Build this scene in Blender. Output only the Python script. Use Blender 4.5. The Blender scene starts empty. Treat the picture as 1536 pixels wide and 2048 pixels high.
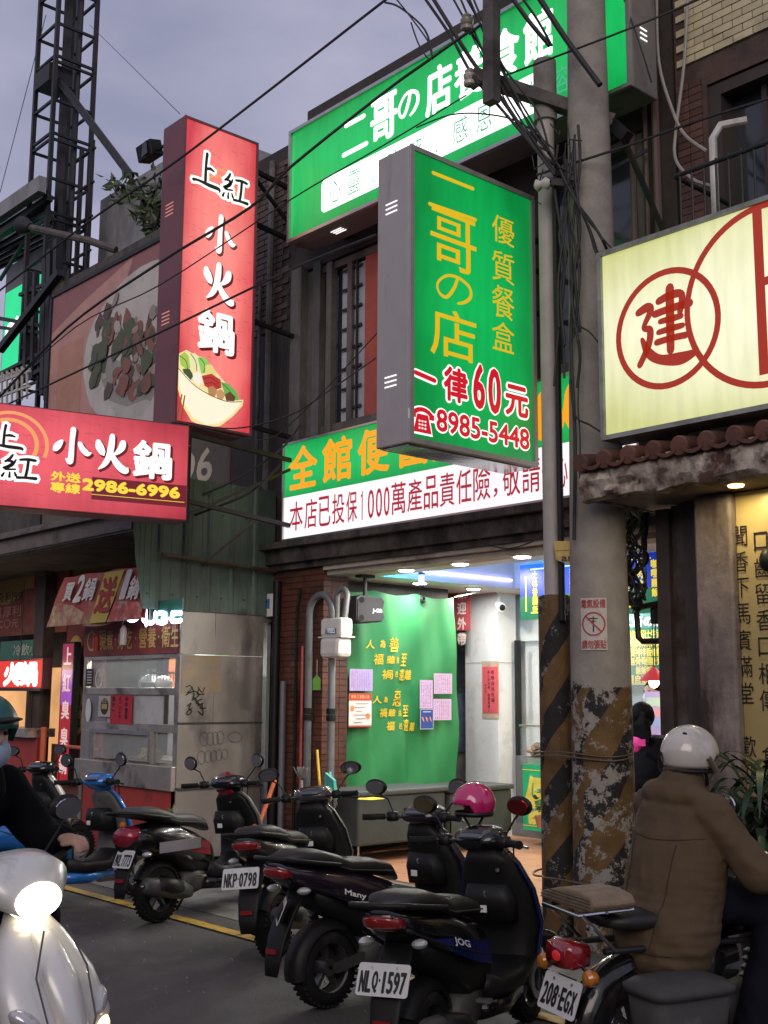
import bpy, bmesh, math, random
from mathutils import Vector, Matrix
random.seed(7)
C = bpy.context.scene.collection
SC = bpy.context.scene
R = math.radians
# ------------------------------------------------------------------ camera, sky, sun, exposure
FPX = 2339.; CH = 1.6
_a, _p, _r = R(41.84), R(8.863), R(.35)
V_ = Vector((-math.cos(_a)*math.cos(_p), math.sin(_a)*math.cos(_p), math.sin(_p)))
_rt = Vector((math.sin(_a), math.cos(_a), 0)); _up = _rt.cross(V_)
RT = _rt*math.cos(_r)+_up*math.sin(_r); UP = -_rt*math.sin(_r)+_up*math.cos(_r)
cd = bpy.data.cameras.new('camera'); cam = bpy.data.objects.new('camera', cd); C.objects.link(cam)
cd.sensor_width = 36; cd.sensor_fit = 'AUTO'; cd.lens = 36*FPX/2048; cd.clip_end = 800; cd.clip_start = .05
mw = Matrix((RT, UP, -V_)).transposed().to_4x4(); mw.translation = Vector((0, 0, CH)); cam.matrix_world = mw
SC.camera = cam
W = bpy.data.worlds.new("World"); SC.world = W; W.use_nodes = True
nt = W.node_tree; nd = nt.nodes; lk = nt.links
bg = nd['Background']; sky = nd.new('ShaderNodeTexSky'); sky.sky_type = 'NISHITA'; sky.sun_disc = False
sky.sun_elevation = R(20); sky.sun_rotation = R(142); sky.air_density = 1.2; sky.dust_density = 2
# overcast dusk cloud deck: noise stretched over the whole dome, mixed over the clear sky
tc = nd.new('ShaderNodeTexCoord'); mp = nd.new('ShaderNodeMapping'); mp.inputs['Scale'].default_value = (1.2, 1.2, 3.2)
nz = nd.new('ShaderNodeTexNoise'); nz.inputs['Scale'].default_value = 3.0; nz.inputs['Detail'].default_value = 6; nz.inputs['Distortion'].default_value = .4; nz.inputs['Roughness'].default_value = .5
cr = nd.new('ShaderNodeValToRGB'); cr.color_ramp.elements[0].position = .3; cr.color_ramp.elements[1].position = .72
cr.color_ramp.elements[0].color = (2.7, 2.75, 3.95, 1); cr.color_ramp.elements[1].color = (4.5, 4.35, 5.65, 1)
mx = nd.new('ShaderNodeMix'); mx.data_type = 'RGBA'; mx.inputs['Factor'].default_value = .93
lk.new(tc.outputs['Generated'], mp.inputs[0]); lk.new(mp.outputs[0], nz.inputs['Vector']); lk.new(nz.outputs[0], cr.inputs[0])
lk.new(sky.outputs[0], mx.inputs['A']); lk.new(cr.outputs[0], mx.inputs['B']); lk.new(mx.outputs['Result'], bg.inputs[0])
bg.inputs[1].default_value = .115
sl = bpy.data.lights.new('sun', 'SUN'); sl.energy = 1.15; sl.angle = R(40); sl.color = (1, .87, .76)
so = bpy.data.objects.new('sun', sl); C.objects.link(so); so.rotation_euler = (R(70), 0, R(38))
vs = SC.view_settings; vs.view_transform = 'Standard'; vs.look = 'None'; vs.exposure = 0; vs.gamma = 1
try: vs.use_curve_mapping = False
except Exception: pass
SC.render.engine = 'CYCLES'
cy = SC.cycles; cy.use_denoising = True; cy.max_bounces = 6; cy.diffuse_bounces = 3; cy.glossy_bounces = 3; cy.transmission_bounces = 4; cy.transparent_max_bounces = 8
cy.sample_clamp_indirect = 6; cy.caustics_reflective = False; cy.caustics_refractive = False

# ------------------------------------------------------------------ helpers
def P(px, py, X=None, Y=None, Z=None):
    """point of the given plane that is seen at photo pixel px,py (only used to take measurements off the photo)"""
    d = V_*FPX+RT*(px-768)+UP*(1024-py)
    t = X/d.x if X is not None else Y/d.y if Y is not None else (Z-CH)/d.z
    return Vector((0, 0, CH))+d*t

def srgb(h):
    if isinstance(h, str):
        h = h.lstrip('#'); c = [int(h[i:i+2], 16)/255 for i in (0, 2, 4)]
    else: c = h
    return tuple((x/12.92 if x <= .04045 else ((x+.055)/1.055)**2.4) for x in c)
_mats = {}
def M(key, col=(.5, .5, .5), rough=.6, metal=0, noise=.15, scale=8., bump=.1, dirt=None, dirt_amt=.5, dirt_scale=3., spec=.5,
      coat=0, streak=0, rnd=0, alpha=1, trans=0, bscale=None):
    if key in _mats: return _mats[key]
    m = bpy.data.materials.new(key); m.use_nodes = True; n = m.node_tree.nodes; l = m.node_tree.links
    b = n['Principled BSDF']; b.inputs['Roughness'].default_value = rough; b.inputs['Metallic'].default_value = metal
    b.inputs['Specular IOR Level'].default_value = spec; b.inputs['Coat Weight'].default_value = coat; b.inputs['Coat Roughness'].default_value = .06
    b.inputs['Transmission Weight'].default_value = trans; b.inputs['Alpha'].default_value = alpha
    t = n.new('ShaderNodeTexCoord'); g = n.new('ShaderNodeNewGeometry')
    pos = t.outputs['Object']
    nz = n.new('ShaderNodeTexNoise'); nz.inputs['Scale'].default_value = scale; nz.inputs['Detail'].default_value = 6; nz.inputs['Roughness'].default_value = .6
    l.new(pos, nz.inputs['Vector'])
    c0 = tuple(x*(1-noise) for x in col)+(1,); c1 = tuple(min(1, x*(1+noise)) for x in col)+(1,)
    rp = n.new('ShaderNodeValToRGB'); rp.color_ramp.elements[0].position = .3; rp.color_ramp.elements[1].position = .7
    rp.color_ramp.elements[0].color = c0; rp.color_ramp.elements[1].color = c1
    l.new(nz.outputs[0], rp.inputs[0]); out = rp.outputs[0]
    if rnd:
        oi = n.new('ShaderNodeObjectInfo'); hs = n.new('ShaderNodeHueSaturation'); mr = n.new('ShaderNodeMapRange')
        mr.inputs['To Min'].default_value = 1-rnd; mr.inputs['To Max'].default_value = 1+rnd
        l.new(oi.outputs['Random'], mr.inputs[0]); l.new(mr.outputs[0], hs.inputs['Value']); l.new(out, hs.inputs['Color']); out = hs.outputs[0]
    if dirt:
        d = n.new('ShaderNodeTexNoise'); d.inputs['Scale'].default_value = dirt_scale; d.inputs['Detail'].default_value = 8; d.inputs['Roughness'].default_value = .65
        if streak:
            mp = n.new('ShaderNodeMapping'); mp.inputs['Scale'].default_value = (1, 1, 1/streak); l.new(g.outputs['Position'], mp.inputs[0]); l.new(mp.outputs[0], d.inputs['Vector'])
        else: l.new(g.outputs['Position'], d.inputs['Vector'])
        r2 = n.new('ShaderNodeValToRGB'); r2.color_ramp.elements[0].position = .62-.3*dirt_amt; r2.color_ramp.elements[1].position = .8-.3*dirt_amt
        l.new(d.outputs[0], r2.inputs[0])
        m2 = n.new('ShaderNodeMix'); m2.data_type = 'RGBA'; l.new(r2.outputs[0], m2.inputs['Factor']); l.new(out, m2.inputs['A']); m2.inputs['B'].default_value = (*dirt, 1)
        out = m2.outputs['Result']
    l.new(out, b.inputs['Base Color'])
    r3 = n.new('ShaderNodeMapRange'); r3.inputs['To Min'].default_value = max(0, rough-.1); r3.inputs['To Max'].default_value = min(1, rough+.12)
    l.new(nz.outputs[0], r3.inputs[0]); l.new(r3.outputs[0], b.inputs['Roughness'])
    if bump:
        bn = n.new('ShaderNodeTexNoise'); bn.inputs['Scale'].default_value = bscale or scale*5; bn.inputs['Detail'].default_value = 4; l.new(pos, bn.inputs['Vector'])
        bp = n.new('ShaderNodeBump'); bp.inputs['Strength'].default_value = bump; bp.inputs['Distance'].default_value = .01
        l.new(bn.outputs[0], bp.inputs['Height']); l.new(bp.outputs[0], b.inputs['Normal'])
    _mats[key] = m; return m

def EM(key, col, strength=1., var=0., scale=1.5, gloss=True, col2=None, hot=None):
    """something that gives off light (a backlit sign face, a lamp); var = unevenness of the tubes behind the sheet"""
    if key in _mats: return _mats[key]
    m = bpy.data.materials.new(key); m.use_nodes = True; n = m.node_tree.nodes; l = m.node_tree.links
    b = n['Principled BSDF']; b.inputs['Base Color'].default_value = tuple(x*.35 for x in col)+(1,); b.inputs['Roughness'].default_value = .35
    b.inputs['Emission Color'].default_value = (*col, 1); b.inputs['Emission Strength'].default_value = strength
    if not gloss: b.inputs['Specular IOR Level'].default_value = 0
    if var:
        t = n.new('ShaderNodeTexCoord'); nz = n.new('ShaderNodeTexNoise'); nz.inputs['Scale'].default_value = scale; nz.inputs['Detail'].default_value = 2
        mr = n.new('ShaderNodeMapRange'); mr.inputs['From Min'].default_value = .3; mr.inputs['From Max'].default_value = .7
        mr.inputs['To Min'].default_value = strength*(1-var); mr.inputs['To Max'].default_value = strength*(1+var)
        l.new(t.outputs['Object'], nz.inputs['Vector']); l.new(nz.outputs[0], mr.inputs[0]); l.new(mr.outputs[0], b.inputs['Emission Strength'])
        if col2:
            mc = n.new('ShaderNodeMix'); mc.data_type = 'RGBA'; mr2 = n.new('ShaderNodeMapRange'); mr2.inputs['From Min'].default_value = .5; mr2.inputs['From Max'].default_value = .72
            l.new(nz.outputs[0], mr2.inputs[0]); l.new(mr2.outputs[0], mc.inputs['Factor']); mc.inputs['A'].default_value = (*col, 1); mc.inputs['B'].default_value = (*col2, 1)
            l.new(mc.outputs['Result'], b.inputs['Emission Color'])
    if hot:
        # tubes sit along the middle of the light box: (axis weights y, z, colour near the tubes, gain)
        t = n.new('ShaderNodeTexCoord'); sp = n.new('ShaderNodeSeparateXYZ'); l.new(t.outputs['Generated'], sp.inputs[0])
        nz = n.new('ShaderNodeTexNoise'); nz.inputs['Scale'].default_value = 2.3; nz.inputs['Detail'].default_value = 1; l.new(t.outputs['Object'], nz.inputs['Vector'])
        acc = None
        for ax, wgt in zip('XYZ', hot[0]):
            if not wgt: continue
            s1_ = n.new('ShaderNodeMath'); s1_.operation = 'SUBTRACT'; l.new(sp.outputs[ax], s1_.inputs[0]); s1_.inputs[1].default_value = .5
            s2_ = n.new('ShaderNodeMath'); s2_.operation = 'ABSOLUTE'; l.new(s1_.outputs[0], s2_.inputs[0]); s3_ = n.new('ShaderNodeMath'); s3_.operation = 'POWER'; l.new(s2_.outputs[0], s3_.inputs[0]); s3_.inputs[1].default_value = 2
            s4_ = n.new('ShaderNodeMath'); s4_.operation = 'MULTIPLY_ADD'; l.new(s3_.outputs[0], s4_.inputs[0]); s4_.inputs[1].default_value = wgt
            if acc: l.new(acc, s4_.inputs[2])
            else: s4_.inputs[2].default_value = 0
            acc = s4_.outputs[0]
        s5_ = n.new('ShaderNodeMath'); s5_.operation = 'MULTIPLY_ADD'; l.new(nz.outputs[0], s5_.inputs[0]); s5_.inputs[1].default_value = -.6; s5_.inputs[2].default_value = 1.25
        s6_ = n.new('ShaderNodeMath'); s6_.operation = 'SUBTRACT'; s6_.use_clamp = True; l.new(s5_.outputs[0], s6_.inputs[0]); l.new(acc, s6_.inputs[1])
        mc = n.new('ShaderNodeMix'); mc.data_type = 'RGBA'; l.new(s6_.outputs[0], mc.inputs['Factor']); mc.inputs['A'].default_value = (*col, 1); mc.inputs['B'].default_value = (*hot[1], 1); l.new(mc.outputs['Result'], b.inputs['Emission Color'])
        # grime on the sheet: rain streaks and specks
        mpn = n.new('ShaderNodeMapping'); mpn.inputs['Scale'].default_value = (7, 7, .9); l.new(t.outputs['Object'], mpn.inputs[0]); g1 = n.new('ShaderNodeTexNoise'); g1.inputs['Scale'].default_value = 2.5; g1.inputs['Detail'].default_value = 6; l.new(mpn.outputs[0], g1.inputs['Vector'])
        g2 = n.new('ShaderNodeMapRange'); g2.inputs['From Min'].default_value = .3; g2.inputs['From Max'].default_value = .6; g2.inputs['To Min'].default_value = strength*.9; g2.inputs['To Max'].default_value = strength*1.03; l.new(g1.outputs[0], g2.inputs[0]); l.new(g2.outputs[0], b.inputs['Emission Strength'])
    _mats[key] = m; return m

class MB:
    def __init__(s): s.v = []; s.f = []
    def add(s, vs, fs):
        o = len(s.v); s.v += [Vector(v) for v in vs]; s.f += [tuple(i+o for i in f) for f in fs]; return s
    def box(s, a, b):
        (x0, y0, z0), (x1, y1, z1) = a, b
        if x0 > x1: x0, x1 = x1, x0
        if y0 > y1: y0, y1 = y1, y0
        if z0 > z1: z0, z1 = z1, z0
        return s.add([(x0, y0, z0), (x1, y0, z0), (x1, y1, z0), (x0, y1, z0), (x0, y0, z1), (x1, y0, z1), (x1, y1, z1), (x0, y1, z1)],
                     [(0, 3, 2, 1), (4, 5, 6, 7), (0, 1, 5, 4), (1, 2, 6, 5), (2, 3, 7, 6), (3, 0, 4, 7)])
    def ob(s, c, u, v, w):
        """oriented box: centre and three half-extent vectors"""
        c, u, v, w = map(Vector, (c, u, v, w))
        return s.add([c+u*i+v*j+w*k for k in (-1, 1) for (i, j) in ((-1, -1), (1, -1), (1, 1), (-1, 1))],
                     [(0, 3, 2, 1), (4, 5, 6, 7), (0, 1, 5, 4), (1, 2, 6, 5), (2, 3, 7, 6), (3, 0, 4, 7)])
    def bar(s, p, q, w, h=None):
        p, q = Vector(p), Vector(q); h = h or w; d = q-p; z = Vector((0, 0, 1)) if abs(d.normalized().z) < .95 else Vector((0, 1, 0))
        x = d.cross(z).normalized()*w/2; y = x.cross(d).normalized()*h/2
        return s.ob((p+q)/2, x, y, d/2)
    def tube(s, pts, r, n=8, cap=True):
        pts = [Vector(p) for p in pts]; k = len(pts); rs = r if isinstance(r, (list, tuple)) else [r]*k
        t0 = (pts[1]-pts[0]).normalized(); a = t0.orthogonal().normalized(); o = len(s.v)
        for i, p in enumerate(pts):
            t = (pts[min(i+1, k-1)]-pts[max(i-1, 0)])
            if t.length < 1e-9: t = t0
            t.normalize(); a = (a-t*a.dot(t)).normalized(); b = t.cross(a)
            for j in range(n):
                an = 2*math.pi*j/n; s.v.append(p+(a*math.cos(an)+b*math.sin(an))*rs[i])
        for i in range(k-1):
            for j in range(n):
                j2 = (j+1) % n; s.f.append((o+i*n+j, o+i*n+j2, o+(i+1)*n+j2, o+(i+1)*n+j))
        if cap:
            s.f.append(tuple(o+j for j in reversed(range(n)))); s.f.append(tuple(o+(k-1)*n+j for j in range(n)))
        return s
    def lathe(s, c, axis, prof, n=24):
        """prof = [(dist along axis, radius)]"""
        ax = Vector(axis).normalized(); a = ax.orthogonal().normalized(); b = ax.cross(a); c = Vector(c); o = len(s.v)
        for (h, r) in prof:
            for j in range(n):
                an = 2*math.pi*j/n; s.v.append(c+ax*h+(a*math.cos(an)+b*math.sin(an))*max(r, 1e-4))
        for i in range(len(prof)-1):
            for j in range(n):
                j2 = (j+1) % n; s.f.append((o+i*n+j, o+i*n+j2, o+(i+1)*n+j2, o+(i+1)*n+j))
        return s
    def ell(s, c, r, n=14, rot=None, top=None):
        c = Vector(c); o = len(s.v); m = n//2
        rows = []
        for i in range(m+1):
            th = math.pi*i/m
            for j in range(n):
                ph = 2*math.pi*j/n
                v = Vector((math.sin(th)*math.cos(ph)*r[0], math.sin(th)*math.sin(ph)*r[1], math.cos(th)*r[2]))
                if rot: v = rot @ v
                s.v.append(c+v)
        for i in range(m):
            for j in range(n):
                j2 = (j+1) % n; s.f.append((o+i*n+j, o+(i+1)*n+j, o+(i+1)*n+j2, o+i*n+j2))
        return s
    def loft(s, secs, n=20, e=2.6, cap=True):
        """secs = (x, y, z, half width, half height, tilt deg); ring spans X and a vector tilted from Z towards -Y"""
        o = len(s.v)
        for q in secs:
            x, y, z, hw, hh, an = q[:6]; ee = q[6] if len(q) > 6 else e
            w = Vector((0, -math.sin(R(an)), math.cos(R(an))))
            for j in range(n):
                t = 2*math.pi*j/n; ct, st = math.cos(t), math.sin(t)
                s.v.append(Vector((x, y, z))+Vector((1, 0, 0))*hw*math.copysign(abs(ct)**(2/ee), ct)+w*hh*math.copysign(abs(st)**(2/ee), st))
        k = len(secs)
        for i in range(k-1):
            for j in range(n):
                j2 = (j+1) % n; s.f.append((o+i*n+j, o+i*n+j2, o+(i+1)*n+j2, o+(i+1)*n+j))
        if cap:
            s.f.append(tuple(o+j for j in reversed(range(n)))); s.f.append(tuple(o+(k-1)*n+j for j in range(n)))
        return s
    def prism(s, pts, d):
        """closed outline of 3d points pushed along vector d"""
        pts = [Vector(p) for p in pts]; d = Vector(d); n = len(pts)
        return s.add(pts+[p+d for p in pts], [tuple(range(n))]+[tuple(range(2*n-1, n-1, -1))]+[(i, i+n, (i+1) % n+n, (i+1) % n) for i in range(n)])
    def quad(s, *p): return s.add(p, [tuple(range(len(p)))])
    def mesh(s, name, mat, off=None, smooth=False):
        me = bpy.data.meshes.new(name); off = Vector(off or (0, 0, 0))
        me.from_pydata([tuple(v-off) for v in s.v], [], s.f); me.update()
        bm = bmesh.new(); bm.from_mesh(me); bmesh.ops.recalc_face_normals(bm, faces=bm.faces); bm.to_mesh(me); bm.free()
        if mat: me.materials.append(mat)
        if smooth:
            me.polygons.foreach_set('use_smooth', [True]*len(me.polygons))
            if smooth != 'full': 
                try: me.set_sharp_from_angle(angle=R(38))
                except Exception: pass
        return me

def tagp(o, label, cat, group=None, kind=None):
    if label: o['label'] = label
    if cat: o['category'] = cat
    if group: o['group'] = group
    if kind: o['kind'] = kind
SPLIT = {'bracket', 'printed_mushroom', 'printed_meat', 'printed_lettuce', 'printed_cabbage', 'printed_greens', 'printed_tofu', 'printed_band', 'rail', 'picket', 'arm_brace', 'red_pipe', 'drainpipe', 'gutter_pipe', 'window_reveal', 'channel', 'vent_slots', 'strut', 'bar', 'coupling', 'plate_bolt', 'foot_peg', 'gauge', 'panel_bracket', 'fruit', 'fish', 'side_post', 'window_grille', 'yellow_circle', 'sheet_rail', 'post', 'inner_shelf', 'balcony_rail', 'window_post', 'column_joint', 'beam'}
def islands(mb):
    par = list(range(len(mb.v)))
    def f(i):
        while par[i] != i: par[i] = par[par[i]]; i = par[i]
        return i
    for fc in mb.f:
        r = f(fc[0])
        for i in fc[1:]: par[f(i)] = r
    gr = {}
    for fc in mb.f: gr.setdefault(f(fc[0]), []).append(fc)
    out = []
    for fs in gr.values():
        ids = sorted({i for fc in fs for i in fc}); mp = {j: k for k, j in enumerate(ids)}; m = MB(); m.v = [mb.v[i] for i in ids]; m.f = [tuple(mp[i] for i in fc) for fc in fs]; out.append(m)
    return out
class T:
    def __init__(s, name, label, cat, loc=(0, 0, 0), group=None, local=False, rot=None, kind=None):
        s.o = bpy.data.objects.new(name, None); C.objects.link(s.o); s.o.location = loc; s.loc = Vector(loc); s.local = local
        s.o.empty_display_size = .1
        if rot: s.o.rotation_euler = rot
        tagp(s.o, label, cat, group, kind)
    def part(s, name, mb, mat, parent=None, smooth=False, label=None, kind=None, bevel=0):
        if name in SPLIT and isinstance(mb, MB):
            isl = islands(mb)
            if 1 < len(isl) <= 40:
                r = [s._part(name, m, mat, parent, smooth, label, kind, bevel) for m in isl]; return r[0]
        return s._part(name, mb, mat, parent, smooth, label, kind, bevel)
    def _part(s, name, mb, mat, parent=None, smooth=False, label=None, kind=None, bevel=0):
        me = mb if isinstance(mb, bpy.types.Mesh) else mb.mesh(name, mat, None if s.local else s.loc, smooth)
        o = bpy.data.objects.new(name, me); C.objects.link(o); o.parent = parent or s.o
        if label: o['label'] = label
        if kind: o['kind'] = kind
        if bevel: bev(o, bevel)
        return o
    def piece(s, name, me, pos, parent=None, rz=0, rot=None, scale=None):
        o = bpy.data.objects.new(name, me); C.objects.link(o); o.parent = parent or s.o; o.location = Vector(pos)-(Vector() if s.local else s.loc)
        if rz: o.rotation_euler.z = rz
        if rot: o.rotation_euler = rot
        if scale: o.scale = scale
        return o
def bev(o, w, seg=2):
    m = o.modifiers.new('b', 'BEVEL'); m.width = w; m.segments = seg; m.limit_method = 'ANGLE'; m.angle_limit = R(40)
def solo(name, label, cat, mb, mat, base, group=None, kind=None, smooth=False, bevel=0):
    me = mb.mesh(name, mat, base, smooth); o = bpy.data.objects.new(name, me); C.objects.link(o); o.location = base
    tagp(o, label, cat, group, kind)
    if bevel: bev(o, bevel)
    return o
def struct(name, mb, mat, smooth=False, bevel=0): return solo(name, None, None, mb, mat, (0, 0, 0), kind='structure', smooth=smooth, bevel=bevel)

# flat lettering ------------------------------------------------------
_tc = {}
def glyphs(sx, res=3):
    if sx in _tc: return _tc[sx]
    c = bpy.data.curves.new('t', 'FONT'); c.body = sx; c.resolution_u = res; c.fill_mode = 'FRONT'
    o = bpy.data.objects.new('t', c); C.objects.link(o); dg = bpy.context.evaluated_depsgraph_get(); dg.update()
    m = bpy.data.meshes.new_from_object(o.evaluated_get(dg)); vs = [(v.co.x, v.co.y) for v in m.vertices]; fs = [tuple(p.vertices) for p in m.polygons]
    bpy.data.objects.remove(o); bpy.data.meshes.remove(m)
    _tc[sx] = (vs, fs); return vs, fs
class Face:
    """a flat face in the world: origin, unit u (to the right as read), unit v (up), normal towards the reader"""
    def __init__(s, o, u, v=(0, 0, 1)):
        s.o = Vector(o); s.u = Vector(u).normalized(); s.v = Vector(v).normalized(); s.n = s.u.cross(s.v)
    def uv(s, px, py):
        d = V_*FPX+RT*(px-768)+UP*(1024-py); c = Vector((0, 0, CH)); t = (s.o-c).dot(s.n)/d.dot(s.n); q = c+d*t-s.o
        return q.dot(s.u), q.dot(s.v)
    def at(s, a, b, h=0): return s.o+s.u*a+s.v*b+s.n*h
    def poly(s, mb, pts, h): mb.add([s.at(a, b, h) for a, b in pts], [tuple(range(len(pts)))]); return mb
    def rect(s, mb, a0, b0, a1, b1, h): return s.poly(mb, [(a0, b0), (a1, b0), (a1, b1), (a0, b1)], h)
    def slab(s, mb, a0, b0, a1, b1, h0, h1):
        return mb.ob(s.at((a0+a1)/2, (b0+b1)/2, (h0+h1)/2), s.u*(a1-a0)/2, s.v*(b1-b0)/2, s.n*(h1-h0)/2)
    def text(s, mb, tx, a0, b0, a1, b1, h, bold=0, shear=0, dirs=8):
        """string fitted into the box a0..a1 x b0..b1; bold thickens the strokes by that many metres"""
        vs, fs = glyphs(tx)
        if not vs: return mb
        xs = [v[0] for v in vs]; ys = [v[1] for v in vs]; x0, x1, y0, y1 = min(xs), max(xs), min(ys), max(ys)
        kx = (a1-a0)/max(x1-x0, 1e-6); ky = (b1-b0)/max(y1-y0, 1e-6)
        sh = [(0, 0)]
        if bold: sh += [(bold*math.cos(2*math.pi*k/dirs), bold*math.sin(2*math.pi*k/dirs)) for k in range(dirs)]
        for k, (dx, dy) in enumerate(sh):
            mb.add([s.at(a0+(x-x0)*kx+dx+shear*(y-y0)*ky, b0+(y-y0)*ky+dy, h+k*.0002) for x, y in vs], fs)
        return mb
    def ptext(s, mb, tx, p0, p1, h, bold=0, shear=0, dirs=8):
        """box given by two opposite photo pixels (top left, bottom right)"""
        a0, b1 = s.uv(*p0); a1, b0 = s.uv(*p1); return s.text(mb, tx, a0, b0, a1, b1, h, bold, shear, dirs)
    def vtext(s, mb, tx, ca, top, size, step, h, bold=0, sx=1., dirs=6):
        """vertical column of characters"""
        for i, ch in enumerate(tx):
            if ch == ' ': continue
            y = top-i*step
            vs, fs = glyphs(ch); xs = [v[0] for v in vs]; ys = [v[1] for v in vs]; w = size*sx*min(1, (max(xs)-min(xs))/.88+.05); hh = size*min(1, (max(ys)-min(ys))/.9+.02)
            cy_ = y-size/2
            s.text(mb, ch, ca-w/2, cy_-hh/2, ca+w/2, cy_+hh/2, h, bold, dirs=dirs)
        return mb
    def stroke(s, mb, pts, h, grow=0, off=(0, 0), k=6):
        """brush stroke through (a, b, half width)"""
        q = []
        n = len(pts)
        for i in range(n-1):
            p0 = pts[max(i-1, 0)]; p1 = pts[i]; p2 = pts[i+1]; p3 = pts[min(i+2, n-1)]
            for j in range(k):
                t = j/k
                q.append([.5*((2*b)+(-a+c)*t+(2*a-5*b+4*c-d)*t*t+(-a+3*b-3*c+d)*t**3) for a, b, c, d in zip(p0, p1, p2, p3)])
        q.append(list(pts[-1])); o = len(mb.v)
        for i, (a, b, w) in enumerate(q):
            a2, b2 = q[min(i+1, len(q)-1)][:2]; a1, b1 = q[max(i-1, 0)][:2]; dx, dy = a2-a1, b2-b1; L = math.hypot(dx, dy) or 1; w = max(w, .0005)+grow
            ca, cb = a+off[0], b+off[1]
            if i == 0 and grow: ca -= dx/L*grow; cb -= dy/L*grow
            if i == len(q)-1 and grow: ca += dx/L*grow; cb += dy/L*grow
            mb.v.append(s.at(ca-dy/L*w, cb+dx/L*w, h)); mb.v.append(s.at(ca+dy/L*w, cb-dx/L*w, h))
        for i in range(len(q)-1): mb.f.append((o+2*i, o+2*i+1, o+2*i+3, o+2*i+2))
        a, b, w = q[0]; s.disc(mb, a+off[0], b+off[1], max(w, .0005)*.95+grow, h+.0002, 10)
        a, b, w = q[-1]; s.disc(mb, a+off[0], b+off[1], max(w, .0005)*.95+grow, h+.0002, 10)
        return mb
    def disc(s, mb, a, b, r, h, n=24, r2=None):
        return s.poly(mb, [(a+r*math.cos(2*math.pi*i/n), b+(r2 or r)*math.sin(2*math.pi*i/n)) for i in range(n)], h)
    def ring(s, mb, a, b, r0, r1, h, n=48, t0=0, t1=360, asp=1):
        o = len(mb.v)
        for i in range(n+1):
            t = R(t0+(t1-t0)*i/n)
            for r in (r0, r1): mb.v.append(s.at(a+r*math.cos(t), b+r*math.sin(t)*asp, h))
        for i in range(n): mb.f.append((o+2*i, o+2*i+1, o+2*i+3, o+2*i+2))
        return mb
# brush characters on a unit box (0..1, y up), strokes of (x, y, half width)
BR = {
 '小': [[(.52, .98, .05), (.50, .6, .045), (.49, .2, .05), (.46, .06, .05), (.36, .14, .01)], [(.24, .62, .03), (.16, .5, .06), (.08, .38, .05), (.05, .36, .02)], [(.7, .6, .04), (.78, .45, .05), (.9, .34, .05), (.99, .36, .015)]],
 '火': [[(.12, .78, .05), (.16, .66, .075), (.25, .5, .06), (.29, .44, .02)], [(.84, .82, .06), (.8, .68, .065), (.68, .54, .04), (.58, .48, .02)], [(.52, .98, .05), (.5, .7, .06), (.44, .4, .055), (.32, .18, .045), (.16, .04, .012)], [(.5, .55, .03), (.6, .34, .055), (.78, .14, .07), (.95, .06, .06), (1., .14, .015)]],
 '上': [[(.5, 1, .05), (.47, .7, .045), (.46, .3, .05), (.46, .18, .045)], [(.48, .56, .035), (.64, .6, .05), (.78, .56, .03)], [(.0, .14, .05), (.2, .16, .04), (.6, .12, .06), (.98, .1, .055), (1.02, .02, .02)]],
 '紅': [[(.3, 1, .04), (.22, .84, .05), (.1, .72, .04)], [(.14, .74, .03), (.3, .74, .045), (.24, .6, .04), (.06, .46, .04)], [(.4, .82, .03), (.3, .6, .05), (.1, .42, .04), (.4, .44, .03)], [(.08, .26, .03), (.03, .14, .05)], [(.24, .3, .03), (.24, .12, .045)], [(.38, .32, .03), (.42, .2, .05)], [(.52, .84, .04), (.74, .88, .05), (.96, .86, .05)], [(.76, .86, .05), (.74, .5, .05), (.7, .18, .05)], [(.46, .12, .05), (.7, .14, .045), (1.0, .14, .06)]],
 '建': [[(.42, .86, .04), (.66, .9, .045), (.86, .86, .04), (.82, .64, .035)], [(.34, .7, .04), (.66, .72, .04), (1.0, .72, .045)], [(.44, .58, .03), (.66, .58, .035), (.84, .58, .03)], [(.4, .44, .03), (.64, .45, .035), (.86, .45, .03)], [(.36, .31, .035), (.64, .32, .035), (.92, .31, .035)], [(.64, 1.0, .05), (.63, .6, .05), (.62, .16, .045)],
        [(.02, .78, .04), (.2, .82, .05), (.26, .76, .04), (.12, .56, .03), (.24, .5, .04), (.2, .3, .04), (.02, .06, .035)], [(.08, .4, .025), (.2, .2, .05), (.42, .07, .05), (.8, .02, .065), (1.1, .06, .03)]],
 'の': [[(.6, .86, .05), (.5, .5, .055), (.3, .14, .05), (.1, .2, .04), (.06, .5, .04), (.3, .82, .04), (.62, .88, .045), (.92, .7, .05), (.96, .4, .055), (.8, .16, .05), (.6, .04, .03)]],
}
def brush(F, mb, ch, a0, b0, a1, b1, h, grow=0, off=(0, 0), fat=1.0, shear=0):
    for st in BR[ch]:
        sc = (a1-a0+b1-b0)/2
        F.stroke(mb, [(a0+x*(a1-a0)+shear*y*(b1-b0), b0+y*(b1-b0), w*sc*fat) for x, y, w in st], h, grow, off)
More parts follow.
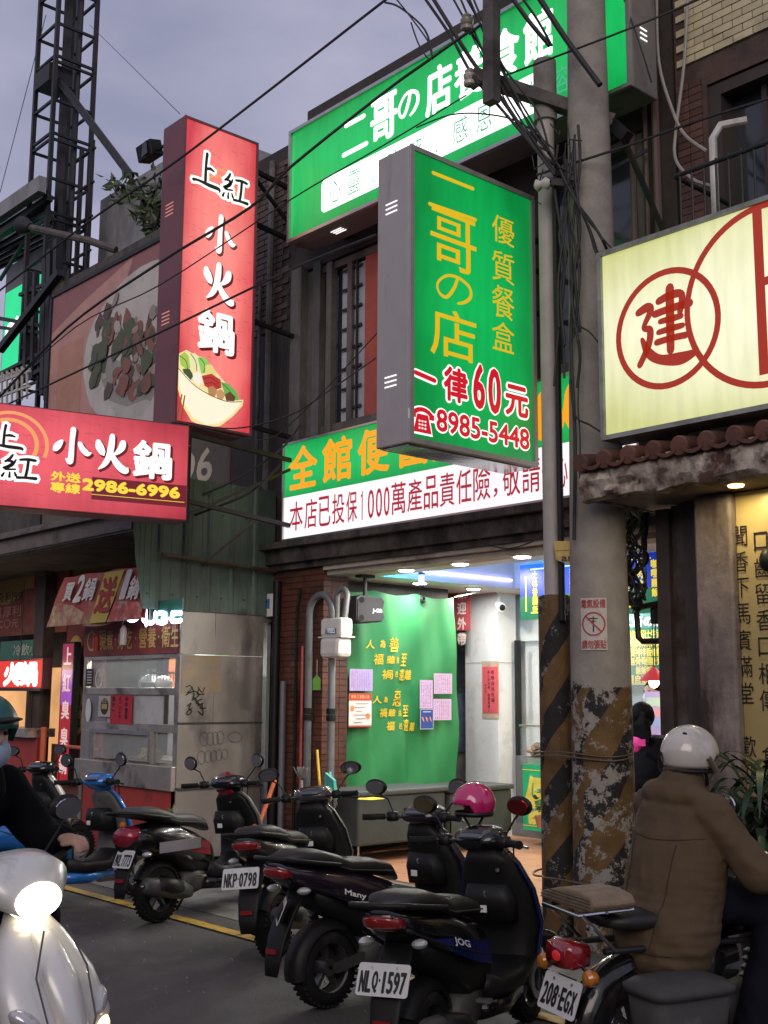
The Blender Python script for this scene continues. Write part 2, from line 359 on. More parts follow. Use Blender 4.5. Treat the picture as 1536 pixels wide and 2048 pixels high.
def fused(mb, mat, name, voxel=.018, smooth=6, wrinkle=0):
    """one continuous skin out of overlapping volumes"""
    me = mb.mesh('tmp', None); o = bpy.data.objects.new('tmp', me); C.objects.link(o)
    m = o.modifiers.new('r', 'REMESH'); m.mode = 'VOXEL'; m.voxel_size = voxel
    m2 = o.modifiers.new('s', 'SMOOTH'); m2.iterations = smooth; m2.factor = .5
    dg = bpy.context.evaluated_depsgraph_get(); dg.update(); r = bpy.data.meshes.new_from_object(o.evaluated_get(dg)); r.name = name
    bpy.data.objects.remove(o)
    if wrinkle:
        from mathutils import noise as N_
        for v in r.vertices:
            p = v.co; w = N_.noise(Vector((p.x*4+p.z*3, p.y*4, p.z*7+p.x*6)))+.45*N_.noise(Vector((p.x*13+4+p.z*5, p.y*9, p.z*14-p.x*12))); w = 1-abs(w)*2.2
            v.co = p+v.normal*wrinkle*w
    r.materials.clear(); r.materials.append(mat); r.polygons.foreach_set('use_smooth', [True]*len(r.polygons)); return r

# ------------------------------------------------------------------ materials
CONC = M('concrete', (.22, .21, .19), .85, noise=.25, scale=5, bump=.35, dirt=(.06, .055, .05), dirt_amt=.35, dirt_scale=2.2, streak=3)
DARKC = M('dark_concrete', (.07, .064, .058), .85, noise=.3, scale=5, bump=.35, dirt=(.025, .023, .022), dirt_amt=.5, dirt_scale=2.5, streak=4)
ASPH = M('asphalt', (.088, .08, .077), .6, noise=.45, scale=70, bump=1.0, bscale=190, dirt=(.045, .04, .038), dirt_amt=.42, dirt_scale=1.3)
BLK = M('black_plastic', (.009, .009, .009), .5, noise=.2, bump=.03, spec=.3)
BLKM = M('black_steel', (.02, .02, .022), .5, metal=.3, noise=.3, bump=.05, dirt=(.05, .03, .02), dirt_amt=.2)
RUB = M('rubber', (.009, .009, .009), .8, spec=.25, noise=.2, bump=.2, dirt=(.05, .045, .04), dirt_amt=.15)
STEEL = M('stainless', (.62, .575, .5), .36, metal=.85, noise=.15, scale=3, bump=.06, dirt=(.16, .14, .12), dirt_amt=.35, dirt_scale=3)
ALU = M('aluminium', (.5, .5, .5), .35, metal=.9, noise=.1, bump=.02)
CHROME = M('chrome', (.7, .7, .72), .12, metal=1, noise=.05, bump=0)
GREY = M('grey_sheet', (.2, .19, .19), .55, metal=.2, noise=.12, bump=.06, dirt=(.09, .085, .08), dirt_amt=.3, streak=4)
WHITE = M('white_paint', (.72, .71, .69), .5, noise=.05, bump=.05)
WALLW = M('white_wall', (.7, .69, .66), .3, noise=.04, bump=.03, dirt=(.5, .48, .44), dirt_amt=.2)
WIRE = M('wire_rubber', (.012, .012, .013), .6, noise=.2, bump=0)
GLASS = M('dark_glass', (.02, .025, .03), .08, noise=.1, bump=0, spec=.8)
BRICKR = M('red_tile', (.125, .045, .03), .42, noise=.25, scale=9, bump=.1, rnd=.3, dirt=(.03, .018, .015), dirt_amt=.45)
GROUT = M('grout', (.05, .042, .038), .9, noise=.3, bump=.3)
DBRICK = M('dark_brick', (.085, .055, .048), .7, noise=.3, rnd=.35, bump=.3)
CBRICK = M('cream_brick', (.5, .44, .28), .5, noise=.12, rnd=.14, bump=.15, dirt=(.25, .21, .14), dirt_amt=.25)
SKIN = M('skin', (.42, .25, .18), .55, noise=.1, bump=.05)
HAIR = M('hair', (.0025, .002, .002), .7, noise=.3, bump=.2, scale=30, spec=.08)
# ------------------------------------------------------------------ ground
struct('road', MB().box((-120, -40, -.5), (60, 80, 0)), ASPH)
PAVE = M('pavement_concrete', (.2, .195, .185), .8, noise=.2, scale=3, bump=.3, bscale=60, dirt=(.07, .066, .06), dirt_amt=.5, dirt_scale=1.1)
struct('pavement', MB().box((-30, 5.02, -.2), (4, 6.66, .006)), PAVE)
YP = M('yellow_line_paint', (.5, .31, .04), .6, noise=.2, scale=12, bump=.2, dirt=(.09, .075, .05), dirt_amt=.42, dirt_scale=9)
yl = MB()
for i in range(60):
    x = -24+i*.5; yl.quad((x, 4.69+random.uniform(-.004, .004), .010), (x+.5, 4.69, .010), (x+.5, 4.79, .010), (x, 4.79+random.uniform(-.004, .004), .010))
solo('yellow_line', None, None, yl, YP, (0, 0, 0), kind='structure')
FLB = M('floor_screed', (.16, .12, .1), .8)
FT = M('terracotta_floor_tile', (.5, .25, .145), .33, noise=.1, scale=3, rnd=.07, bump=.05, dirt=(.36, .2, .13), dirt_amt=.25)
fl = struct('arcade_floor', MB().box((-14, 6.66, -.1), (-1, 13, .092)), FLB)
ftm = MB().box((0, 0, 0), (.294, .294, .008)).mesh('floor_tile', FT)
n = 0
for i in range(15):
    for j in range(12):
        x, y = -8.9+i*.3, 6.69+j*.3
        o = bpy.data.objects.new('floor_tile', ftm); C.objects.link(o); o.parent = fl; o.location = (x, y, .093)
struct('arcade_kerb', MB().box((-9.4, 6.58, 0), (-4.1, 6.655, .098)), M('kerb_stone', (.13, .12, .11), .8, noise=.2, dirt=(.05, .045, .04)))
struct('wet_gutter', MB().quad((-12, 6.3, .011), (-1, 6.3, .011), (-1, 6.5, .011), (-12, 6.5, .011)), M('gutter_slab', (.1, .095, .09), .5, noise=.3, dirt=(.04, .04, .04)))

# ------------------------------------------------------------------ middle building (green lunch box shop)
B = T('shop_building', 'dark tiled two storey shop building with bright open arcade under green signs', 'building', (-7, 7, 0))
DW = M('dark_facade', (.04, .03, .026), .75, noise=.3, scale=6, bump=.4, dirt=(.02, .018, .016), dirt_amt=.4, streak=4)
X0, X1 = -10.3, -4.62
mb = MB()
mb.box((X0, 7.0, 2.9), (-9.05, 7.3, 7.35)); mb.box((-9.05, 7.0, 2.9), (X1, 7.3, 4.1)); mb.box((-9.05, 7.0, 5.86), (X1, 7.3, 7.6)); mb.box((-6.45, 7.0, 4.1), (-5.95, 7.3, 5.86))
mb.box((-4.9, 7.0, 4.1), (X1, 7.3, 5.86)); mb.box((X0, 7.3, 2.9), (X0+.2, 13, 7.3)); mb.box((X0, 7.3, 7.2), (X1, 13, 7.3)); mb.box((X1-.2, 7.3, 2.9), (X1, 13, 7.3))
B.part('wall', mb, DW)
# recessed dark windows with frames, bars and sheets behind
for (a, b, c, d, frames) in ((-9.02, 4.12, -6.47, 5.84, 4), (-5.93, 4.12, -4.92, 5.84, 2)):
    w = B.part('window', MB().box((a, 7.10, c*0+b), (c, 7.13, d)), M('window_glass', (.03, .035, .045), .06, noise=.1, bump=0, spec=.9))
    f = MB(); W_ = .07
    f.box((a, 7.02, b), (c, 7.14, b+W_)); f.box((a, 7.02, d-W_), (c, 7.14, d))
    for k in range(frames+1):
        x = a+(c-a-W_)*k/frames; f.box((x, 7.022, b+W_), (x+W_, 7.142, d-W_))
    fo = B.part('window_frame', f, M('weathered_frame', (.105, .098, .09), .6, noise=.2, dirt=(.05, .045, .04), dirt_amt=.5, streak=4), w)
B.part('window_reveal', MB().box((-9.2, 6.94, 4.0), (-9.03, 7.05, 5.9)).box((-8.9, 6.985, 4.0), (-8.78, 7.06, 5.9)).box((-8.68, 6.985, 4.1), (-8.6, 7.06, 5.84)), M('weathered_frame'), smooth=False)
B.part('window_sheet', MB().box((-8.14, 7.03, 4.1), (-7.3, 7.05, 5.8)), M('red_window_sheet', (.33, .07, .05), .6, noise=.15), label='faded red sheet behind the upper window')
gb = MB()
for k in range(8): gb.box((-8.5, 7.035, 4.3+.2*k), (-8.2, 7.045, 4.325+.2*k))
gb.box((-8.4, 7.03, 4.15), (-8.38, 7.05, 5.8)); gb.box((-8.28, 7.03, 4.15), (-8.26, 7.05, 5.8))
B.part('window_grille', gb, BLKM)
B.part('window_blind', MB().box((-8.52, 7.062, 4.15), (-8.18, 7.07, 5.75)), M('pale_pane', (.33, .37, .42), .2, noise=.1))
# brick courses by the drainpipe on the left of the upper wall
bm_ = MB().box((0, 0, 0), (.205, .02, .055)).mesh('brick', DBRICK)
for r in range(28):
    for k in range(5):
        x = -10.28+k*.22+(.11 if r % 2 else 0)
        if x+.205 > -9.25: continue
        B.piece('brick', bm_, (x, 6.98+random.uniform(0, .004), 5.35+r*.066))
for r in range(12):
    for k in range(8):
        B.piece('brick', bm_, (-6.44+k*.215 if k < 2 else -4.9-.0*k, 6.98, 4.2+r*.13)) if k < 2 else None
B.part('drainpipe', MB().tube([(-9.55, 6.93, 7.2), (-9.55, 6.93, 2.9)], .035).tube([(-9.75, 6.95, 5.9), (-9.75, 6.95, 3.0)], .02), M('old_pipe', (.13, .12, .11), .6, dirt=(.05, .04, .03)), smooth=True)
# beam below the long sign
mb = MB().box((-9.5, 6.84, 2.86), (X1, 6.995, 3.02)).box((-9.5, 6.76, 3.0), (X1, 6.84, 3.06)).box((-9.5, 6.9, 2.80), (X1, 6.99, 2.862))
B.part('beam', mb, M('grimy_beam', (.075, .065, .058), .8, noise=.35, scale=7, bump=.5, dirt=(.015, .013, .012), dirt_amt=.55, dirt_scale=4, streak=2))
B.part('fascia_strip', MB().box((-8.6, 6.93, 2.76), (X1, 7.02, 2.80)), M('fascia_beige', (.42, .38, .33), .6, noise=.1, dirt=(.2, .17, .14)))
B.part('fascia', MB().box((-8.6, 6.98, 2.715), (X1, 7.2, 2.798)), M('fascia_beige'))
# ceiling with a raised cove
CEI = M('ceiling_white', (.74, .73, .7), .45, noise=.03, bump=.02)
mb = MB(); zc = 2.72
mb.box((-11.5, 7.02, zc), (-1, 7.45, zc+.05)); mb.box((-11.5, 7.45, zc), (-8.35, 9.35, zc+.05)); mb.box((-11.5, 9.35, zc), (-1, 13, zc+.05)); mb.box((-5.6, 7.45, zc), (-1, 9.35, zc+.05))
B.part('ceiling', mb, CEI)
mb = MB().box((-8.4, 7.4, 3.0), (-5.5, 9.4, 3.03)).box((-8.38, 7.4, 2.77), (-8.352, 9.4, 3.0)).box((-5.6, 7.4, 2.77), (-5.57, 9.4, 3.0)).box((-8.352, 7.4, 2.77), (-5.6, 7.43, 3.0)).box((-8.352, 9.352, 2.77), (-5.6, 9.4, 3.0))
B.part('ceiling_cove', mb, CEI)
# inner walls
B.part('inner_wall', MB().box((-14, 12.4, .09), (-1, 12.5, zc)).box((-13.9, 8.9, .1), (-13.8, 12.4, zc)), WALLW)
B.part('inner_wall', MB().box((-8.95, 9.95, 2.2), (-4.0, 10.05, zc)), WALLW)
# pillar on the left with small red tiles
B.part('pillar', MB().box((-9.42, 6.96, 0), (-8.62, 7.26, 2.8)).box((-9.42, 7.26, 0), (-8.9, 8.9, 2.8)), GROUT)
tm = MB().box((0, 0, 0), (.098, .012, .052)).mesh('brick', BRICKR); tm2 = MB().box((0, 0, 0), (.012, .098, .052)).mesh('brick', BRICKR)
cnt = 0; rest = MB()
for r in range(46):
    z = .12+r*.058
    for k in range(8):
        x = -9.41+k*.1003
        if cnt < 245: B.piece('brick', tm, (x, 6.948, z)); cnt += 1
        else: rest.box((x, 6.948, z), (x+.098, 6.96, z+.052))
    for k in range(3):
        y = 6.95+k*.102; rest.box((-8.62, y, z), (-8.608, y+.098, z+.052))
B.part('tile_facing', rest, BRICKR, kind='stuff')
# white panelled column, threshold and shop front
B.part('column', MB().box((-9.28, 9.55, .1), (-8.78, 9.85, zc)), WALLW, bevel=.004)
B.part('column_joint', MB().box((-8.779, 9.56, 1.95), (-8.776, 9.84, 1.956)).box((-9.27, 9.547, 1.95), (-8.79, 9.549, 1.956)), M('joint_grey', (.3, .3, .3), .6))
B.part('threshold', MB().box((-8.78, 9.75, .09), (-4.5, 9.95, .24)), M('threshold_grey', (.17, .165, .155), .6, dirt=(.08, .075, .07)))
sf = B.part('shop_window', MB().box((-8.6, 9.8, .9), (-7.0, 9.806, 2.2)), M('clear_pane', (.8, .82, .8), .05, noise=0, bump=0, alpha=.12))
B.part('window_frame', MB().box((-8.735, 9.77, .24), (-8.7, 9.84, 2.2)), BLK, sf)
B.part('inner_wall', MB().box((-9.28, 10.06, .24), (-4.2, 10.08, 2.7)), WALLW)
B.part('kitchen_partition', MB().box((-8.7, 11.2, .1), (-7.2, 11.3, 2.7)), WALLW)
B.part('tiled_dado', MB().box((-8.72, 9.76, .24), (-8.45, 9.83, .95)), M('grey_dado', (.12, .12, .115), .5))
# back room seen past the curtain: mirror strip and mosaic
B.part('back_window', MB().box((-9.95, 9.9, 1.75), (-9.3, 9.93, 2.1)), M('back_pane', (.25, .27, .3), .15)); 
B.part('back_wall', MB().box((-12, 9.94, .1), (-9.3, 10.0, 2.7)), M('back_room', (.34, .33, .31), .5, noise=.2, dirt=(.2, .2, .19)))
B.part('mosaic_panel', MB().box((-10.6, 9.9, .95), (-9.3, 9.935, 1.62)), M('mosaic_mural', (.2, .24, .32), .3, noise=.6, scale=6, bump=.1, dirt=(.45, .45, .42), dirt_amt=.35, dirt_scale=5))
B.part('mosaic_panel', MB().box((-10.6, 9.9, 1.63), (-9.3, 9.925, 1.70)), M('trim_grey', (.2, .2, .2), .5))

# ------------------------------------------------------------------ left building with billboard wall
L = T('hotpot_building', 'low grey concrete building behind the faded bowl billboard and red signs', 'building', (-12, 7.2, 0))
mb = MB().box((-14.8, 7.15, 3.4), (-10.32, 12, 7.05)).box((-14.9, 7.05, 7.08), (-10.3, 7.4, 7.24))
L.part('wall', mb, DARKC)
GW = M('grey_render', (.23, .23, .245), .8, noise=.12, scale=3, bump=.2, dirt=(.09, .09, .09), dirt_amt=.4, dirt_scale=1.2, streak=3)
L.part('roof_room', MB().box((-16.4, 8.5, 7.0), (-13.2, 12, 9.45)), GW)
L.part('roof_room', MB().box((-13.2, 8.62, 7.0), (-10.8, 12, 8.55)), GW)
L.part('side_wall', MB().box((-10.31, 7.3, 3.0), (-10.2, 9, 7.2)), DARKC)
# eaves and awning
CORR = M('rusty_awning_sheet', (.1, .085, .08), .6, metal=.3, noise=.3, dirt=(.05, .03, .02), dirt_amt=.4)
aw = MB()
for k in range(38):
    x = -16.5+k*.185
    aw.ob((x, 6.2, 3.42), (.05, 0, 0), (0, .82, .17), (0, -.003, .012)); 
aw.ob((-13, 6.2, 3.405), (3.55, 0, 0), (0, .82, .17), (0, -.001, .004))
L.part('awning', aw, CORR)
L.part('awning_beam', MB().box((-16.5, 5.36, 3.09), (-9.46, 5.42, 3.28)).box((-16.5, 5.3, 3.24), (-9.46, 5.36, 3.30)), M('awning_beam_paint', (.14, .115, .1), .6, noise=.25, dirt=(.04, .03, .025), dirt_amt=.4))
L.part('soffit', MB().box((-16.5, 5.42, 3.05), (-9.46, 7.15, 3.08)), DARKC)
L.part('back_wall', MB().box((-16.5, 7.1, 0), (-9.5, 7.15, 3.1)), DARKC)
# green corrugated side panel of the awning
GP = M('green_corrugated', (.105, .15, .12), .55, metal=.25, noise=.15, scale=4, bump=.1, dirt=(.06, .065, .055), dirt_amt=.4, dirt_scale=2.5, streak=5)
gp = MB(); ys = [5.34+i*.0168 for i in range(97)]
def gx(y):
    t = ((y-5.34) % .27)/.27
    return .022 if t < .12 else 0.0
def zb(y): return 2.36 if y > 5.47 else 3.05-(y-5.34)*.69/.13
pr = None
for i, y in enumerate(ys):
    x = -9.405+gx(y); q = [(x, y, max(2.36, zb(y))), (x, y, 3.62)]
    if pr: gp.quad(pr[0], q[0], q[1], pr[1])
    pr = q
go = L.part('green_side_panel', gp, GP)
so_ = go.modifiers.new('s', 'SOLIDIFY'); so_.thickness = .003
sc_ = MB()
for z in (2.5, 3.3):
    for k in range(6): sc_.ell((-9.38, 5.5+.27*k, z), (.008, .008, .008), 8)
L.part('panel_screws', sc_, BLKM)
L.part('panel_bracket', MB().tube([(-9.33, 5.62, 2.86), (-9.33, 6.94, 2.80)], .02).tube([(-9.31, 6.1, 2.84), (-9.1, 6.5, 3.25)], .012).tube([(-9.31, 6.1, 2.84), (-9.39, 6.1, 2.8)], .012), M('rusty_rod', (.12, .09, .07), .6, metal=.4, dirt=(.1, .05, .02)), smooth=True)

# billboard -----------------------------------------------------------
F = Face((-14.75, 7.04, 3.75), (1, 0, 0))
bb = T('bowl_billboard', 'large faded pink billboard with noodle bowl picture and phone digits', 'billboard', (-12.5, 7.04, 3.7))
BW, BH = 4.45, 3.3
def bmat(k, c, **kw): return M(k, c, .7, noise=.1, scale=3, bump=.05, dirt=tuple(x*.7 for x in c), dirt_amt=.25, dirt_scale=2, **kw)
bb.part('panel', F.slab(MB(), 0, 0, BW, BH, 0, .05), bmat('billboard_pink', (.46, .25, .22)))
bb.part('frame', F.slab(F.slab(MB(), 0, BH-.03, BW, BH+.02, .0, .08), -.03, 0, .02, BH, 0, .08), BLKM)
p = MB(); F.poly(p, [(0, 2.75), (.9, 3.0), (2.2, 3.27), (0, 3.27)], .052); F.poly(p, [(2.2, 3.27), (1.8, 2.5), (1.4, 1.6), (1.5, .72), (BW, .72), (BW, 3.27)], .052)
bb.part('printed_band', p, bmat('billboard_plum', (.27, .12, .125)))
p = MB(); F.rect(p, .25, .9, .95, 2.5, .053); bb.part('printed_block', p, bmat('billboard_salmon', (.42, .22, .16)))
p = MB(); F.poly(p, [(0, .75), (1.6, .75), (1.9, 1.1), (1.5, 1.35), (0, 1.3)], .0535); bb.part('printed_floor', p, bmat('billboard_sand', (.42, .28, .2)))
U = F.uv
def upoly(m, pts, h): F.poly(m, [U(x, y) for x, y in pts], h)
rn = random.Random(21); p = MB(); upoly(p, [(318, 522), (290, 535), (262, 556), (238, 582), (215, 612), (195, 645), (182, 680), (176, 715), (174, 750), (180, 785), (188, 812), (205, 835), (230, 852), (330, 858), (345, 700), (340, 520)], .054); bb.part('printed_plate', p, bmat('billboard_cream', (.48, .45, .42)))
p = MB(); upoly(p, [(190, 690), (200, 728), (212, 765), (225, 800), (240, 828), (262, 838), (290, 828), (312, 800), (325, 770), (335, 700), (300, 720), (250, 725), (215, 712)], .0548); bb.part('printed_bowl', p, bmat('billboard_bowlgrey', (.27, .26, .24)))
p = MB(); upoly(p, [(222, 800), (238, 832), (262, 842), (292, 832), (312, 806), (300, 800), (262, 815), (240, 808)], .0554); bb.part('printed_foot', p, bmat('billboard_cream2', (.42, .4, .37)))
for fi, (c_, k, nm, xr, yr, rr) in enumerate((((.085, .1, .06), 22, 'greens', (192, 330), (655, 770), .1), ((.22, .1, .08), 22, 'meat', (225, 320), (640, 790), .08), ((.36, .33, .3), 12, 'tofu', (205, 330), (640, 800), .07), ((.1, .07, .06), 9, 'mushroom', (195, 330), (590, 800), .07), ((.3, .25, .21), 14, 'noodles', (235, 330), (600, 790), .06))):
    p = MB()
    for i in range(k):
        a_, b_ = U(rn.uniform(*xr), rn.uniform(*yr)); r = rr*rn.uniform(.8, 2.2); ph = rn.uniform(0, 3); nn = 11; el = rn.uniform(.35, 1)
        pts = []
        for j_ in range(nn):
            t = 2*math.pi*j_/nn; q = r*rn.uniform(.7, 1.2); x, y = q*math.cos(t), q*el*math.sin(t); pts.append((a_+x*math.cos(ph)-y*math.sin(ph), b_+x*math.sin(ph)+y*math.cos(ph)))
        F.poly(p, pts, .056+.0003*(fi+5*i))
    bb.part('printed_'+nm, p, bmat('billboard_'+nm, c_), kind='stuff')
p = MB()
for i in range(9): upoly(p, [(128+rn.uniform(0, 42), 790+rn.uniform(0, 40)), (133+rn.uniform(0, 42), 795+rn.uniform(0, 40)), (131+rn.uniform(0, 42), 805+rn.uniform(0, 30))], .0556+.0002*i)
p = MB(); F.rect(p, 0, .02, BW, .7, .055); bb.part('phone_band', p, bmat('billboard_brown', (.1, .085, .065)))
p = MB(); F.text(p, '2986-6996', 1.2, .16, 4.12, .52, .058, .012, dirs=6); bb.part('lettering', p, bmat('billboard_lettering', (.5, .45, .34)))

# red vertical sign ----------------------------------------------------
VX, Y0, Y1, Z0, Z1 = -8.86, 5.4, 6.24, 3.99, 6.92
vs_ = T('vertical_sign', 'tall backlit red hot pot sign standing out from the wall above the billboard', 'sign', (VX, 6.24, Z0))
PL = M('plum_casing', (.17, .06, .075), .5, metal=.2, noise=.08, bump=.03, dirt=(.1, .05, .05), dirt_amt=.2)
vs_.part('casing', MB().box((VX-.36, Y0, Z0), (VX, Y1, Z1)), PL, bevel=.01)
F = Face((VX+.004, Y0, Z0), (0, 1, 0)); w, h = Y1-Y0, Z1-Z0
RED = EM('red_sign_light', srgb('#c43c48'), 1.05, hot=((0, 3.0, 1.6), srgb('#ff8f86')))
p = MB(); F.rect(p, .02, .02, w-.02, h-.02, .004); vs_.part('sign_face', p, RED)
p = MB(); F.slab(p, 0, 0, .02, h, 0, .02); F.slab(p, w-.02, 0, w, h, 0, .02); F.slab(p, .02, h-.02, w-.02, h, 0, .02); F.slab(p, .02, 0, w-.02, .02, 0, .02); vs_.part('sign_frame', p, PL)
WHS = EM('white_sign_light', (1, .97, .93), 1.15); DKS = M('sign_black_ink', (.012, .008, .008), .4, noise=0, bump=0); YLS = EM('yellow_sign_light', srgb('#f4d545'), .95); SHD = EM('sign_shadow_ink', srgb('#7c1f26'), .55)
def hotpot(F, th, box, chars_boxes, logo):
    """logo characters with white outline, big brush characters with a dark offset print behind"""
    sh, wh, dk = MB(), MB(), MB()
    for ch, (a0, b0, a1, b1) in chars_boxes:
        s = (a1-a0)
        if ch in BR:
            brush(F, sh, ch, a0, b0, a1, b1, .006, grow=s*.02, off=(s*.05, -s*.05), fat=1.5); brush(F, wh, ch, a0, b0, a1, b1, .008, fat=1.5)
        else:
            F.text(sh, ch, a0+s*.06, b0-s*.05, a1+s*.06, b1-s*.05, .006, s*.05); F.text(wh, ch, a0, b0, a1, b1, .008, s*.035)
    for ch, (a0, b0, a1, b1) in logo:
        s = a1-a0; brush(F, wh, ch, a0, b0, a1, b1, .0095, grow=s*.085, fat=1.0); brush(F, dk, ch, a0, b0, a1, b1, .0115, fat=1.05)
    th.part('lettering_shadow', sh, SHD); th.part('lettering', wh, WHS); th.part('logo_lettering', dk, DKS)
p = MB(); F.ring(p, .44, 2.26, .25, .27, .0055, t0=-25, t1=150); F.ring(p, .42, 2.25, .19, .215, .0055, t0=10, t1=150); vs_.part('logo_arc', p, EM('orange_sign_light', srgb('#f0a068'), .9))
def vb(x0, y0, x1, y1):
    xm, ym = (x0+x1)/2, (y0+y1)/2; return (F.uv(x0, ym)[0], F.uv(xm, y1)[1], F.uv(x1, ym)[0], F.uv(xm, y0)[1])
hotpot(F, vs_, None, [('小', vb(408, 432, 470, 508)), ('火', vb(403, 528, 466, 604)), ('鍋', vb(396, 624, 466, 704))], [('上', vb(386, 308, 438, 378)), ('紅', vb(443, 352, 494, 408))])
# plain printed bowl of vegetables at the foot of the sign
def bowl_print(F, th, ca, cb, s, h0):
    p = MB(); F.poly(p, [(ca-.5*s, cb+.18*s), (ca-.38*s, cb-.18*s), (ca-.12*s, cb-.4*s), (ca+.15*s, cb-.42*s), (ca+.36*s, cb-.25*s), (ca+.5*s, cb+.06*s), (ca+.2*s, cb+.0*s), (ca-.2*s, cb+.08*s)], h0); th.part('printed_bowl', p, EM('bowl_cream_light', srgb('#f4e3c0'), .95))
    for nm, c, pts in (('lettuce', '#9ccb5a', ((-.42, .22, .12), (-.3, .3, .12), (.3, .1, .1), (.4, .12, .1))), ('cabbage', '#e6e2a0', ((-.15, .28, .13), (-.02, .26, .11))), ('meat', '#b03a34', ((.02, .14, .1), (.12, .12, .1), (-.1, .16, .08))), ('mushroom', '#7b5636', ((.2, .03, .06), (.28, .02, .05), (-.3, .14, .06), (-.2, .13, .05)))):
        p = MB()
        for i, (a, b, r) in enumerate(pts):
            F.poly(p, [(ca+(a+r*(1+.18*math.sin(j*2.1+i))*math.cos(2*math.pi*j/14))*s, cb+(b+r*(1+.18*math.sin(j*1.7))*math.sin(2*math.pi*j/14))*s) for j in range(14)], h0-.0012+.0003*i+(.0006 if nm == 'mushroom' else 0))
        th.part('printed_'+nm, p, EM('bowl_'+nm+'_light', srgb(c), .85))
U = F.uv; H0 = .0085
def vpoly(nm, col, pts, h, st=.85):
    p = MB(); F.poly(p, [U(x, y) for x, y in pts], h); return vs_.part(nm, p, EM('print_'+nm+col, srgb(col), st))
vpoly('print_outline', '#f0dca0', [(352, 730), (356, 708), (372, 700), (392, 712), (408, 716), (424, 735), (446, 762), (466, 780), (474, 800), (486, 800), (484, 812), (466, 832), (440, 852), (410, 856), (382, 842), (364, 812), (354, 775)], H0-.0004, .95)
vpoly('printed_bowl', '#f6ead0', [(356, 738), (372, 752), (392, 775), (418, 793), (446, 802), (482, 804), (464, 828), (438, 846), (412, 850), (386, 836), (368, 808), (358, 772)], H0+.003, 1.0)
for i_, (nm, col, pts) in enumerate((('lettuce', '#a8cc58', [(358, 712), (368, 704), (380, 716), (384, 734), (372, 740), (360, 730)]), ('cabbage', '#efe9b4', [(376, 712), (388, 706), (400, 716), (404, 732), (394, 744), (380, 738)]), ('lettuce', '#8fd068', [(394, 716), (408, 714), (418, 728), (416, 744), (402, 748)]), ('cabbage', '#e8d98a', [(408, 730), (422, 730), (432, 745), (426, 758), (410, 752)]), ('seaweed', '#4a5a3a', [(364, 738), (378, 738), (386, 752), (378, 764), (368, 754)]), ('tofu', '#fbf4e4', [(384, 748), (398, 744), (406, 760), (396, 772), (386, 762)]), ('meat', '#c23c3c', [(402, 752), (422, 748), (440, 760), (442, 776), (424, 782), (408, 772)]), ('fishball', '#b98a5e', [(414, 776), (424, 772), (434, 782), (428, 794), (416, 790)]), ('fishball', '#c79a6c', [(430, 784), (440, 778), (450, 788), (444, 800), (434, 798)]), ('lettuce', '#6fb45a', [(440, 764), (456, 768), (472, 784), (478, 800), (462, 802), (448, 788)]), ('mushroom', '#6b4a34', [(448, 790), (458, 784), (470, 794), (466, 806), (452, 804)]))):
    vpoly('printed_'+nm, col, pts, H0+.0004+.0002*i_)
p = MB()
for pts in ([(358, 712), (370, 722), (374, 738)], [(380, 708), (390, 724), (392, 742)], [(398, 716), (408, 730), (406, 746)], [(404, 758), (420, 756), (436, 768)], [(408, 768), (424, 766), (436, 776)], [(444, 768), (458, 782), (468, 800)], [(356, 738), (392, 775), (446, 802), (482, 804)]): F.stroke(p, [(*U(x, y), .0035) for x, y in pts], H0+.0042, k=4)
vs_.part('print_line', p, EM('print_line_brown', srgb('#5a3a24'), .8))
p = MB(); F.stroke(p, [(*U(362, 790), .007), (*U(352, 838), .007)], H0+.0046); F.stroke(p, [(*U(368, 792), .007), (*U(360, 840), .007)], H0+.0046); vs_.part('printed_chopsticks', p, EM('print_chop', srgb('#8a5a3a'), .8))
p = MB(); rn = random.Random(6)
for i_ in range(110):
    x, y = rn.uniform(.04, w-.06), rn.uniform(.05, h-.1); F.stroke(p, [(x, y, .0012), (x+.02, y+.006, .002), (x+.035, y-.002, .0015), (x+.055, y+.005, .001)], .0052, k=2)
vs_.part('wave_pattern', p, EM('wave_red', srgb('#b8404a'), .95), kind='stuff')
v = MB()
for z in (.55*h, .19*h):
    for k in range(4): v.box((VX-.26, Y0-.006, Z0+z+.035*k+.4), (VX-.13, Y0, Z0+z+.035*k+.408))
vs_.part('vent_slots', v, EM('red_vent_light', srgb('#e59a8c'), .6))
b = MB()
for z in (4.15, 5.2, 6.2, 6.75): b.bar((VX-.18, Y1, z), (VX-.3, 7.0, z-.02), .04); 
b.bar((VX-.18, Y1, 6.75), (VX-.25, 7.0, 6.2), .03)
vs_.part('bracket', b, BLKM)
fl_ = T('floodlight', 'small black floodlight on the upper left edge of the vertical red sign', 'lamp', (-9.24, 5.5, 6.8))
fl_.part('housing', MB().ob((-9.5, 5.42, 6.8), (.1, .02, .02), (-.01, .07, .02), (0, -.02, .075)), BLK, bevel=.01)
fl_.part('lens', MB().ob((-9.51, 5.345, 6.79), (.085, .0, .01), (0, .003, .001), (0, -.01, .06)), GLASS)
fl_.part('arm', MB().tube([(-9.4, 5.46, 6.8), (-9.32, 5.5, 6.84), (-9.22, 5.52, 6.8)], .015), BLK, smooth=True)

RED2 = EM('red_wide_sign_light', srgb('#9c2c3a'), 1.05, hot=((0, 2.2, 1.8), srgb('#e8606a')))
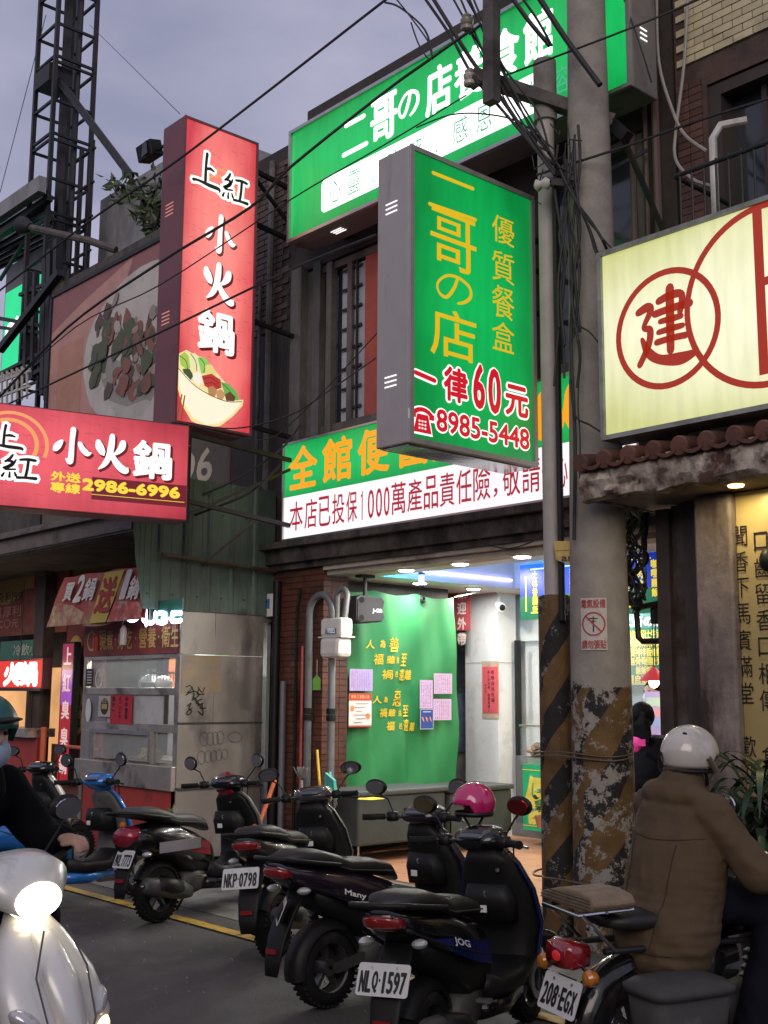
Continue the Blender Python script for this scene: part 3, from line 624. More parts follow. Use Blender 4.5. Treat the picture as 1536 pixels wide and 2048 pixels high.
# red horizontal sign ----------------------------------------------------
an = R(12.8); u = Vector((math.sin(an), math.cos(an), 0)); nn = Vector((u.y, -u.x, 0))
RX = Vector((-8.6, 5.41, 3.07)); w, h = 2.6, .85
F = Face(RX-u*w+nn*.0, u)
hs = T('horizontal_sign', 'wide backlit red hot pot sign with yellow phone number over the stall', 'sign', RX-u*w/2)
c = F.at(w/2, h/2, -.14); hs.part('casing', MB().ob(c, u*w/2, (0, 0, h/2), nn*.139), PL, bevel=.008)
p = MB(); F.rect(p, .012, .012, w-.012, h-.012, .003); hs.part('sign_face', p, RED2)
def bx(p0, p1):
    a0, b1 = F.uv(*p0); a1, b0 = F.uv(*p1); return (a0, b0, a1, b1)
p = MB(); rn = random.Random(16)
for i_ in range(150):
    x, y = rn.uniform(.04, w-.06), rn.uniform(.04, h-.04); F.stroke(p, [(x, y, .0012), (x+.03, y+.006, .002), (x+.05, y-.003, .0018), (x+.08, y+.005, .001)], .0036, k=2)
hs.part('wave_pattern', p, EM('wave_red', srgb('#b8404a'), .95), kind='stuff')
BRN = EM('brown_band_light', srgb('#7a2230'), .7)
a0, b0 = F.uv(205, 1022); a1, b1 = F.uv(374, 967)
p = MB(); F.rect(p, a0-.1, .12, w-.014, .31, .005); hs.part('phone_band', p, BRN)
p = MB(); F.rect(p, a0-.1, .16, w-.03, .165, .0055); hs.part('band_line', p, YLS)
p = MB(); F.text(p, '2986-6996', F.uv(165, 985)[0], .195, F.uv(358, 985)[0], .285, .007, .008, dirs=6)
a = F.uv(101, 970)[0]; F.text(p, '外送', a, .25, a+.24, .325, .007, .004, dirs=4); F.text(p, '專線', a, .155, a+.24, .235, .007, .004, dirs=4); F.disc(p, a+.31, .27, .012, .007, 10); F.disc(p, a+.31, .21, .012, .007, 10)
hs.part('phone_lettering', p, YLS)
q = [bx((103, 868), (183, 945)), bx((186, 868), (262, 940)), bx((268, 872), (346, 942))]
q = [(F.uv(103, 900)[0], .4, F.uv(182, 900)[0], .7), (F.uv(187, 900)[0], .37, F.uv(256, 900)[0], .68), (F.uv(268, 900)[0], .35, F.uv(342, 900)[0], .66)]
al = F.uv(-30, 900)[0]; am = F.uv(48, 900)[0]; ar = F.uv(78, 900)[0]
hotpot(F, hs, None, list(zip('小火鍋', q)), [('上', (F.uv(-25, 880)[0], F.uv(20, 900)[1], F.uv(44, 880)[0], F.uv(20, 852)[1])), ('紅', (F.uv(2, 940)[0], F.uv(40, 962)[1], F.uv(72, 940)[0], F.uv(40, 912)[1]))])
p = MB(); F.ring(p, F.uv(22, 900)[0], .52, .27, .3, .0042, t0=-20, t1=200, asp=.9); F.ring(p, F.uv(18, 900)[0], .52, .2, .235, .0042, t0=-40, t1=160, asp=.9); hs.part('logo_arc', p, EM('orange_sign_light', (1, .5, .2)))
b = MB().bar(F.at(w, .2, -.1), (-9.0, 6.98, 3.2), .04).bar(F.at(w, .8, -.1), (-9.0, 6.98, 3.85), .04).bar(F.at(w+.02, .0, -.1), F.at(w+.02, h, -.1), .05).bar(F.at(w, .05, -.1), (-9.0, 6.98, 3.85), .025)
hs.part('bracket', b, BLKM)

# ------------------------------------------------------------------ long green shop sign and the one above
def greenmat(): return EM('green_sign_light', srgb('#0a8f40'), 1.0, hot=((0, 0, 3.), srgb('#1cbc60')))
LX0, LX1, LZ0, LZ1, LY = -9.07, -4.86, 3.06, 4.03, 6.8
ls = T('long_shop_sign', 'long backlit green and white shop sign over the arcade opening', 'sign', ((LX0+LX1)/2, LY, LZ0))
ls.part('casing', MB().box((LX0, LY, LZ0), (LX1, 6.99, LZ1)), GREY, bevel=.008)
F = Face((LX0, LY-.003, LZ0), (1, 0, 0)); w, h = LX1-LX0, LZ1-LZ0; hw_ = .43
p = MB(); F.rect(p, .02, hw_, w-.02, h-.02, .002); ls.part('green_panel', p, greenmat())
p = MB(); F.rect(p, .02, .02, w-.02, hw_, .002); ls.part('white_panel', p, EM('white_panel_light', (.93, .9, .93), 1.0, .05))
p = MB()
for (s0, s1) in (((0, 0), (w, .02)), ((0, h-.02), (w, h)), ((0, .02), (.02, h-.02)), ((w-.02, .02), (w, h-.02))): F.slab(p, s0[0], s0[1], s1[0], s1[1], 0, .02)
ls.part('sign_frame', p, ALU)
ORS = EM('orange_letter_light', srgb('#f5a11c'), 1.0); 
p = MB(); k = .53
a = F.uv(580, 950)[0]; chs = [580, 647, 718, 797, 868, 945, 1020]; ce = [634, 703, 778, 858, 930, 1005, 1062]
for ch, x0, x1 in zip('全館便當一律', chs, ce):
    a0, a1 = F.uv(x0, 930)[0], F.uv(x1, 930)[0]
    F.text(p, ch, a0, hw_+.07, a1, h-.07, .006, .012)
a0, a1 = F.uv(1068, 860)[0], F.uv(1104, 860)[0]; F.text(p, '6', a0, hw_+.07, a0+.28, h-.07, .006, .035); F.text(p, '0', a0+.33, hw_+.07, a0+.58, h-.07, .006, .03)
ls.part('orange_lettering', p, ORS)
p = MB(); REDL = EM('red_letter_light', srgb('#b3263a'), .8)
s = '本店已投保1000萬產品責任險，敬請安心食用'
xs = [580, 610, 638, 665, 693, 718, 736, 752, 768, 783, 815, 848, 880, 913, 947, 985, 1006, 1045, 1085, 1112, 1140, 1165, 1190]
for i, ch in enumerate(s):
    if i >= len(xs)-1: break
    a0, a1 = F.uv(xs[i], 1010)[0], F.uv(xs[i+1]-3, 1010)[0]; num = ch in '1000'
    if ch == '，': F.text(p, ch, a0+.02, .1, a0+.06, .17, .006, .002); continue
    if ch == '1': m0 = (a0+a1)/2; F.slab(p, m0-.006, .09, m0+.006, .35, .006, .0065); F.slab(p, m0-.02, .3, m0-.006, .32, .006, .0065); continue
    F.text(p, ch, a0+.006, .09, a1, .37 if not num else .35, .006, .0015, dirs=4)
ls.part('red_lettering', p, REDL)
ls.part('under_trim', MB().box((LX0, LY, LZ0-.03), (LX1, LY+.12, LZ0-.002)), M('grimy_beam'))

UX0, UX1, UZ0, UZ1, UY = -8.66, -4.62, 5.9, 7.05, 6.5
us = T('upper_shop_sign', 'long backlit green sign with white characters high on the wall behind the pole', 'sign', ((UX0+UX1)/2, UY, UZ0))
us.part('casing', MB().box((UX0, UY, UZ0), (UX1, 6.8, UZ1)), GREY, bevel=.01)
F = Face((UX0, UY-.003, UZ0), (1, 0, 0)); w, h = UX1-UX0, UZ1-UZ0
p = MB(); F.rect(p, .03, .03, w-.03, h-.03, .002); us.part('green_panel', p, greenmat())
p = MB()
for (s0, s1) in (((0, 0), (w, .03)), ((0, h-.03), (w, h)), ((0, .03), (.03, h-.03)), ((w-.03, .03), (w, h-.03))): F.slab(p, s0[0], s0[1], s1[0], s1[1], 0, .03)
us.part('sign_frame', p, ALU)
WH2 = EM('bright_white_light', (1, 1, 1), 1.9)
def rrect(a0, b0, a1, b1, r, k=6):
    q = []
    for cx, cy_, t in ((a1-r, b1-r, 0), (a0+r, b1-r, 90), (a0+r, b0+r, 180), (a1-r, b0+r, 270)):
        q += [(cx+r*math.cos(R(t+90*i/k)), cy_+r*math.sin(R(t+90*i/k))) for i in range(k+1)]
    return q
p = MB(); F.poly(p, rrect(.5, .15, 3.3, .48, .06), .005); us.part('white_band', p, WH2)
p = MB(); cx = [(688, '二'), (742, '哥'), (797, 'の'), (852, '店'), (910, '養'), (982, '食'), (1048, '館')]
for (x, ch), x1 in zip(cx, (734, 795, 838, 905, 968, 1040, 1108)):
    y = 300-(x-688)*.55; a0, a1 = F.uv(x, y)[0], F.uv(x1, y)[0]
    if ch == 'の': brush(F, p, ch, a0, .66, a1, .92, .006, fat=1.3)
    elif ch == '二': F.stroke(p, [(a0+.03, .9, .022), (a1-.04, .9, .022)], .006); F.stroke(p, [(a0, .62, .022), (a1, .62, .022)], .006)
    else: F.text(p, ch, a0+.01, .57, a1-.01, .98, .006, .011)
us.part('lettering', p, WH2)
p = MB(); 
for i, ch in enumerate('心靈.瞭解.感恩.包容'):
    if ch != '.': F.text(p, ch, .62+i*.27, .2, .62+i*.27+.17, .42, .008, .0, dirs=4)
    else: F.disc(p, .7+i*.27, .22, .012, .008, 10)
us.part('small_lettering', p, EM('green_ink', srgb('#4fae88'), .9))
us.part('vent_slots', MB().box((-8.15, 6.6, 5.893), (-8.0, 6.61, 5.899)).box((-8.15, 6.63, 5.893), (-8.0, 6.64, 5.899)).box((-8.15, 6.66, 5.893), (-8.0, 6.67, 5.899)).box((UX1+.001, 6.6, 6.35), (UX1+.006, 6.68, 6.36)).box((UX1+.001, 6.6, 6.39), (UX1+.006, 6.68, 6.40)).box((UX1+.001, 6.6, 6.31), (UX1+.006, 6.68, 6.32)), EM('slot_light', (1, .97, .95), 1.2))
b = MB()
for x in (-8.4, -7.4, -6.4, -5.4): b.box((x, 6.8, 6.0), (x+.05, 7.0, 6.05)); b.box((x, 6.8, 6.9), (x+.05, 7.0, 6.95))
us.part('bracket', b, BLKM)

# projecting green sign ---------------------------------------------------
GX, GY0, GY1, GZ0, GZ1 = -5.7, 5.32, 6.645, 3.30, 5.455
gs = T('projecting_sign', 'tall backlit green sign with yellow and red characters standing out toward the street', 'sign', (GX, 6.6, GZ0))
CAS = M('sign_casing_grey', (.36, .34, .34), .5, metal=.3, noise=.05, bump=.02, dirt=(.22, .21, .2), dirt_amt=.25, streak=5)
gs.part('casing', MB().box((GX-.33, GY0, GZ0), (GX, GY1, GZ1)), CAS, bevel=.008)
F = Face((GX+.003, GY0, GZ0), (0, 1, 0)); w, h = GY1-GY0, GZ1-GZ0
p = MB(); F.rect(p, .035, .035, w-.035, h-.035, .003); gs.part('sign_face', p, EM('green_face_light', srgb('#07803a'), 1.0, hot=((0, 3.5, 2.2), srgb('#12b658'))))
p = MB()
for (s0, s1) in (((0, 0), (w, .035)), ((0, h-.035), (w, h)), ((0, .035), (.035, h-.035)), ((w-.035, .035), (w, h-.035))): F.slab(p, s0[0], s0[1], s1[0], s1[1], 0, .02)
gs.part('sign_frame', p, CAS)
gs.part('bottom_panel', MB().box((GX-.3, GY0+.03, GZ0-.012), (GX-.03, GY1-.03, GZ0)), M('reflective_panel', (.35, .36, .36), .15, metal=.8, noise=.3, scale=3))
YL2 = EM('yellow_letter_light', srgb('#dcb41e'), .95)
p = MB(); U = F.uv
def line(p0, p1, wd): a0, b0 = U(*p0); a1, b1 = U(*p1); F.stroke(p, [(a0, b0, wd), (a1, b1, wd)], .006)
line((865, 346), (945, 378), .014); line((858, 408), (950, 440), .014)
F.text(p, '哥', U(860, 0+480)[0], U(905, 540)[1], U(951, 480)[0], U(905, 428)[1], .006, .001)
brush(F, p, 'の', U(870, 580)[0], U(905, 607)[1], U(943, 580)[0], U(905, 545)[1], .006, fat=.85)
F.text(p, '店', U(860, 680)[0], U(905, 718)[1], U(951, 680)[0], U(905, 622)[1], .006, .002)
for ch, y0, y1 in (('優', 434, 488), ('質', 505, 565), ('餐', 573, 637), ('盒', 645, 703)): F.text(p, ch, U(983, y0)[0], U(1004, y1)[1], U(1027, y0)[0], U(1004, y0)[1], .006, 0)
gs.part('yellow_lettering', p, YL2)
wh, rd = MB(), MB(); WHO = EM('white_outline_light', (1, .96, .95), 1.1); RDL = EM('crimson_letter_light', srgb('#d0182c'), .85)
for ch, x0, x1, y0, y1, g, bo in (('律', 887, 932, 738, 803, .024, .009), ('6', 946, 966, 730, 816, .022, .011), ('0', 976, 998, 740, 826, .022, .011), ('元', 1010, 1053, 774, 832, .024, .009)):
    a0, a1 = U(x0, y0)[0], U(x1, y0)[0]; xm = (x0+x1)/2; b1, b0 = U(xm, y0)[1], U(xm, y1)[1]
    F.text(wh, ch, a0, b0, a1, b1, .005, g, dirs=12); F.text(rd, ch, a0, b0, a1, b1, .009, bo)
a0, b0 = U(829, 745); a1, b1 = U(868, 762); F.stroke(wh, [(a0, b0, .032), (a1, b1, .032)], .005); F.stroke(rd, [(a0, b0, .017), (a1, b1, .017)], .009)
a0, a1 = U(872, 840)[0], U(1056, 880)[0]; b0, b1 = U(888, 864)[1], U(888, 822)[1]
F.text(wh, '8985-5448', a0, b0+.0, a1, b1, .005, .017, dirs=12); F.text(rd, '8985-5448', a0, b0, a1, b1, .009, .006)
a, b = U(845, 838)  # telephone pictogram
for m_, g, hh in ((wh, .014, .005), (rd, 0, .009)):
    F.poly(m_, [(a-.095-g, b-.1-g), (a+.08+g, b-.1-g), (a+.045+g, b+.03+g), (a-.06-g, b+.03+g)], hh); F.ring(m_, a-.008, b-.02, .085-g, .125+g, hh+.0003, t0=25, t1=155, asp=.8)
    F.slab(m_, a-.12-g, b-.0-g, a-.07+g, b+.04+g, hh, hh+.0004); F.slab(m_, a+.055-g, b-.0-g, a+.105+g, b+.04+g, hh, hh+.0004)
for i in range(3):
    for j in range(3): F.slab(wh, a-.045+i*.028, b-.075+j*.025, a-.03+i*.028, b-.063+j*.025, .0096, .0102)
gs.part('letter_outline', wh, WHO); gs.part('red_lettering', rd, RDL)
v = MB()
for z in (3.72, 5.0):
    for k in range(3): v.box((GX-.24, GY0-.004, z+.035*k), (GX-.12, GY0+.001, z+.035*k+.009))
gs.part('vent_slots', v, EM('slot_light', (1, 1, 1)))
b = MB()
for z in (3.5, 3.95, 4.6, 4.95, 5.2): b.bar((GX-.15, GY1, z), (GX-.15, 7.0, z), .035)
b.bar((GX-.05, GY1+.05, 3.35), (GX-.05, GY1+.05, 5.3), .02)
gs.part('bracket', b, BLKM)

# ------------------------------------------------------------------ right building
RB = T('corner_building', 'building with cream brick upper wall, brown tiles and rusted balcony rail at right', 'building', (-3.5, 7, 0))
mb = MB().box((-4.6, 7.0, 2.9), (-4.34, 7.3, 8.5)).box((-4.34, 7.0, 5.98), (-1, 7.3, 8.5)).box((-4.34, 7.0, 2.9), (-1, 7.3, 5.0)).box((-4.6, 7.3, 2.9), (-1, 12, 8.4))
RB.part('wall', mb, M('brown_facade', (.075, .045, .035), .7, noise=.25, scale=8, bump=.3, dirt=(.03, .022, .02), dirt_amt=.4))
cb = MB().box((0, 0, 0), (.15, .02, .052)).mesh('brick', CBRICK)
for r in range(26):
    for k in range(10):
        x = -4.57+k*.158+(.079 if r % 2 else 0)
        if x > -3.1: continue
        RB.piece('brick', cb, (x, 6.978+random.uniform(0, .005), 6.2+r*.06))
bt = MB().box((0, 0, 0), (.1, .016, .05)).mesh('brick', M('brown_tile', (.1, .05, .04), .5, noise=.2, rnd=.3, bump=.1))
for r in range(26):
    for k in range(2):
        RB.piece('brick', bt, (-4.585+k*.106, 6.984, 4.6+r*.056))
RB.part('window', MB().box((-4.3, 7.18, 5.0), (-1.5, 7.2, 5.95)), GLASS)
RB.part('window_frame', MB().box((-4.34, 7.02, 5.0), (-4.24, 7.18, 5.97)).box((-4.24, 7.02, 5.88), (-1.5, 7.18, 5.97)).box((-3.98, 7.12, 5.0), (-3.94, 7.18, 5.88)), M('dark_bronze', (.06, .045, .04), .5, metal=.4))
RB.part('gutter_pipe', MB().tube([(-4.75, 6.95, 8), (-4.75, 6.95, 4.4)], .03).tube([(-4.85, 6.96, 8), (-4.85, 6.96, 4.4)], .018).tube([(-4.95, 6.93, 5.8), (-4.95, 6.93, 4.4)], .025), M('brown_pipe', (.1, .07, .06), .6), smooth=True)
rl = RB.part('balcony_rail', MB().tube([(-4.17, 6.3, 5.0), (-2.3, 6.3, 4.98)], .016).tube([(-4.17, 6.3, 4.62), (-2.3, 6.3, 4.6)], .012).tube([(-4.17, 6.3, 5.0), (-4.17, 6.98, 5.0)], .016), BLKM, smooth=True)
bal = MB().tube([(0, 0, 0), (0, 0, .62)], .008, 6).mesh('baluster', BLKM, smooth=True)
for k in range(17): RB.piece('baluster', bal, (-4.13+k*.09, 6.3, 4.4), parent=rl)
RB.part('balcony_slab', MB().box((-4.2, 6.22, 4.3), (-1.5, 7.0, 4.42)), DARKC)
RB.part('white_pipe', MB().tube([(-3.86, 6.7, 5.42), (-4.0, 6.6, 5.4), (-4.03, 6.55, 5.3), (-4.03, 6.55, 4.45)], .028), M('pvc_white', (.5, .49, .46), .5, dirt=(.25, .23, .2)), smooth=True)
# tiled canopy over the neighbouring entrance
CP = T('tiled_canopy', 'peeling concrete canopy edged with terracotta roof tiles below the cream sign', 'canopy', (-3.6, 6.1, 2.8))
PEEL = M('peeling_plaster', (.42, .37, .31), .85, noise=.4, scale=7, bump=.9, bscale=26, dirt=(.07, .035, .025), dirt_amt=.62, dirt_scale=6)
from mathutils import noise as NZ
cpm = MB(); N = 120; prof = [(5.90, 3.06), (5.875, 3.03), (5.865, 2.99), (5.862, 2.95), (5.865, 2.91), (5.875, 2.87), (5.89, 2.84), (5.95, 2.83)]
for i in range(N+1):
    x = -4.68+3.1*i/N
    for k, (y, z) in enumerate(prof):
        q = Vector((x*4, k*.35, 0)); cpm.v.append(Vector((x, y+.028*NZ.noise(q)+.02*NZ.noise(q*3.1)+(.02 if NZ.noise(Vector((x*7, k*.6, 5))) > .12 else 0), z+(.025*NZ.noise(Vector((x*5, 0, 9))) if k > 4 else 0))))
for i in range(N):
    for k in range(len(prof)-1): o_ = i*len(prof)+k; cpm.f.append((o_, o_+1, o_+len(prof)+1, o_+len(prof)))
CP.part('plaster_edge', cpm, PEEL, smooth=True)
CP.part('edge_end', MB().box((-4.685, 5.9, 2.84), (-4.66, 7.0, 3.04)), PEEL, bevel=.006)
CP.part('slab', MB().box((-4.64, 6.0, 2.88), (-1.5, 7.5, 3.02)), DARKC)
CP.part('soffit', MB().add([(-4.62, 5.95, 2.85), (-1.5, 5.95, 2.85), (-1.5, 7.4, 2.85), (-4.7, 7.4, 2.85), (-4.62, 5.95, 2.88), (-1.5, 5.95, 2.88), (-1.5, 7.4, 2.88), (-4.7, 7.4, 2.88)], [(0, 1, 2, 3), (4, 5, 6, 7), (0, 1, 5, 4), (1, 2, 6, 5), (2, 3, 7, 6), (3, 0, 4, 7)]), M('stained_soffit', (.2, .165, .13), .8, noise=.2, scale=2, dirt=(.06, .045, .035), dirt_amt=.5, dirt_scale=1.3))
TC = M('terracotta_roof_tile', (.12, .05, .035), .7, noise=.25, rnd=.2, bump=.3, dirt=(.05, .035, .03), dirt_amt=.4)
tt = MB().lathe((0, 0, 0), (0, -1, 0), [(0, .045), (.35, .06), (.36, .062), (.375, .055), (.377, 0)], 14).mesh('cap_tile', TC, smooth=True)
pt = MB()
for j in range(9):
    t = math.pi*j/8; pt.v += [Vector((-.075+.15*j/8, -.36, -.03*math.sin(t))), Vector((-.075+.15*j/8, 0, -.03*math.sin(t))), Vector((-.075+.15*j/8, -.36, -.03*math.sin(t)-.02)), Vector((-.075+.15*j/8, 0, -.03*math.sin(t)-.02))]
for j in range(8):
    a = 4*j; pt.f += [(a, a+1, a+5, a+4), (a+2, a+6, a+7, a+3), (a, a+4, a+6, a+2)]
ptm = pt.mesh('pan_tile', TC)
for k in range(15):
    x = -4.64+k*.185
    CP.piece('cap_tile', tt, (x, 6.2, 3.14), rot=(R(11), 0, 0)); CP.piece('pan_tile', ptm, (x+.0925, 6.18, 3.13), rot=(R(11), 0, 0))
# cream sign
YX0, YX1, YZ0, YZ1, YY = -4.5, -1.9, 3.2, 4.45, 5.9
ys_ = T('cream_sign', 'large backlit cream sign with red circles over the tiled canopy', 'sign', (-3.2, 5.9, 3.2))
ys_.part('casing', MB().box((YX0, YY, YZ0), (YX1, YY+.2, YZ1)), M('pale_green_frame', (.3, .32, .28), .5, metal=.3, dirt=(.15, .15, .13)), bevel=.006)
F = Face((YX0, YY-.003, YZ0), (1, 0, 0)); w, h = YX1-YX0, YZ1-YZ0
p = MB(); F.rect(p, .03, .03, w-.03, h-.03, .002); ys_.part('sign_face', p, EM('cream_sign_light', srgb('#c6c884'), 1.0, hot=((1.2, 0, 3.2), srgb('#fbfadc'))))
p = MB()
for (s0, s1) in (((0, 0), (w, .03)), ((0, h-.03), (w, h)), ((0, .03), (.03, h-.03)), ((w-.03, .03), (w, h-.03))): F.slab(p, s0[0], s0[1], s1[0], s1[1], 0, .025)
ys_.part('sign_frame', p, M('pale_green_frame'))
p = MB(); U = F.uv; ca, cb_ = U(1334, 657); la = U(1236, 657)[0]; rr = .36; BRK = EM('brick_red_letter_light', srgb('#a8301a'), .75)
F.ring(p, ca, cb_, rr-.02, rr+.02, .006); a2, b2 = U(1520, 608); 
F.ring(p, a2+.05, b2+.05, .51, .55, .0064, t0=0, t1=360, n=64); F.slab(p, a2-.02, b2-.42, a2+.04, b2+.56, .006, .0068); F.slab(p, a2+.04, b2+.1, a2+.5, b2+.15, .006, .0068)
brush(F, p, '建', ca-.21, cb_-.22, ca+.17, cb_+.25, .007, fat=1.45)
ys_.part('red_lettering', p, BRK)
# pillar, post and gold calligraphy wall
RP = T('stained_pillar', 'rust stained concrete pillar beside the gold calligraphy wall', 'pillar', (-4.2, 6.4, 0))
RP.part('shaft', MB().box((-4.12, 6.3, 0), (-3.86, 6.75, 2.84)), M('stained_pillar_paint', (.2, .165, .15), .8, noise=.35, scale=4, bump=.5, dirt=(.035, .02, .018), dirt_amt=.55, dirt_scale=3, streak=3), bevel=.015)
RP.part('channel', MB().box((-4.3, 6.45, 0), (-4.2, 6.6, 2.84)).box((-4.2, 6.4, 0), (-4.121, 6.6, 2.84)), M('dark_channel', (.05, .035, .03), .6, noise=.3))
RP.part('metal_tube', MB().box((-4.42, 6.5, 0), (-4.31, 6.6, 2.84)), M('grey_tube_steel', (.11, .09, .08), .5, metal=.4, dirt=(.05, .03, .02)))
GD = T('calligraphy_wall', 'gold panel wall painted with columns of black brush characters', 'wall', (-3.2, 6.35, 0))
GD.part('panel', MB().box((-3.855, 6.36, 0), (-1, 6.5, 2.84)), M('gold_panel', (.4, .31, .13), .4, metal=.15, noise=.12, scale=2, bump=.05, dirt=(.3, .22, .1), dirt_amt=.25, dirt_scale=1.2))
GD.part('stone_band', MB().box((-3.85, 6.33, .0), (-1, 6.359, 1.0)), DARKC)
F = Face((-3.855, 6.357, 0), (1, 0, 0)); p = MB()
for tx, x, y0, s in (('聞香下馬賓滿堂 歡迎大家', 1480, 1075, .125), ('口齒留香口相傳 食神饕客', 1522, 1085, .125), ('四海賓朋皆讚好', 1580, 1060, .125)):
    a, b = F.uv(x, y0); F.vtext(p, tx, a, b+.07, s, .158, .004, 0, .8, 4)
GD.part('lettering', p, DKS)
GD.part('wall_lamp', MB().ell((-3.62, 6.3, 2.4), (.05, .05, .07)), BLK, smooth=True)
wl = T('canopy_lamp', 'warm recessed lamp under the tiled canopy above the calligraphy wall', 'lamp', (-3.72, 6.15, 2.85))
wl.part('lens', MB().lathe((-3.72, 6.15, 2.848), (0, 0, -1), [(0, .05), (.012, .045), (.018, 0)], 16), EM('warm_lens', (1, .72, .3), 4), smooth=True)
l_ = bpy.data.lights.new('canopy_glow', 'AREA'); l_.shape = 'DISK'; l_.size = .1; l_.energy = 4.5; l_.color = (1, .8, .42); lo_ = bpy.data.objects.new('canopy_glow', l_); C.objects.link(lo_); lo_.location = (0, 0, -.03); lo_.parent = wl.o
# ------------------------------------------------------------------ utility pole
PX_, PY_ = -4.87, 6.3
def hazard(key, base, period, slope, ztop, flake):
    m = M(key, base, .8, noise=.2, scale=6, bump=.45, bscale=45); n = m.node_tree.nodes; l = m.node_tree.links; b = n['Principled BSDF']
    prev = b.inputs['Base Color'].links[0].from_socket; t = n.new('ShaderNodeTexCoord'); s = n.new('ShaderNodeSeparateXYZ'); l.new(t.outputs['Object'], s.inputs[0])
    def mt(op, a, b_=None, c=None):
        q = n.new('ShaderNodeMath'); q.operation = op
        for i, x in enumerate((a, b_, c)):
            if x is None: continue
            if isinstance(x, (int, float)): q.inputs[i].default_value = x
            else: l.new(x, q.inputs[i])
        return q.outputs[0]
    an = mt('ARCTAN2', s.outputs['X'], s.outputs['Y']); wv = n.new('ShaderNodeTexNoise'); wv.inputs['Scale'].default_value = 3; l.new(t.outputs['Object'], wv.inputs['Vector'])
    f = mt('ADD', mt('MULTIPLY', s.outputs['Z'], 1/period), mt('ADD', mt('MULTIPLY', an, slope), mt('MULTIPLY', wv.outputs[0], .25)))
    st = mt('GREATER_THAN', mt('FRACT', f), .52)
    cm = n.new('ShaderNodeMix'); cm.data_type = 'RGBA'; l.new(st, cm.inputs['Factor']); cm.inputs['A'].default_value = (.2, .11, .035, 1); cm.inputs['B'].default_value = (.02, .018, .017, 1)
    gr = n.new('ShaderNodeTexNoise'); gr.inputs['Scale'].default_value = 9; gr.inputs['Detail'].default_value = 8; l.new(t.outputs['Object'], gr.inputs['Vector'])
    gm = n.new('ShaderNodeMix'); gm.data_type = 'RGBA'; gm.blend_type = 'MULTIPLY'; gm.inputs['Factor'].default_value = .85; l.new(cm.outputs['Result'], gm.inputs['A']); l.new(gr.outputs[0], gm.inputs['B'])
    fl = n.new('ShaderNodeTexNoise'); fl.inputs['Scale'].default_value = 7; fl.inputs['Detail'].default_value = 13; fl.inputs['Roughness'].default_value = .8; l.new(t.outputs['Object'], fl.inputs['Vector'])
    keep = mt('LESS_THAN', mt('ADD', fl.outputs[0], mt('MULTIPLY', st, .045)), flake); keep = mt('MULTIPLY', keep, mt('LESS_THAN', mt('ADD', s.outputs['Z'], mt('MULTIPLY', fl.outputs[0], .25)), ztop))
    fin = n.new('ShaderNodeMix'); fin.data_type = 'RGBA'; l.new(keep, fin.inputs['Factor']); l.new(prev, fin.inputs['A']); l.new(gm.outputs['Result'], fin.inputs['B']); l.new(fin.outputs['Result'], b.inputs['Base Color'])
    return m
PO = T('utility_pole', 'tall concrete utility pole with peeling yellow and black hazard stripes at its base', 'utility pole', (PX_, PY_, 0))
PO.part('shaft', MB().lathe((PX_, PY_, 0), (0, 0, 1), [(0, .208), (2, .197), (4, .17), (6.2, .14), (9.5, .125)], 40), hazard('pole_concrete', (.27, .25, .22), .62, .42, 1.78, .55), smooth=True)
g = T('cable_guard', 'steel cable guard with black and orange stripes fixed beside the concrete pole', 'cable guard', (-5.24, 6.24, 0))
g.part('guard', MB().lathe((-5.22, 6.26, 0), (0, 0, 1), [(0, .115), (2.27, .115), (2.28, .1)], 24), hazard('guard_paint', (.2, .18, .16), .5, .3, 5, .6), smooth=True)
g.part('conduit', MB().tube([(-5.2, 6.22, 2.28), (-5.2, 6.22, 5.0), (-5.2, 6.22, 6.2)], .062, 16), M('conduit_grey', (.36, .34, .32), .55, noise=.1, dirt=(.2, .19, .18), dirt_amt=.3, streak=4), smooth=True)
g.part('conduit_cap', MB().tube([(-5.2, 6.22, 5.75), (-5.2, 6.22, 6.22)], .085, 16), CONC, smooth=True)
g.part('dark_pipe', MB().tube([(-5.09, 6.18, 2.1), (-5.09, 6.18, 5.2)], .022), BLK, smooth=True)
def loop(z, r=.235):
    pts = []
    for i in range(33):
        t = 2*math.pi*i/32; c, s = math.cos(t), math.sin(t); pts.append((PX_-.17+c*(.4 if c < 0 else .385), PY_+s*(r if c > -.5 else .17)-.02, z+.012*math.sin(3*t)))
    return pts
for z in (1.28, 1.30, .66):
    pass
PO.part('wire_band', MB().tube(loop(1.20), .006, 6).tube(loop(1.225), .005, 6), M('rusty_rod'), smooth=True); PO.part('wire_band', MB().tube(loop(.42), .007, 6), M('rusty_rod'), smooth=True)
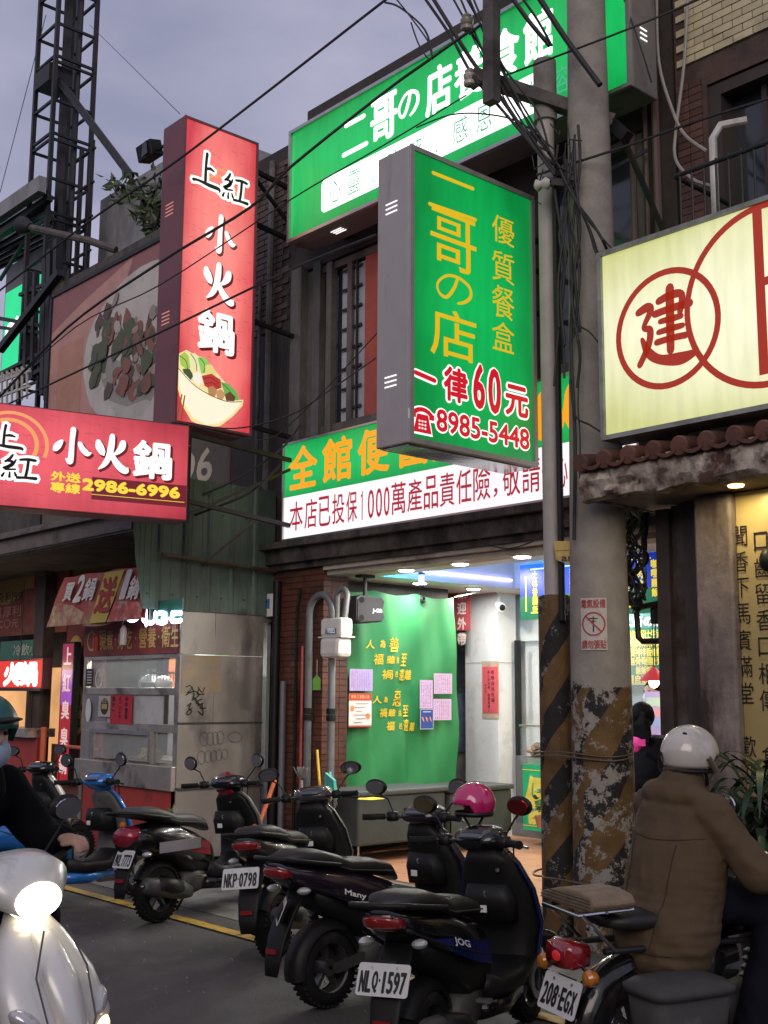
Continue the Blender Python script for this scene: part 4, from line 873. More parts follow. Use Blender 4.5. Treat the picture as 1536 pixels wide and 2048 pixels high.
# crossarm with insulators
WOOD = M('weathered_steel_arm', (.1, .09, .085), .7, metal=.3, noise=.2, dirt=(.04, .03, .03))
PO.part('cross_arm', MB().bar(P(945, 150, Y=5.8), P(1225, 245, Y=6.5), .1, .09), WOOD)
PO.part('arm_upright', MB().bar(P(983, -60, Y=5.78), P(983, 206, Y=5.78), .1, .08), WOOD)
PO.part('arm_brace', MB().bar(P(1243, 268, Y=6.5), P(1330, 470, Y=6.9), .03).bar(P(1210, 345, Y=6.6), P(1295, 300, Y=6.9), .025).bar(P(1222, 245, Y=6.5), P(1255, 275, Y=6.5), .08), BLKM)
PO.part('top_bracket', MB().box((-4.95, 6.0, 6.75), (-4.55, 6.25, 6.9)), BLKM)
CER = M('ceramic', (.5, .48, .42), .25, noise=.1, dirt=(.2, .18, .15))
for (x, y, tx, ty) in ((934, 48, 0, -1), (940, 158, 0, -1)):
    c = P(x, y, Y=5.76); q = MB().lathe(c+Vector((0, 0, -.06)), (0, 0, 1), [(0, .02), (.01, .045), (.035, .05), (.045, .03), (.06, .045), (.09, .05), (.1, .03), (.12, .04), (.14, .02), (.141, 0)], 16)
    io = PO.part('insulator', q, CER, smooth=True); PO.part('insulator_pin', MB().tube([c+Vector((0, 0, -.05)), c+Vector((.03, 0, -.09)), c+Vector((.14, .0, -.07))], .012), BLKM, parent=io, smooth=True)
# curved stickers on the pole
def wrap(mb, r, cx, cy_, d):
    """bend a flat face (normal d) round the pole"""
    tn = Vector((-d.y, d.x, 0)); 
    for i, v in enumerate(mb.v):
        q = v-Vector((cx, cy_, 0)); a = q.dot(tn); hgt = q.dot(d)-r; an = a/r; rr = r+hgt
        mb.v[i] = Vector((cx, cy_, v.z))+d*rr*math.cos(an)+tn*rr*math.sin(an)
    return mb
q0 = P(1180, 1250, Y=6.2); dd = Vector((-PX_, -PY_, 0)).normalized(); dd = (Matrix.Rotation(R(-8), 3, 'Z') @ dd); tn = Vector((-dd.y, dd.x, 0))
r_ = .205; F = Face(Vector((PX_, PY_, q0.z))+dd*r_, tn)
stk = T('warning_sticker', 'white warning sticker with red circle and characters stuck on the concrete pole', 'sticker', F.at(0, 0))
p = MB()
for i in range(8): F.rect(p, -.1+i*.022, -.17, -.1+(i+1)*.022, .17, .001)
stk.part('sheet', wrap(p, r_, PX_, PY_, dd), M('sticker_white', (.5, .46, .42), .6, noise=.08, dirt=(.28, .24, .2), dirt_amt=.3, dirt_scale=14))
p = MB(); F.ring(p, -.012, 0, .068, .078, .003); F.stroke(p, [(-.062, .05, .005), (-.012, 0, .005), (.038, -.05, .005)], .004); F.text(p, '電氣設備', -.092, .105, .068, .16, .003, .001, dirs=4); F.text(p, '請勿張貼', -.092, -.16, .068, -.105, .003, .001, dirs=4)
stk.part('red_print', wrap(p, r_, PX_, PY_, dd), M('sticker_red', (.36, .05, .04), .6, noise=.2))
p = MB(); F.stroke(p, [(-.012, .045, .004), (-.012, -.05, .004)], .0032); F.stroke(p, [(-.04, .035, .003), (.016, .035, .003)], .0034); F.stroke(p, [(-.03, .018, .002), (.006, .018, .002)], .0034)
stk.part('black_print', wrap(p, r_, PX_, PY_, dd), DKS)
F = Face(P(1112, 1133, Y=6.13), (.86, .5, 0)); tg = T('cable_tag', 'torn yellow plastic tag with black print tied to the grey conduit', 'tag', F.at(0, 0))
p = MB(); p.add([F.at(0, 0, .01), F.at(.03, .18, 0), F.at(-.01, .17, 0)], []); p = MB()
p.prism([F.at(-.01, .175), F.at(.15, .165), F.at(.2, .1), F.at(.215, .02), F.at(.17, -.03), F.at(.12, .0), F.at(.0, .045)], F.n*.004); tg.part('sheet', p, M('yellow_tag', (.52, .36, .09), .55, noise=.12, dirt=(.3, .22, .1)))
p = MB(); F.text(p, 'ana', .04, .035, .17, .065, .007, .002); F.text(p, '2', .1, .1, .14, .155, .007, .003); F.rect(p, 0, .105, .09, .108, .007); tg.part('print', p, DKS)

# ------------------------------------------------------------------ wires
def wire(label, pts, r, col=WIRE, sub=5, name='overhead_wire', group=None, cat='cable', sag=0):
    w = [P(x, y, Y=Y) for x, y, Y in pts]; out = []
    n = len(w)
    if n == 2:
        for i in range(13):
            t = i/12; q = w[0].lerp(w[1], t); q.z -= sag*4*t*(1-t); out.append(q)
    else:
        for i in range(n-1):
            p0, p1, p2, p3 = w[max(i-1, 0)], w[i], w[i+1], w[min(i+2, n-1)]
            for j in range(sub):
                t = j/sub; out.append(.5*((2*p1)+(-p0+p2)*t+(2*p0-5*p1+4*p2-p3)*t*t+(-p0+3*p1-3*p2+p3)*t**3))
        out.append(w[-1])
    return solo(name, label, cat, MB().tube(out, r, 6), col, w[0], group, smooth=True)
wire('thick overhead wire rising steeply from far left to the top above the red sign', [(-40, 612, 5.2), (175, 445, 5.2), (370, 310, 5.25), (768, 2, 5.5), (800, -20, 5.5)], .012)
wire('twisted cable crossing the top of the vertical red sign toward the pole arm', [(-20, 815, 5.1), (135, 655, 5.1), (320, 525, 5.1), (500, 415, 5.15), (580, 335, 5.2), (768, 185, 5.5), (858, 120, 5.6), (935, 65, 5.7)], .013)
wire('thin wire crossing the middle of the vertical red sign toward the green sign', [(-20, 810, 5.15), (150, 655, 5.15), (320, 570, 5.15), (580, 400, 5.2), (768, 290, 5.4), (933, 190, 5.7)], .006)
wire('dark wire crossing the bottom part of the vertical red sign', [(-30, 830, 5.15), (140, 750, 5.15), (320, 665, 5.15), (580, 540, 5.2), (752, 470, 5.3)], .01)
wire('sagging wire under the vertical sign running to the projecting green sign', [(375, 845, 5.3), (470, 857, 5.4), (580, 830, 5.6), (660, 780, 5.7), (752, 716, 5.9)], .006)
wire('second thin sagging wire below the red signs running to the green sign', [(380, 850, 5.3), (520, 880, 5.6), (600, 830, 5.7), (760, 660, 5.8)], .005)
wire('faint thin guy wire from the lattice tower down to the vertical red sign', [(180, 50, 8), (360, 228, 6)], .004, sag=0)
wire('faint thin wire hanging at the far left edge of the sky', [(92, 30, 9), (0, 385, 9)], .008)
for lb, pts, r in (
  ('thick cable coming down from the top edge to the crossarm', [(862, -10, 5.7), (905, 60, 5.75), (950, 130, 5.8), (1005, 200, 5.9), (1075, 300, 6.0), (1120, 335, 6.05)], .016),
  ('second thick cable twisted beside the one on the crossarm', [(845, -10, 5.75), (900, 70, 5.75), (945, 150, 5.75), (1000, 215, 5.85), (1060, 285, 5.95), (1110, 350, 6.0)], .012),
  ('heavy cable passing in front of the pole head down to its right', [(1075, -10, 5.9), (1130, 75, 6.0), (1200, 170, 6.08)], .022),
  ('bundle cable entering the top of the grey conduit', [(1020, -10, 6.0), (1060, 45, 6.1), (1100, 92, 6.22)], .018),
  ('thinner bundle cable entering the conduit top', [(1040, -10, 6.0), (1075, 40, 6.12), (1104, 92, 6.22)], .010),
  ('black cable running up and down the face of the concrete pole', [(1125, 330, 6.05), (1135, 420, 6.08), (1145, 560, 6.07), (1142, 700, 6.07), (1150, 880, 6.06), (1148, 1080, 6.06)], .012),
  ('slack cable drooping off the pole bracket toward the cream sign', [(1120, 340, 6.0), (1150, 400, 6.03), (1180, 440, 6.0), (1205, 480, 5.95), (1222, 520, 6.15)], .010),
  ('thin cable looping low on the pole toward the cream sign', [(1140, 560, 6.05), (1150, 640, 6.03), (1180, 665, 6.0), (1208, 700, 5.95)], .006),
  ('curved cable from the pole to the lower corner of the cream sign', [(1140, 760, 6.05), (1150, 830, 6.03), (1180, 850, 6.0), (1208, 868, 5.93)], .007),
  ('long thin wire rising from the crossarm past the pole to the right building', [(1013, 150, 6.0), (1200, 80, 6.1), (1325, 30, 6.3), (1440, -20, 6.4)], .008),
  ('taut black wire from the pole bracket to the right edge', [(1073, 350, 6.0), (1250, 293, 6.2), (1400, 240, 6.3), (1560, 190, 6.4)], .009),
  ('thin wire hanging along the end of the upper green sign', [(1245, -10, 6.5), (1280, 90, 6.5), (1303, 165, 6.6)], .006),
  ('arched thin cable below the insulator in front of the upper sign', [(833, 255, 5.9), (900, 230, 5.9), (968, 228, 5.9), (1040, 245, 5.95), (1110, 300, 6.0)], .006),
  ('looped slack cable hanging in the sky near the top edge', [(790, -5, 5.6), (822, 35, 5.6), (860, 90, 5.6), (860, 120, 5.6), (838, 90, 5.6), (822, 45, 5.6)], .006),
  ('jumper cable joining the loose loop and the insulator', [(770, 5, 5.6), (800, 15, 5.6), (850, 60, 5.65), (865, 118, 5.65)], .008),
  ('pale cable running down the brown tiles of the right building', [(1313, -10, 6.9), (1318, 125, 6.9), (1345, 220, 6.85), (1370, 270, 6.8), (1413, 302, 6.75)], .012),
  ('second pale cable curving over the tiles to the balcony', [(1375, -5, 6.9), (1368, 130, 6.9), (1352, 260, 6.85), (1352, 320, 6.8), (1385, 358, 6.75), (1423, 372, 6.7)], .012),
  ('thin cable sagging across the beam below the long shop sign', [(925, 1045, 6.75), (960, 1080, 6.72), (1010, 1097, 6.7), (1060, 1085, 6.68), (1110, 1057, 6.65)], .006),
  ('thin cable hanging beside the drainpipe of the dark wall', [(560, 400, 6.9), (566, 500, 6.9), (560, 560, 6.9), (575, 600, 6.9), (560, 800, 6.9), (585, 900, 6.85)], .005),
  ('slack wire strung from the stall awning to the beam end', [(380, 1000, 6.0), (470, 960, 6.3), (560, 900, 6.6), (600, 850, 6.7)], .01),
  ('second slack wire strung between the awning and the beam', [(390, 1030, 6.0), (500, 985, 6.3), (560, 930, 6.6)], .012)):
    c = M('pale_cable', (.3, .28, .26), .6) if 'pale' in lb else WIRE
    wire(lb, pts, r, c)
rnd = random.Random(77)
for k in range(9):
    x0 = rnd.uniform(1110, 1160); pts = [(x0, 270+rnd.uniform(-30, 60), 6.05)]; y = pts[0][1]; x = x0
    while y < rnd.uniform(520, 1000): y += rnd.uniform(50, 110); x = min(1160, max(1108, x+rnd.uniform(-14, 16))); pts.append((x, y, 6.06-rnd.uniform(0, .04)))
    wire(('thin' if k % 2 else 'thick')+' cable of the bundle hanging down the pole by the conduit', pts, rnd.choice((.005, .008, .01)), group='cables hanging down the pole')
for k in range(6):
    x0, y0 = rnd.uniform(880, 960), -10; wire('drop cable fanning down from the top edge to the pole bracket', [(x0, y0, 5.7), (x0+60, 110+rnd.uniform(-20, 20), 5.85), (x0+130, 230+rnd.uniform(-25, 25), 5.95), (1110+rnd.uniform(-15, 25), 320+rnd.uniform(-20, 30), 6.03)], rnd.choice((.005, .008)), group='drop cables fanning to the pole bracket')
for k in range(5):
    x1 = rnd.uniform(1195, 1240); wire('slack cable running from the pole bracket down to the cream sign edge', [(1130, 350, 6.03), (1150+k*6, 400+k*12, 6.03), (1175+k*5, 440+k*18, 6.0), (x1, 500+k*8, 6.1)], .006, group='slack cables between pole and cream sign')
tg_ = MB(); rnd = random.Random(3)
for k in range(16):
    a = rnd.uniform(1248, 1300); b = rnd.uniform(1030, 1120); pts = [P(a, 1025, Y=6.55)]; 
    for j in range(6): pts.append(P(1265+rnd.uniform(-26, 30), 1060+j*32+rnd.uniform(-18, 18), Y=6.5+rnd.uniform(-.1, .1)))
    sm = []
    for i in range(len(pts)-1):
        p0, p1, p2, p3 = pts[max(i-1, 0)], pts[i], pts[i+1], pts[min(i+2, len(pts)-1)]
        for j in range(5):
            t = j/5; sm.append(.5*((2*p1)+(-p0+p2)*t+(2*p0-5*p1+4*p2-p3)*t*t+(-p0+3*p1-3*p2+p3)*t**3))
    tg_.tube(sm, rnd.choice((.005, .007, .011)), 5)
solo('cable_tangle', 'messy tangle of black cables hanging beside the pole under the canopy', 'cables', tg_, WIRE, P(1270, 1100, Y=6.5), kind='stuff', smooth=True)
jb = T('meter_frame', 'black bent pipe frame with hanging cable box between pole and pillar', 'pipe frame', P(1290, 1280, Y=6.5))
jb.part('pipe', MB().tube([P(1325, 1205, Y=6.5), P(1278, 1215, Y=6.5), P(1273, 1225, Y=6.5), P(1277, 1275, Y=6.5), P(1285, 1283, Y=6.5), P(1328, 1282, Y=6.5)], .02), BLK, smooth=True)
jb.part('cable_box', MB().box(P(1300, 1248, Y=6.52), P(1318, 1212, Y=6.58)), BLK, bevel=.01)
jb.part('hanging_wire', MB().tube([P(1310, 1245, Y=6.55), P(1312, 1330, Y=6.55)], .004), WIRE, smooth=True)
jb.part('riser_duct', MB().bar(P(1330, 1020, Y=6.5), P(1342, 1470, Y=6.5), .1, .08), M('dark_channel'))
# messy fittings on pole and secondary service bracket
fit = MB(); rnd = random.Random(5)
for k in range(9):
    a = P(1085+rnd.uniform(0, 60), 300+rnd.uniform(-40, 60), Y=6.02); b = a+Vector((rnd.uniform(-.12, .12), rnd.uniform(-.05, .05), rnd.uniform(-.25, .1))); m_ = (a+b)/2+Vector((rnd.uniform(-.08, .08), 0, rnd.uniform(-.1, .05)))
    fit.tube([a, m_, b], rnd.choice((.005, .008)), 5)
solo('cable_splices', 'knot of spliced wires tied to the pole under the crossarm', 'cables', fit, WIRE, P(1110, 300, Y=6), kind='stuff', smooth=True)
sb = T('service_bracket', 'small bracket with ceramic spools fixed on the pole near the grey conduit', 'bracket', P(1100, 365, Y=6.05))
sb.part('bracket', MB().bar(P(1085, 362, Y=6.0), P(1150, 370, Y=6.1), .05), BLKM); sb.part('spool', MB().lathe(P(1088, 368, Y=5.98), (1, .3, 0), [(-.07, .02), (-.05, .045), (-.02, .025), (.02, .045), (.05, .02)], 14), CER, smooth=True)

# ------------------------------------------------------------------ lattice tower, green canopy, far left upper things
TW = T('lattice_tower', 'black steel lattice tower rising above the roofs at far left', 'tower', (-16.8, 8.0, 4.5))
c = Vector((-16.85, 8.0, 0)); s = .34
def tube_(a, b, r=.025): return MB().bar(a, b, r*2)
for i, (dx, dy) in enumerate(((-1, -1), (1, -1), (1, 1), (-1, 1))):
    TW.part('post', tube_(c+Vector((dx*s, dy*s, 4.5)), c+Vector((dx*s, dy*s, 15)), .032), BLKM)
TW.part('mast', MB().tube([c+Vector((.05, .0, 4.5)), c+Vector((.05, 0, 15))], .1), BLKM, smooth=True)
TW.part('mast', MB().tube([c+Vector((.24, .1, 4.5)), c+Vector((.24, .1, 15))], .05), BLKM, smooth=True)
rung = {'x': MB().bar((-s, 0, 0), (s, 0, 0), .04).mesh('rung', BLKM), 'y': MB().bar((0, -s, 0), (0, s, 0), .04).mesh('rung', BLKM)}
for k in range(15):
    z = 5+k*.66
    for key, off in (('x', (0, -s)), ('x', (0, s)), ('y', (-s, 0)), ('y', (s, 0))): TW.piece('rung', rung[key], c+Vector((off[0], off[1], z)))
    if k % 2 == 0:
        for key, off in (('x', (0, -s)), ('y', (s, 0))): TW.piece('rung', rung[key], c+Vector((off[0], off[1], z+.1)))
s2 = Vector((.62, .1, 0))
for dx in (0, .35):
    TW.part('side_post', tube_(c+s2+Vector((dx-.1, 0, 4.5)), c+s2+Vector((dx-.1, 0, 10.2)), .03), BLKM)
_rg = MB().bar((-.15, 0, 0), (.45, 0, 0), .035).mesh("rung", BLKM)
for k in range(10): TW.piece("rung", _rg, c+s2+Vector((-.1, 0, 5+k*.56)))
TW.part('guy_strut', MB().tube([P(110, 150, Y=7.8), P(262, 352, Y=7.8)], .06), BLKM, smooth=True)
TW.part('clamp', MB().box(c+Vector((-.25, -.4, 11.3)), c+Vector((.25, .0, 11.6))), BLKM)
st_ = T('steel_frame', 'tangled black steel posts and bars in front of the lit green sign', 'frame', P(100, 700, Y=7.2))
for (x, y0, y1, wd) in ((52, 545, 760, .09), (66, 545, 760, .08), (88, 520, 790, .1), (98, 500, 800, .12), (110, 480, 830, .1)): st_.part('post', MB().bar(P(x+6, y0, Y=7.2), P(x, y1, Y=7.2), wd), BLKM)
for (x0, y0, x1, y1, wd) in ((0, 637, 100, 655, .06), (0, 655, 100, 668, .05), (0, 748, 95, 700, .05), (40, 590, 110, 560, .05), (0, 790, 90, 735, .06), (20, 770, 110, 700, .04), (60, 575, 105, 590, .04)): st_.part('bar', MB().bar(P(x0, y0, Y=7.2), P(x1, y1, Y=7.2), wd), BLKM)
st_.part('beam', MB().bar(P(0, 700, Y=7.0), P(120, 545, Y=7.0), .1), BLKM)
# translucent green canopy roof
GC = T('green_canopy', 'translucent green canopy roof on dark steel rafters at far left', 'canopy', P(40, 480, Y=8))
q = [P(-60, 500, Y=7.5), P(80, 372, Y=8.6), P(90, 555, Y=10.5), P(-60, 560, Y=10.5)]
A_, B_, C_, D_ = P(-80, 480, Y=7.4), P(85, 368, Y=7.4), P(120, 470, Y=11.5), P(-60, 560, Y=11.5)
GC.part('roof_sheet', MB().prism([A_, B_, C_, D_], (0, 0, -.02)), M('green_sheet', (.12, .26, .22), .4, noise=.15, trans=.3))
GC.part('edge_beam', MB().bar(A_, B_, .12, .25), GW)
for k in range(7):
    t = .15+k*.14; GC.part('rafter', MB().bar(A_.lerp(D_, t)+Vector((0, 0, -.08)), B_.lerp(C_, t)+Vector((0, 0, -.08)), .07), BLKM)
GC.part('strut', MB().bar(P(-10, 478, Y=7.5), P(100, 395, Y=7.6), .1).bar(P(0, 560, Y=7.8), P(70, 450, Y=7.8), .05), BLKM)
gl = T('lit_green_panel', 'glowing green sign with a white scribble behind the steel frame at far left', 'sign', P(50, 700, Y=8.4))
F = Face(P(5, 742, Y=8.4), (1, 0, 0)); a1, b1 = F.uv(104, 545)
gl.part('casing', F.slab(MB(), -.1, -.05, a1+.05, b1+.6, -.3, -.01), GREY)
p = MB(); F.rect(p, -.05, 0, a1, 1.45, .002); gl.part('sign_face', p, EM('mint_light', srgb('#10d488'), 1.0, .1))
p = MB(); w_ = .05
F.stroke(p, [(-.1, .42, w_), (.05, .55, w_), (.12, .75, w_), (.3, .8, w_), (.38, .7, w_), (.3, .58, w_), (.18, .62, w_), (.5, .85, w_)], .006); gl.part('lettering', p, EM('bright_white_light', (1, 1, 1)))
fn = T('spiked_fence', 'pale metal fence with spikes above the red sign at far left', 'fence', P(20, 780, Y=6.6))
for (x0, y0, x1, y1) in ((-20, 770, 60, 742), (-20, 800, 60, 772)): fn.part('rail', MB().bar(P(x0, y0, Y=6.6), P(x1, y1, Y=6.6), .03), M('pale_fence', (.4, .4, .36), .5))
for k in range(6): fn.part('picket', MB().bar(P(4+k*10, 745-k*3, Y=6.6), P(4+k*10, 812-k*3, Y=6.6), .025).bar(P(-2+k*10, 752-k*3, Y=6.6), P(4+k*10, 765-k*3, Y=6.6), .02).bar(P(4+k*10, 765-k*3, Y=6.6), P(10+k*10, 752-k*3, Y=6.6), .02), M('pale_fence'))
lampa = T('arm_lamp', 'old lamp on a long dark pipe arm sticking out over the roof edge', 'lamp', P(220, 495, Y=7))
lampa.part('arm', MB().tube([P(232, 500, Y=7.1), P(180, 482, Y=6.9), P(60, 455, Y=6.6)], .05), M('rusty_awning_sheet'), smooth=True)
lampa.part('lamp_head', MB().lathe(P(62, 455, Y=6.6), (P(30, 448, Y=6.55)-P(62, 455, Y=6.6)), [(0, .06), (.1, .09), (.22, .13), (.25, .13), (.24, .1)], 16), BLKM, smooth=True)
# branches growing over the parapet
BU = T('wall_shrub', 'leafy shrub growing over the parapet beside the vertical red sign', 'shrub', P(310, 470, Y=7.5))
br = MB(); pts_l = []
for path in ([(312, 470), (300, 425), (285, 400), (262, 385), (240, 378), (212, 358)], [(305, 450), (300, 410), (310, 380), (322, 355)], [(312, 470), (296, 455), (282, 448)], [(295, 415), (270, 370), (258, 345)], [(312, 440), (330, 400), (335, 370)]):
    w = [P(x, y, Y=7.5+random.uniform(-.15, .15)) for x, y in path]; br.tube(w, [.03*(1-.8*i/(len(w)-1)) for i in range(len(w))], 6)
    for i in range(len(w)-1):
        for k in range(8): pts_l.append(w[i].lerp(w[i+1], k/8))
BU.part('branches', br, M('bark', (.05, .04, .03), .9, bump=.3), smooth=True)
lf = MB().add([(0, 0, 0), (.03, .05, .008), (0, .14, -.01), (-.03, .05, .008)], [(0, 1, 2, 3)]).mesh('leaf', M('shrub_leaf', (.05, .075, .03), .5, noise=.3, rnd=.4, bump=.05))
for i in range(250):
    b_ = random.choice(pts_l)+Vector((random.uniform(-.13, .13), random.uniform(-.15, .15), random.uniform(-.13, .13)))
    BU.piece('leaf', lf, b_, rot=(random.uniform(0, 6.28), random.uniform(0, 6.28), random.uniform(0, 6.28)), scale=(random.uniform(.9, 1.5),)*3)

# ------------------------------------------------------------------ arcade fittings
LIT = EM('downlight_lens', (1, .97, .9), 22, gloss=False)
for i, (x, y, lb) in enumerate(((-7.7, 7.17, 'leftmost front one'), (-7.0, 7.15, 'middle front one'), (-6.27, 7.12, 'rightmost front one'), (-8.52, 8.12, 'one over the green curtain'), (-8.57, 8.95, 'rear one before the white column'), (-6.2, 9.65, 'one hidden toward the counter'), (-7.4, 9.65, 'rear one over the shop window'), (-5.0, 8.9, 'one over the ordering counter'))):
    d = T('downlight', 'lit round ceiling downlight, '+lb, 'lamp', (x, y, 2.72), 'round downlights in the arcade ceiling')
    d.part('lens', MB().lathe((x, y, 2.712), (0, 0, -1), [(.0, .07), (.012, .065), (.02, .0)], 20), LIT, smooth=True)
    d.part('trim_ring', MB().lathe((x, y, 2.72), (0, 0, -1), [(0, .1), (.012, .095), (.014, .07), (.0, .07)], 24), WHITE, smooth=True)
    l = bpy.data.lights.new('downlight_beam', 'AREA'); l.shape = 'DISK'; l.size = .13; l.energy = {3: 14, 4: 22, 5: 26, 6: 30, 7: 18}.get(i, 24); l.color = (1, .95, .86) if i < 5 else (1, .9, .74); lo = bpy.data.objects.new('downlight_beam', l); C.objects.link(lo); lo.location = (0, 0, -.03); lo.parent = d.o
ct = T('cove_light', 'blue and violet LED strip glowing inside the raised ceiling cove', 'lamp', (-8.3, 8.4, 2.9))
ct.part('led_strip', MB().box((-8.34, 7.5, 2.80), (-8.33, 9.3, 2.815)), EM('cove_led_violet', (.35, .3, 1), 14)); ct.part('led_strip', MB().box((-8.3, 7.445, 2.80), (-5.65, 7.455, 2.82)), EM('cove_led_blue', (.02, .5, 1), 150))
# hanging insect lamp
il = T('hanging_lamp', 'small cylindrical lamp hanging from the arcade ceiling near the curtain', 'lamp', P(843, 1160, Y=7.5))
q = P(843, 1160, Y=7.5); il.part('cord', MB().tube([q+Vector((0, 0, .12)), (q.x, q.y, 2.72)], .003), BLK); il.part('tube_body', MB().lathe(q, (0, 0, 1), [(-.05, .03), (.05, .03)], 16), EM('lamp_violet', (.5, .5, 1), 1.4), smooth=True); il.part('cap', MB().lathe(q, (0, 0, 1), [(.05, .034), (.07, .03), (.071, 0)], 16).lathe(q, (0, 0, 1), [(-.055, .034), (-.05, .034), (-.07, .02)], 16), BLK, smooth=True)

CX = -8.7
cu = T('green_curtain', 'large green cloth curtain with yellow calligraphy hung along the arcade side', 'curtain', (CX, 7.9, .5))
mbc = MB(); ny, nz_ = 60, 30; ya, yb = 7.09, 8.79
def cx(y, z):
    t = (2.62-z)/2.1; return CX+.03*math.sin((y-7.1)*14+z*1.6)*(.25+t)+.014*math.sin(y*31+z*4)*t+.012*math.sin(y*9-z*7)+.03*math.exp(-((y-7.45-t*.35)**2)/.01)*t
for i in range(ny+1):
    for j in range(nz_+1):
        y = ya+(yb-ya)*i/ny; z = .5+(2.62-.5)*j/nz_; top = .035*abs(math.sin((y-ya)*5.5)) if j == nz_ else 0
        mbc.v.append(Vector((cx(y, z), y+(.05*(1-j/nz_) if i == ny else 0), z-top)))
for i in range(ny):
    for j in range(nz_):
        a = i*(nz_+1)+j; mbc.f.append((a, a+nz_+1, a+nz_+2, a+1))
cu.part('cloth', mbc, M('green_cloth', (.028, .21, .06), .55, noise=.06, scale=2, bump=.12, bscale=7), smooth='full')
F = Face((CX+.05, ya, .5), (0, 1, 0)); U = F.uv; p = MB(); _ = lambda x, y: (660+x/3.413, 1080+y/3.413)
for ch, x0, x1, y0, y1 in (('人', 265, 330, 680, 740), ('為', 365, 395, 680, 735), ('善', 415, 480, 665, 765), ('福', 325, 380, 775, 850), ('雖', 400, 445, 790, 845), ('未', 457, 482, 795, 845), ('至', 500, 540, 775, 860), ('禍', 370, 430, 885, 950), ('已', 447, 468, 900, 935), ('遠', 485, 530, 880, 960), ('離', 536, 580, 885, 955),
        ('人', 305, 370, 1065, 1115), ('為', 385, 410, 1070, 1110), ('惡', 440, 500, 1032, 1135), ('禍', 360, 410, 1150, 1210), ('雖', 420, 455, 1155, 1205), ('未', 472, 500, 1160, 1205), ('至', 520, 555, 1130, 1205), ('福', 410, 450, 1240, 1300), ('已', 475, 495, 1255, 1290), ('遠', 510, 555, 1225, 1305), ('離', 565, 595, 1245, 1305)):
    a0, b1 = U(*_(x0, y0)); a1, b0 = U(*_(x1, y1)); F.text(p, ch, a0, b0, a1, b1, .004, .0022, shear=.12, dirs=4)
for i, v in enumerate(p.v): p.v[i] = Vector((cx(v.y, v.z)+.012, v.y, v.z))
cu.part('lettering', p, M('gold_paint', (.75, .5, .03), .5, noise=.1))
cu.part('hanging_ring', MB().lathe(P(843, 1199, X=CX+.03), (1, 0, 0), [(0, .02), (.015, .045), (.03, .02)], 14), BLK, smooth=True)
cu.part('rope', MB().tube([(CX, ya, 2.62), (CX-.02, 6.98, 2.68)], .006).tube([(CX, yb, 2.62), (CX-.02, 9.2, 2.7)], .006), WHITE, smooth=True)
def poster(name, lab, cat, face, box, col, marks=(), base_h=.02, extra=None):
    x0, y0, x1, y1 = box; a0, b1 = face.uv(x0, y0); a1, b0 = face.uv(x1, y1); t = T(name, lab, cat, face.at((a0+a1)/2, (b0+b1)/2, base_h))
    p = MB(); face.slab(p, a0, b0, a1, b1, base_h, base_h+.003); t.part('sheet', p, M('paper_'+name+'_'+str(len(_mats)), col, .7, noise=.04, bump=.02))
    for i, (nm, c, fn_) in enumerate(marks):
        p = MB(); fn_(p, a0, b0, a1-a0, b1-b0, base_h+.005+.0012*i); t.part(nm, p, c if isinstance(c, bpy.types.Material) else M('ink_%d' % len(_mats), c, .6, noise=.05, bump=0))
    return t
def lines(face, n, m_, vert=True, w=.5, seed=1):
    def f(p, a, b, w_, h_, h):
        rn = random.Random(seed)
        for i in range(n):
            for j in range(m_):
                if rn.random() < .12: continue
                if vert: x = a+w_*(.08+.86*i/n); y = b+h_*(.06+.88*j/m_); face.rect(p, x, y, x+w_*.86/n*w*rn.uniform(.5, 1), y+h_*.88/m_*.55*rn.uniform(.6, 1), h)
    return f
INK = (.12, .08, .16)
FC = Face((CX+.06, ya, .5), (0, 1, 0))
bx3 = lambda x0, y0, x1, y1: (660+x0/3.413, 1080+y0/3.413, 660+x1/3.413, 1080+y1/3.413)
poster('notice_sheet', 'lilac sheet of small print on the left part of the green curtain', 'notice', FC, bx3(125, 880, 280, 1030), (.48, .36, .66), [('print', INK, lines(FC, 11, 16, w=.45, seed=2))])
poster('notice_poster', 'white poster with red header and orange spots on the left of the curtain', 'poster', FC, bx3(120, 1045, 272, 1275), (.75, .7, .68), [
    ('header', (.5, .06, .04), lambda p, a, b, w, h, hh: (FC.rect(p, a, b+h*.78, a+w, b+h, hh), FC.rect(p, a, b, a+w, b+h*.05, hh))), ('header_text', (.8, .5, .2), lambda p, a, b, w, h, hh: FC.text(p, '最新三溫馨公告', a+w*.08, b+h*.84, a+w*.9, b+h*.95, hh, .0)), ('fruit', (.8, .25, .06), lambda p, a, b, w, h, hh: (FC.disc(p, a+w*.13, b+h*.55, w*.09, hh, 14), FC.disc(p, a+w*.83, b+h*.32, w*.1, hh, 14))), ('print', (.25, .08, .08), lambda p, a, b, w, h, hh: [FC.rect(p, a+w*(.3-.1*(i % 2)), b+h*(.68-.11*i), a+w*(.85-.15*(i % 3)), b+h*(.695-.11*i), hh) for i in range(6)])])
poster('notice_sheet', 'tall pink sheet of small print above the blue leaflet on the curtain', 'notice', FC, bx3(603, 955, 690, 1150), (.66, .42, .62), [('print', INK, lines(FC, 6, 18, w=.45, seed=3))], .022)
poster('notice_sheet', 'upper pink sheet of small print at the right edge of the curtain', 'notice', FC, bx3(697, 910, 820, 1050), (.68, .44, .6), [('print', INK, lines(FC, 8, 14, w=.45, seed=4))], .026)
poster('notice_sheet', 'lower pink sheet of small print at the right edge of the curtain', 'notice', FC, bx3(695, 1085, 817, 1228), (.68, .44, .62), [('print', INK, lines(FC, 8, 14, w=.45, seed=5))], .022)
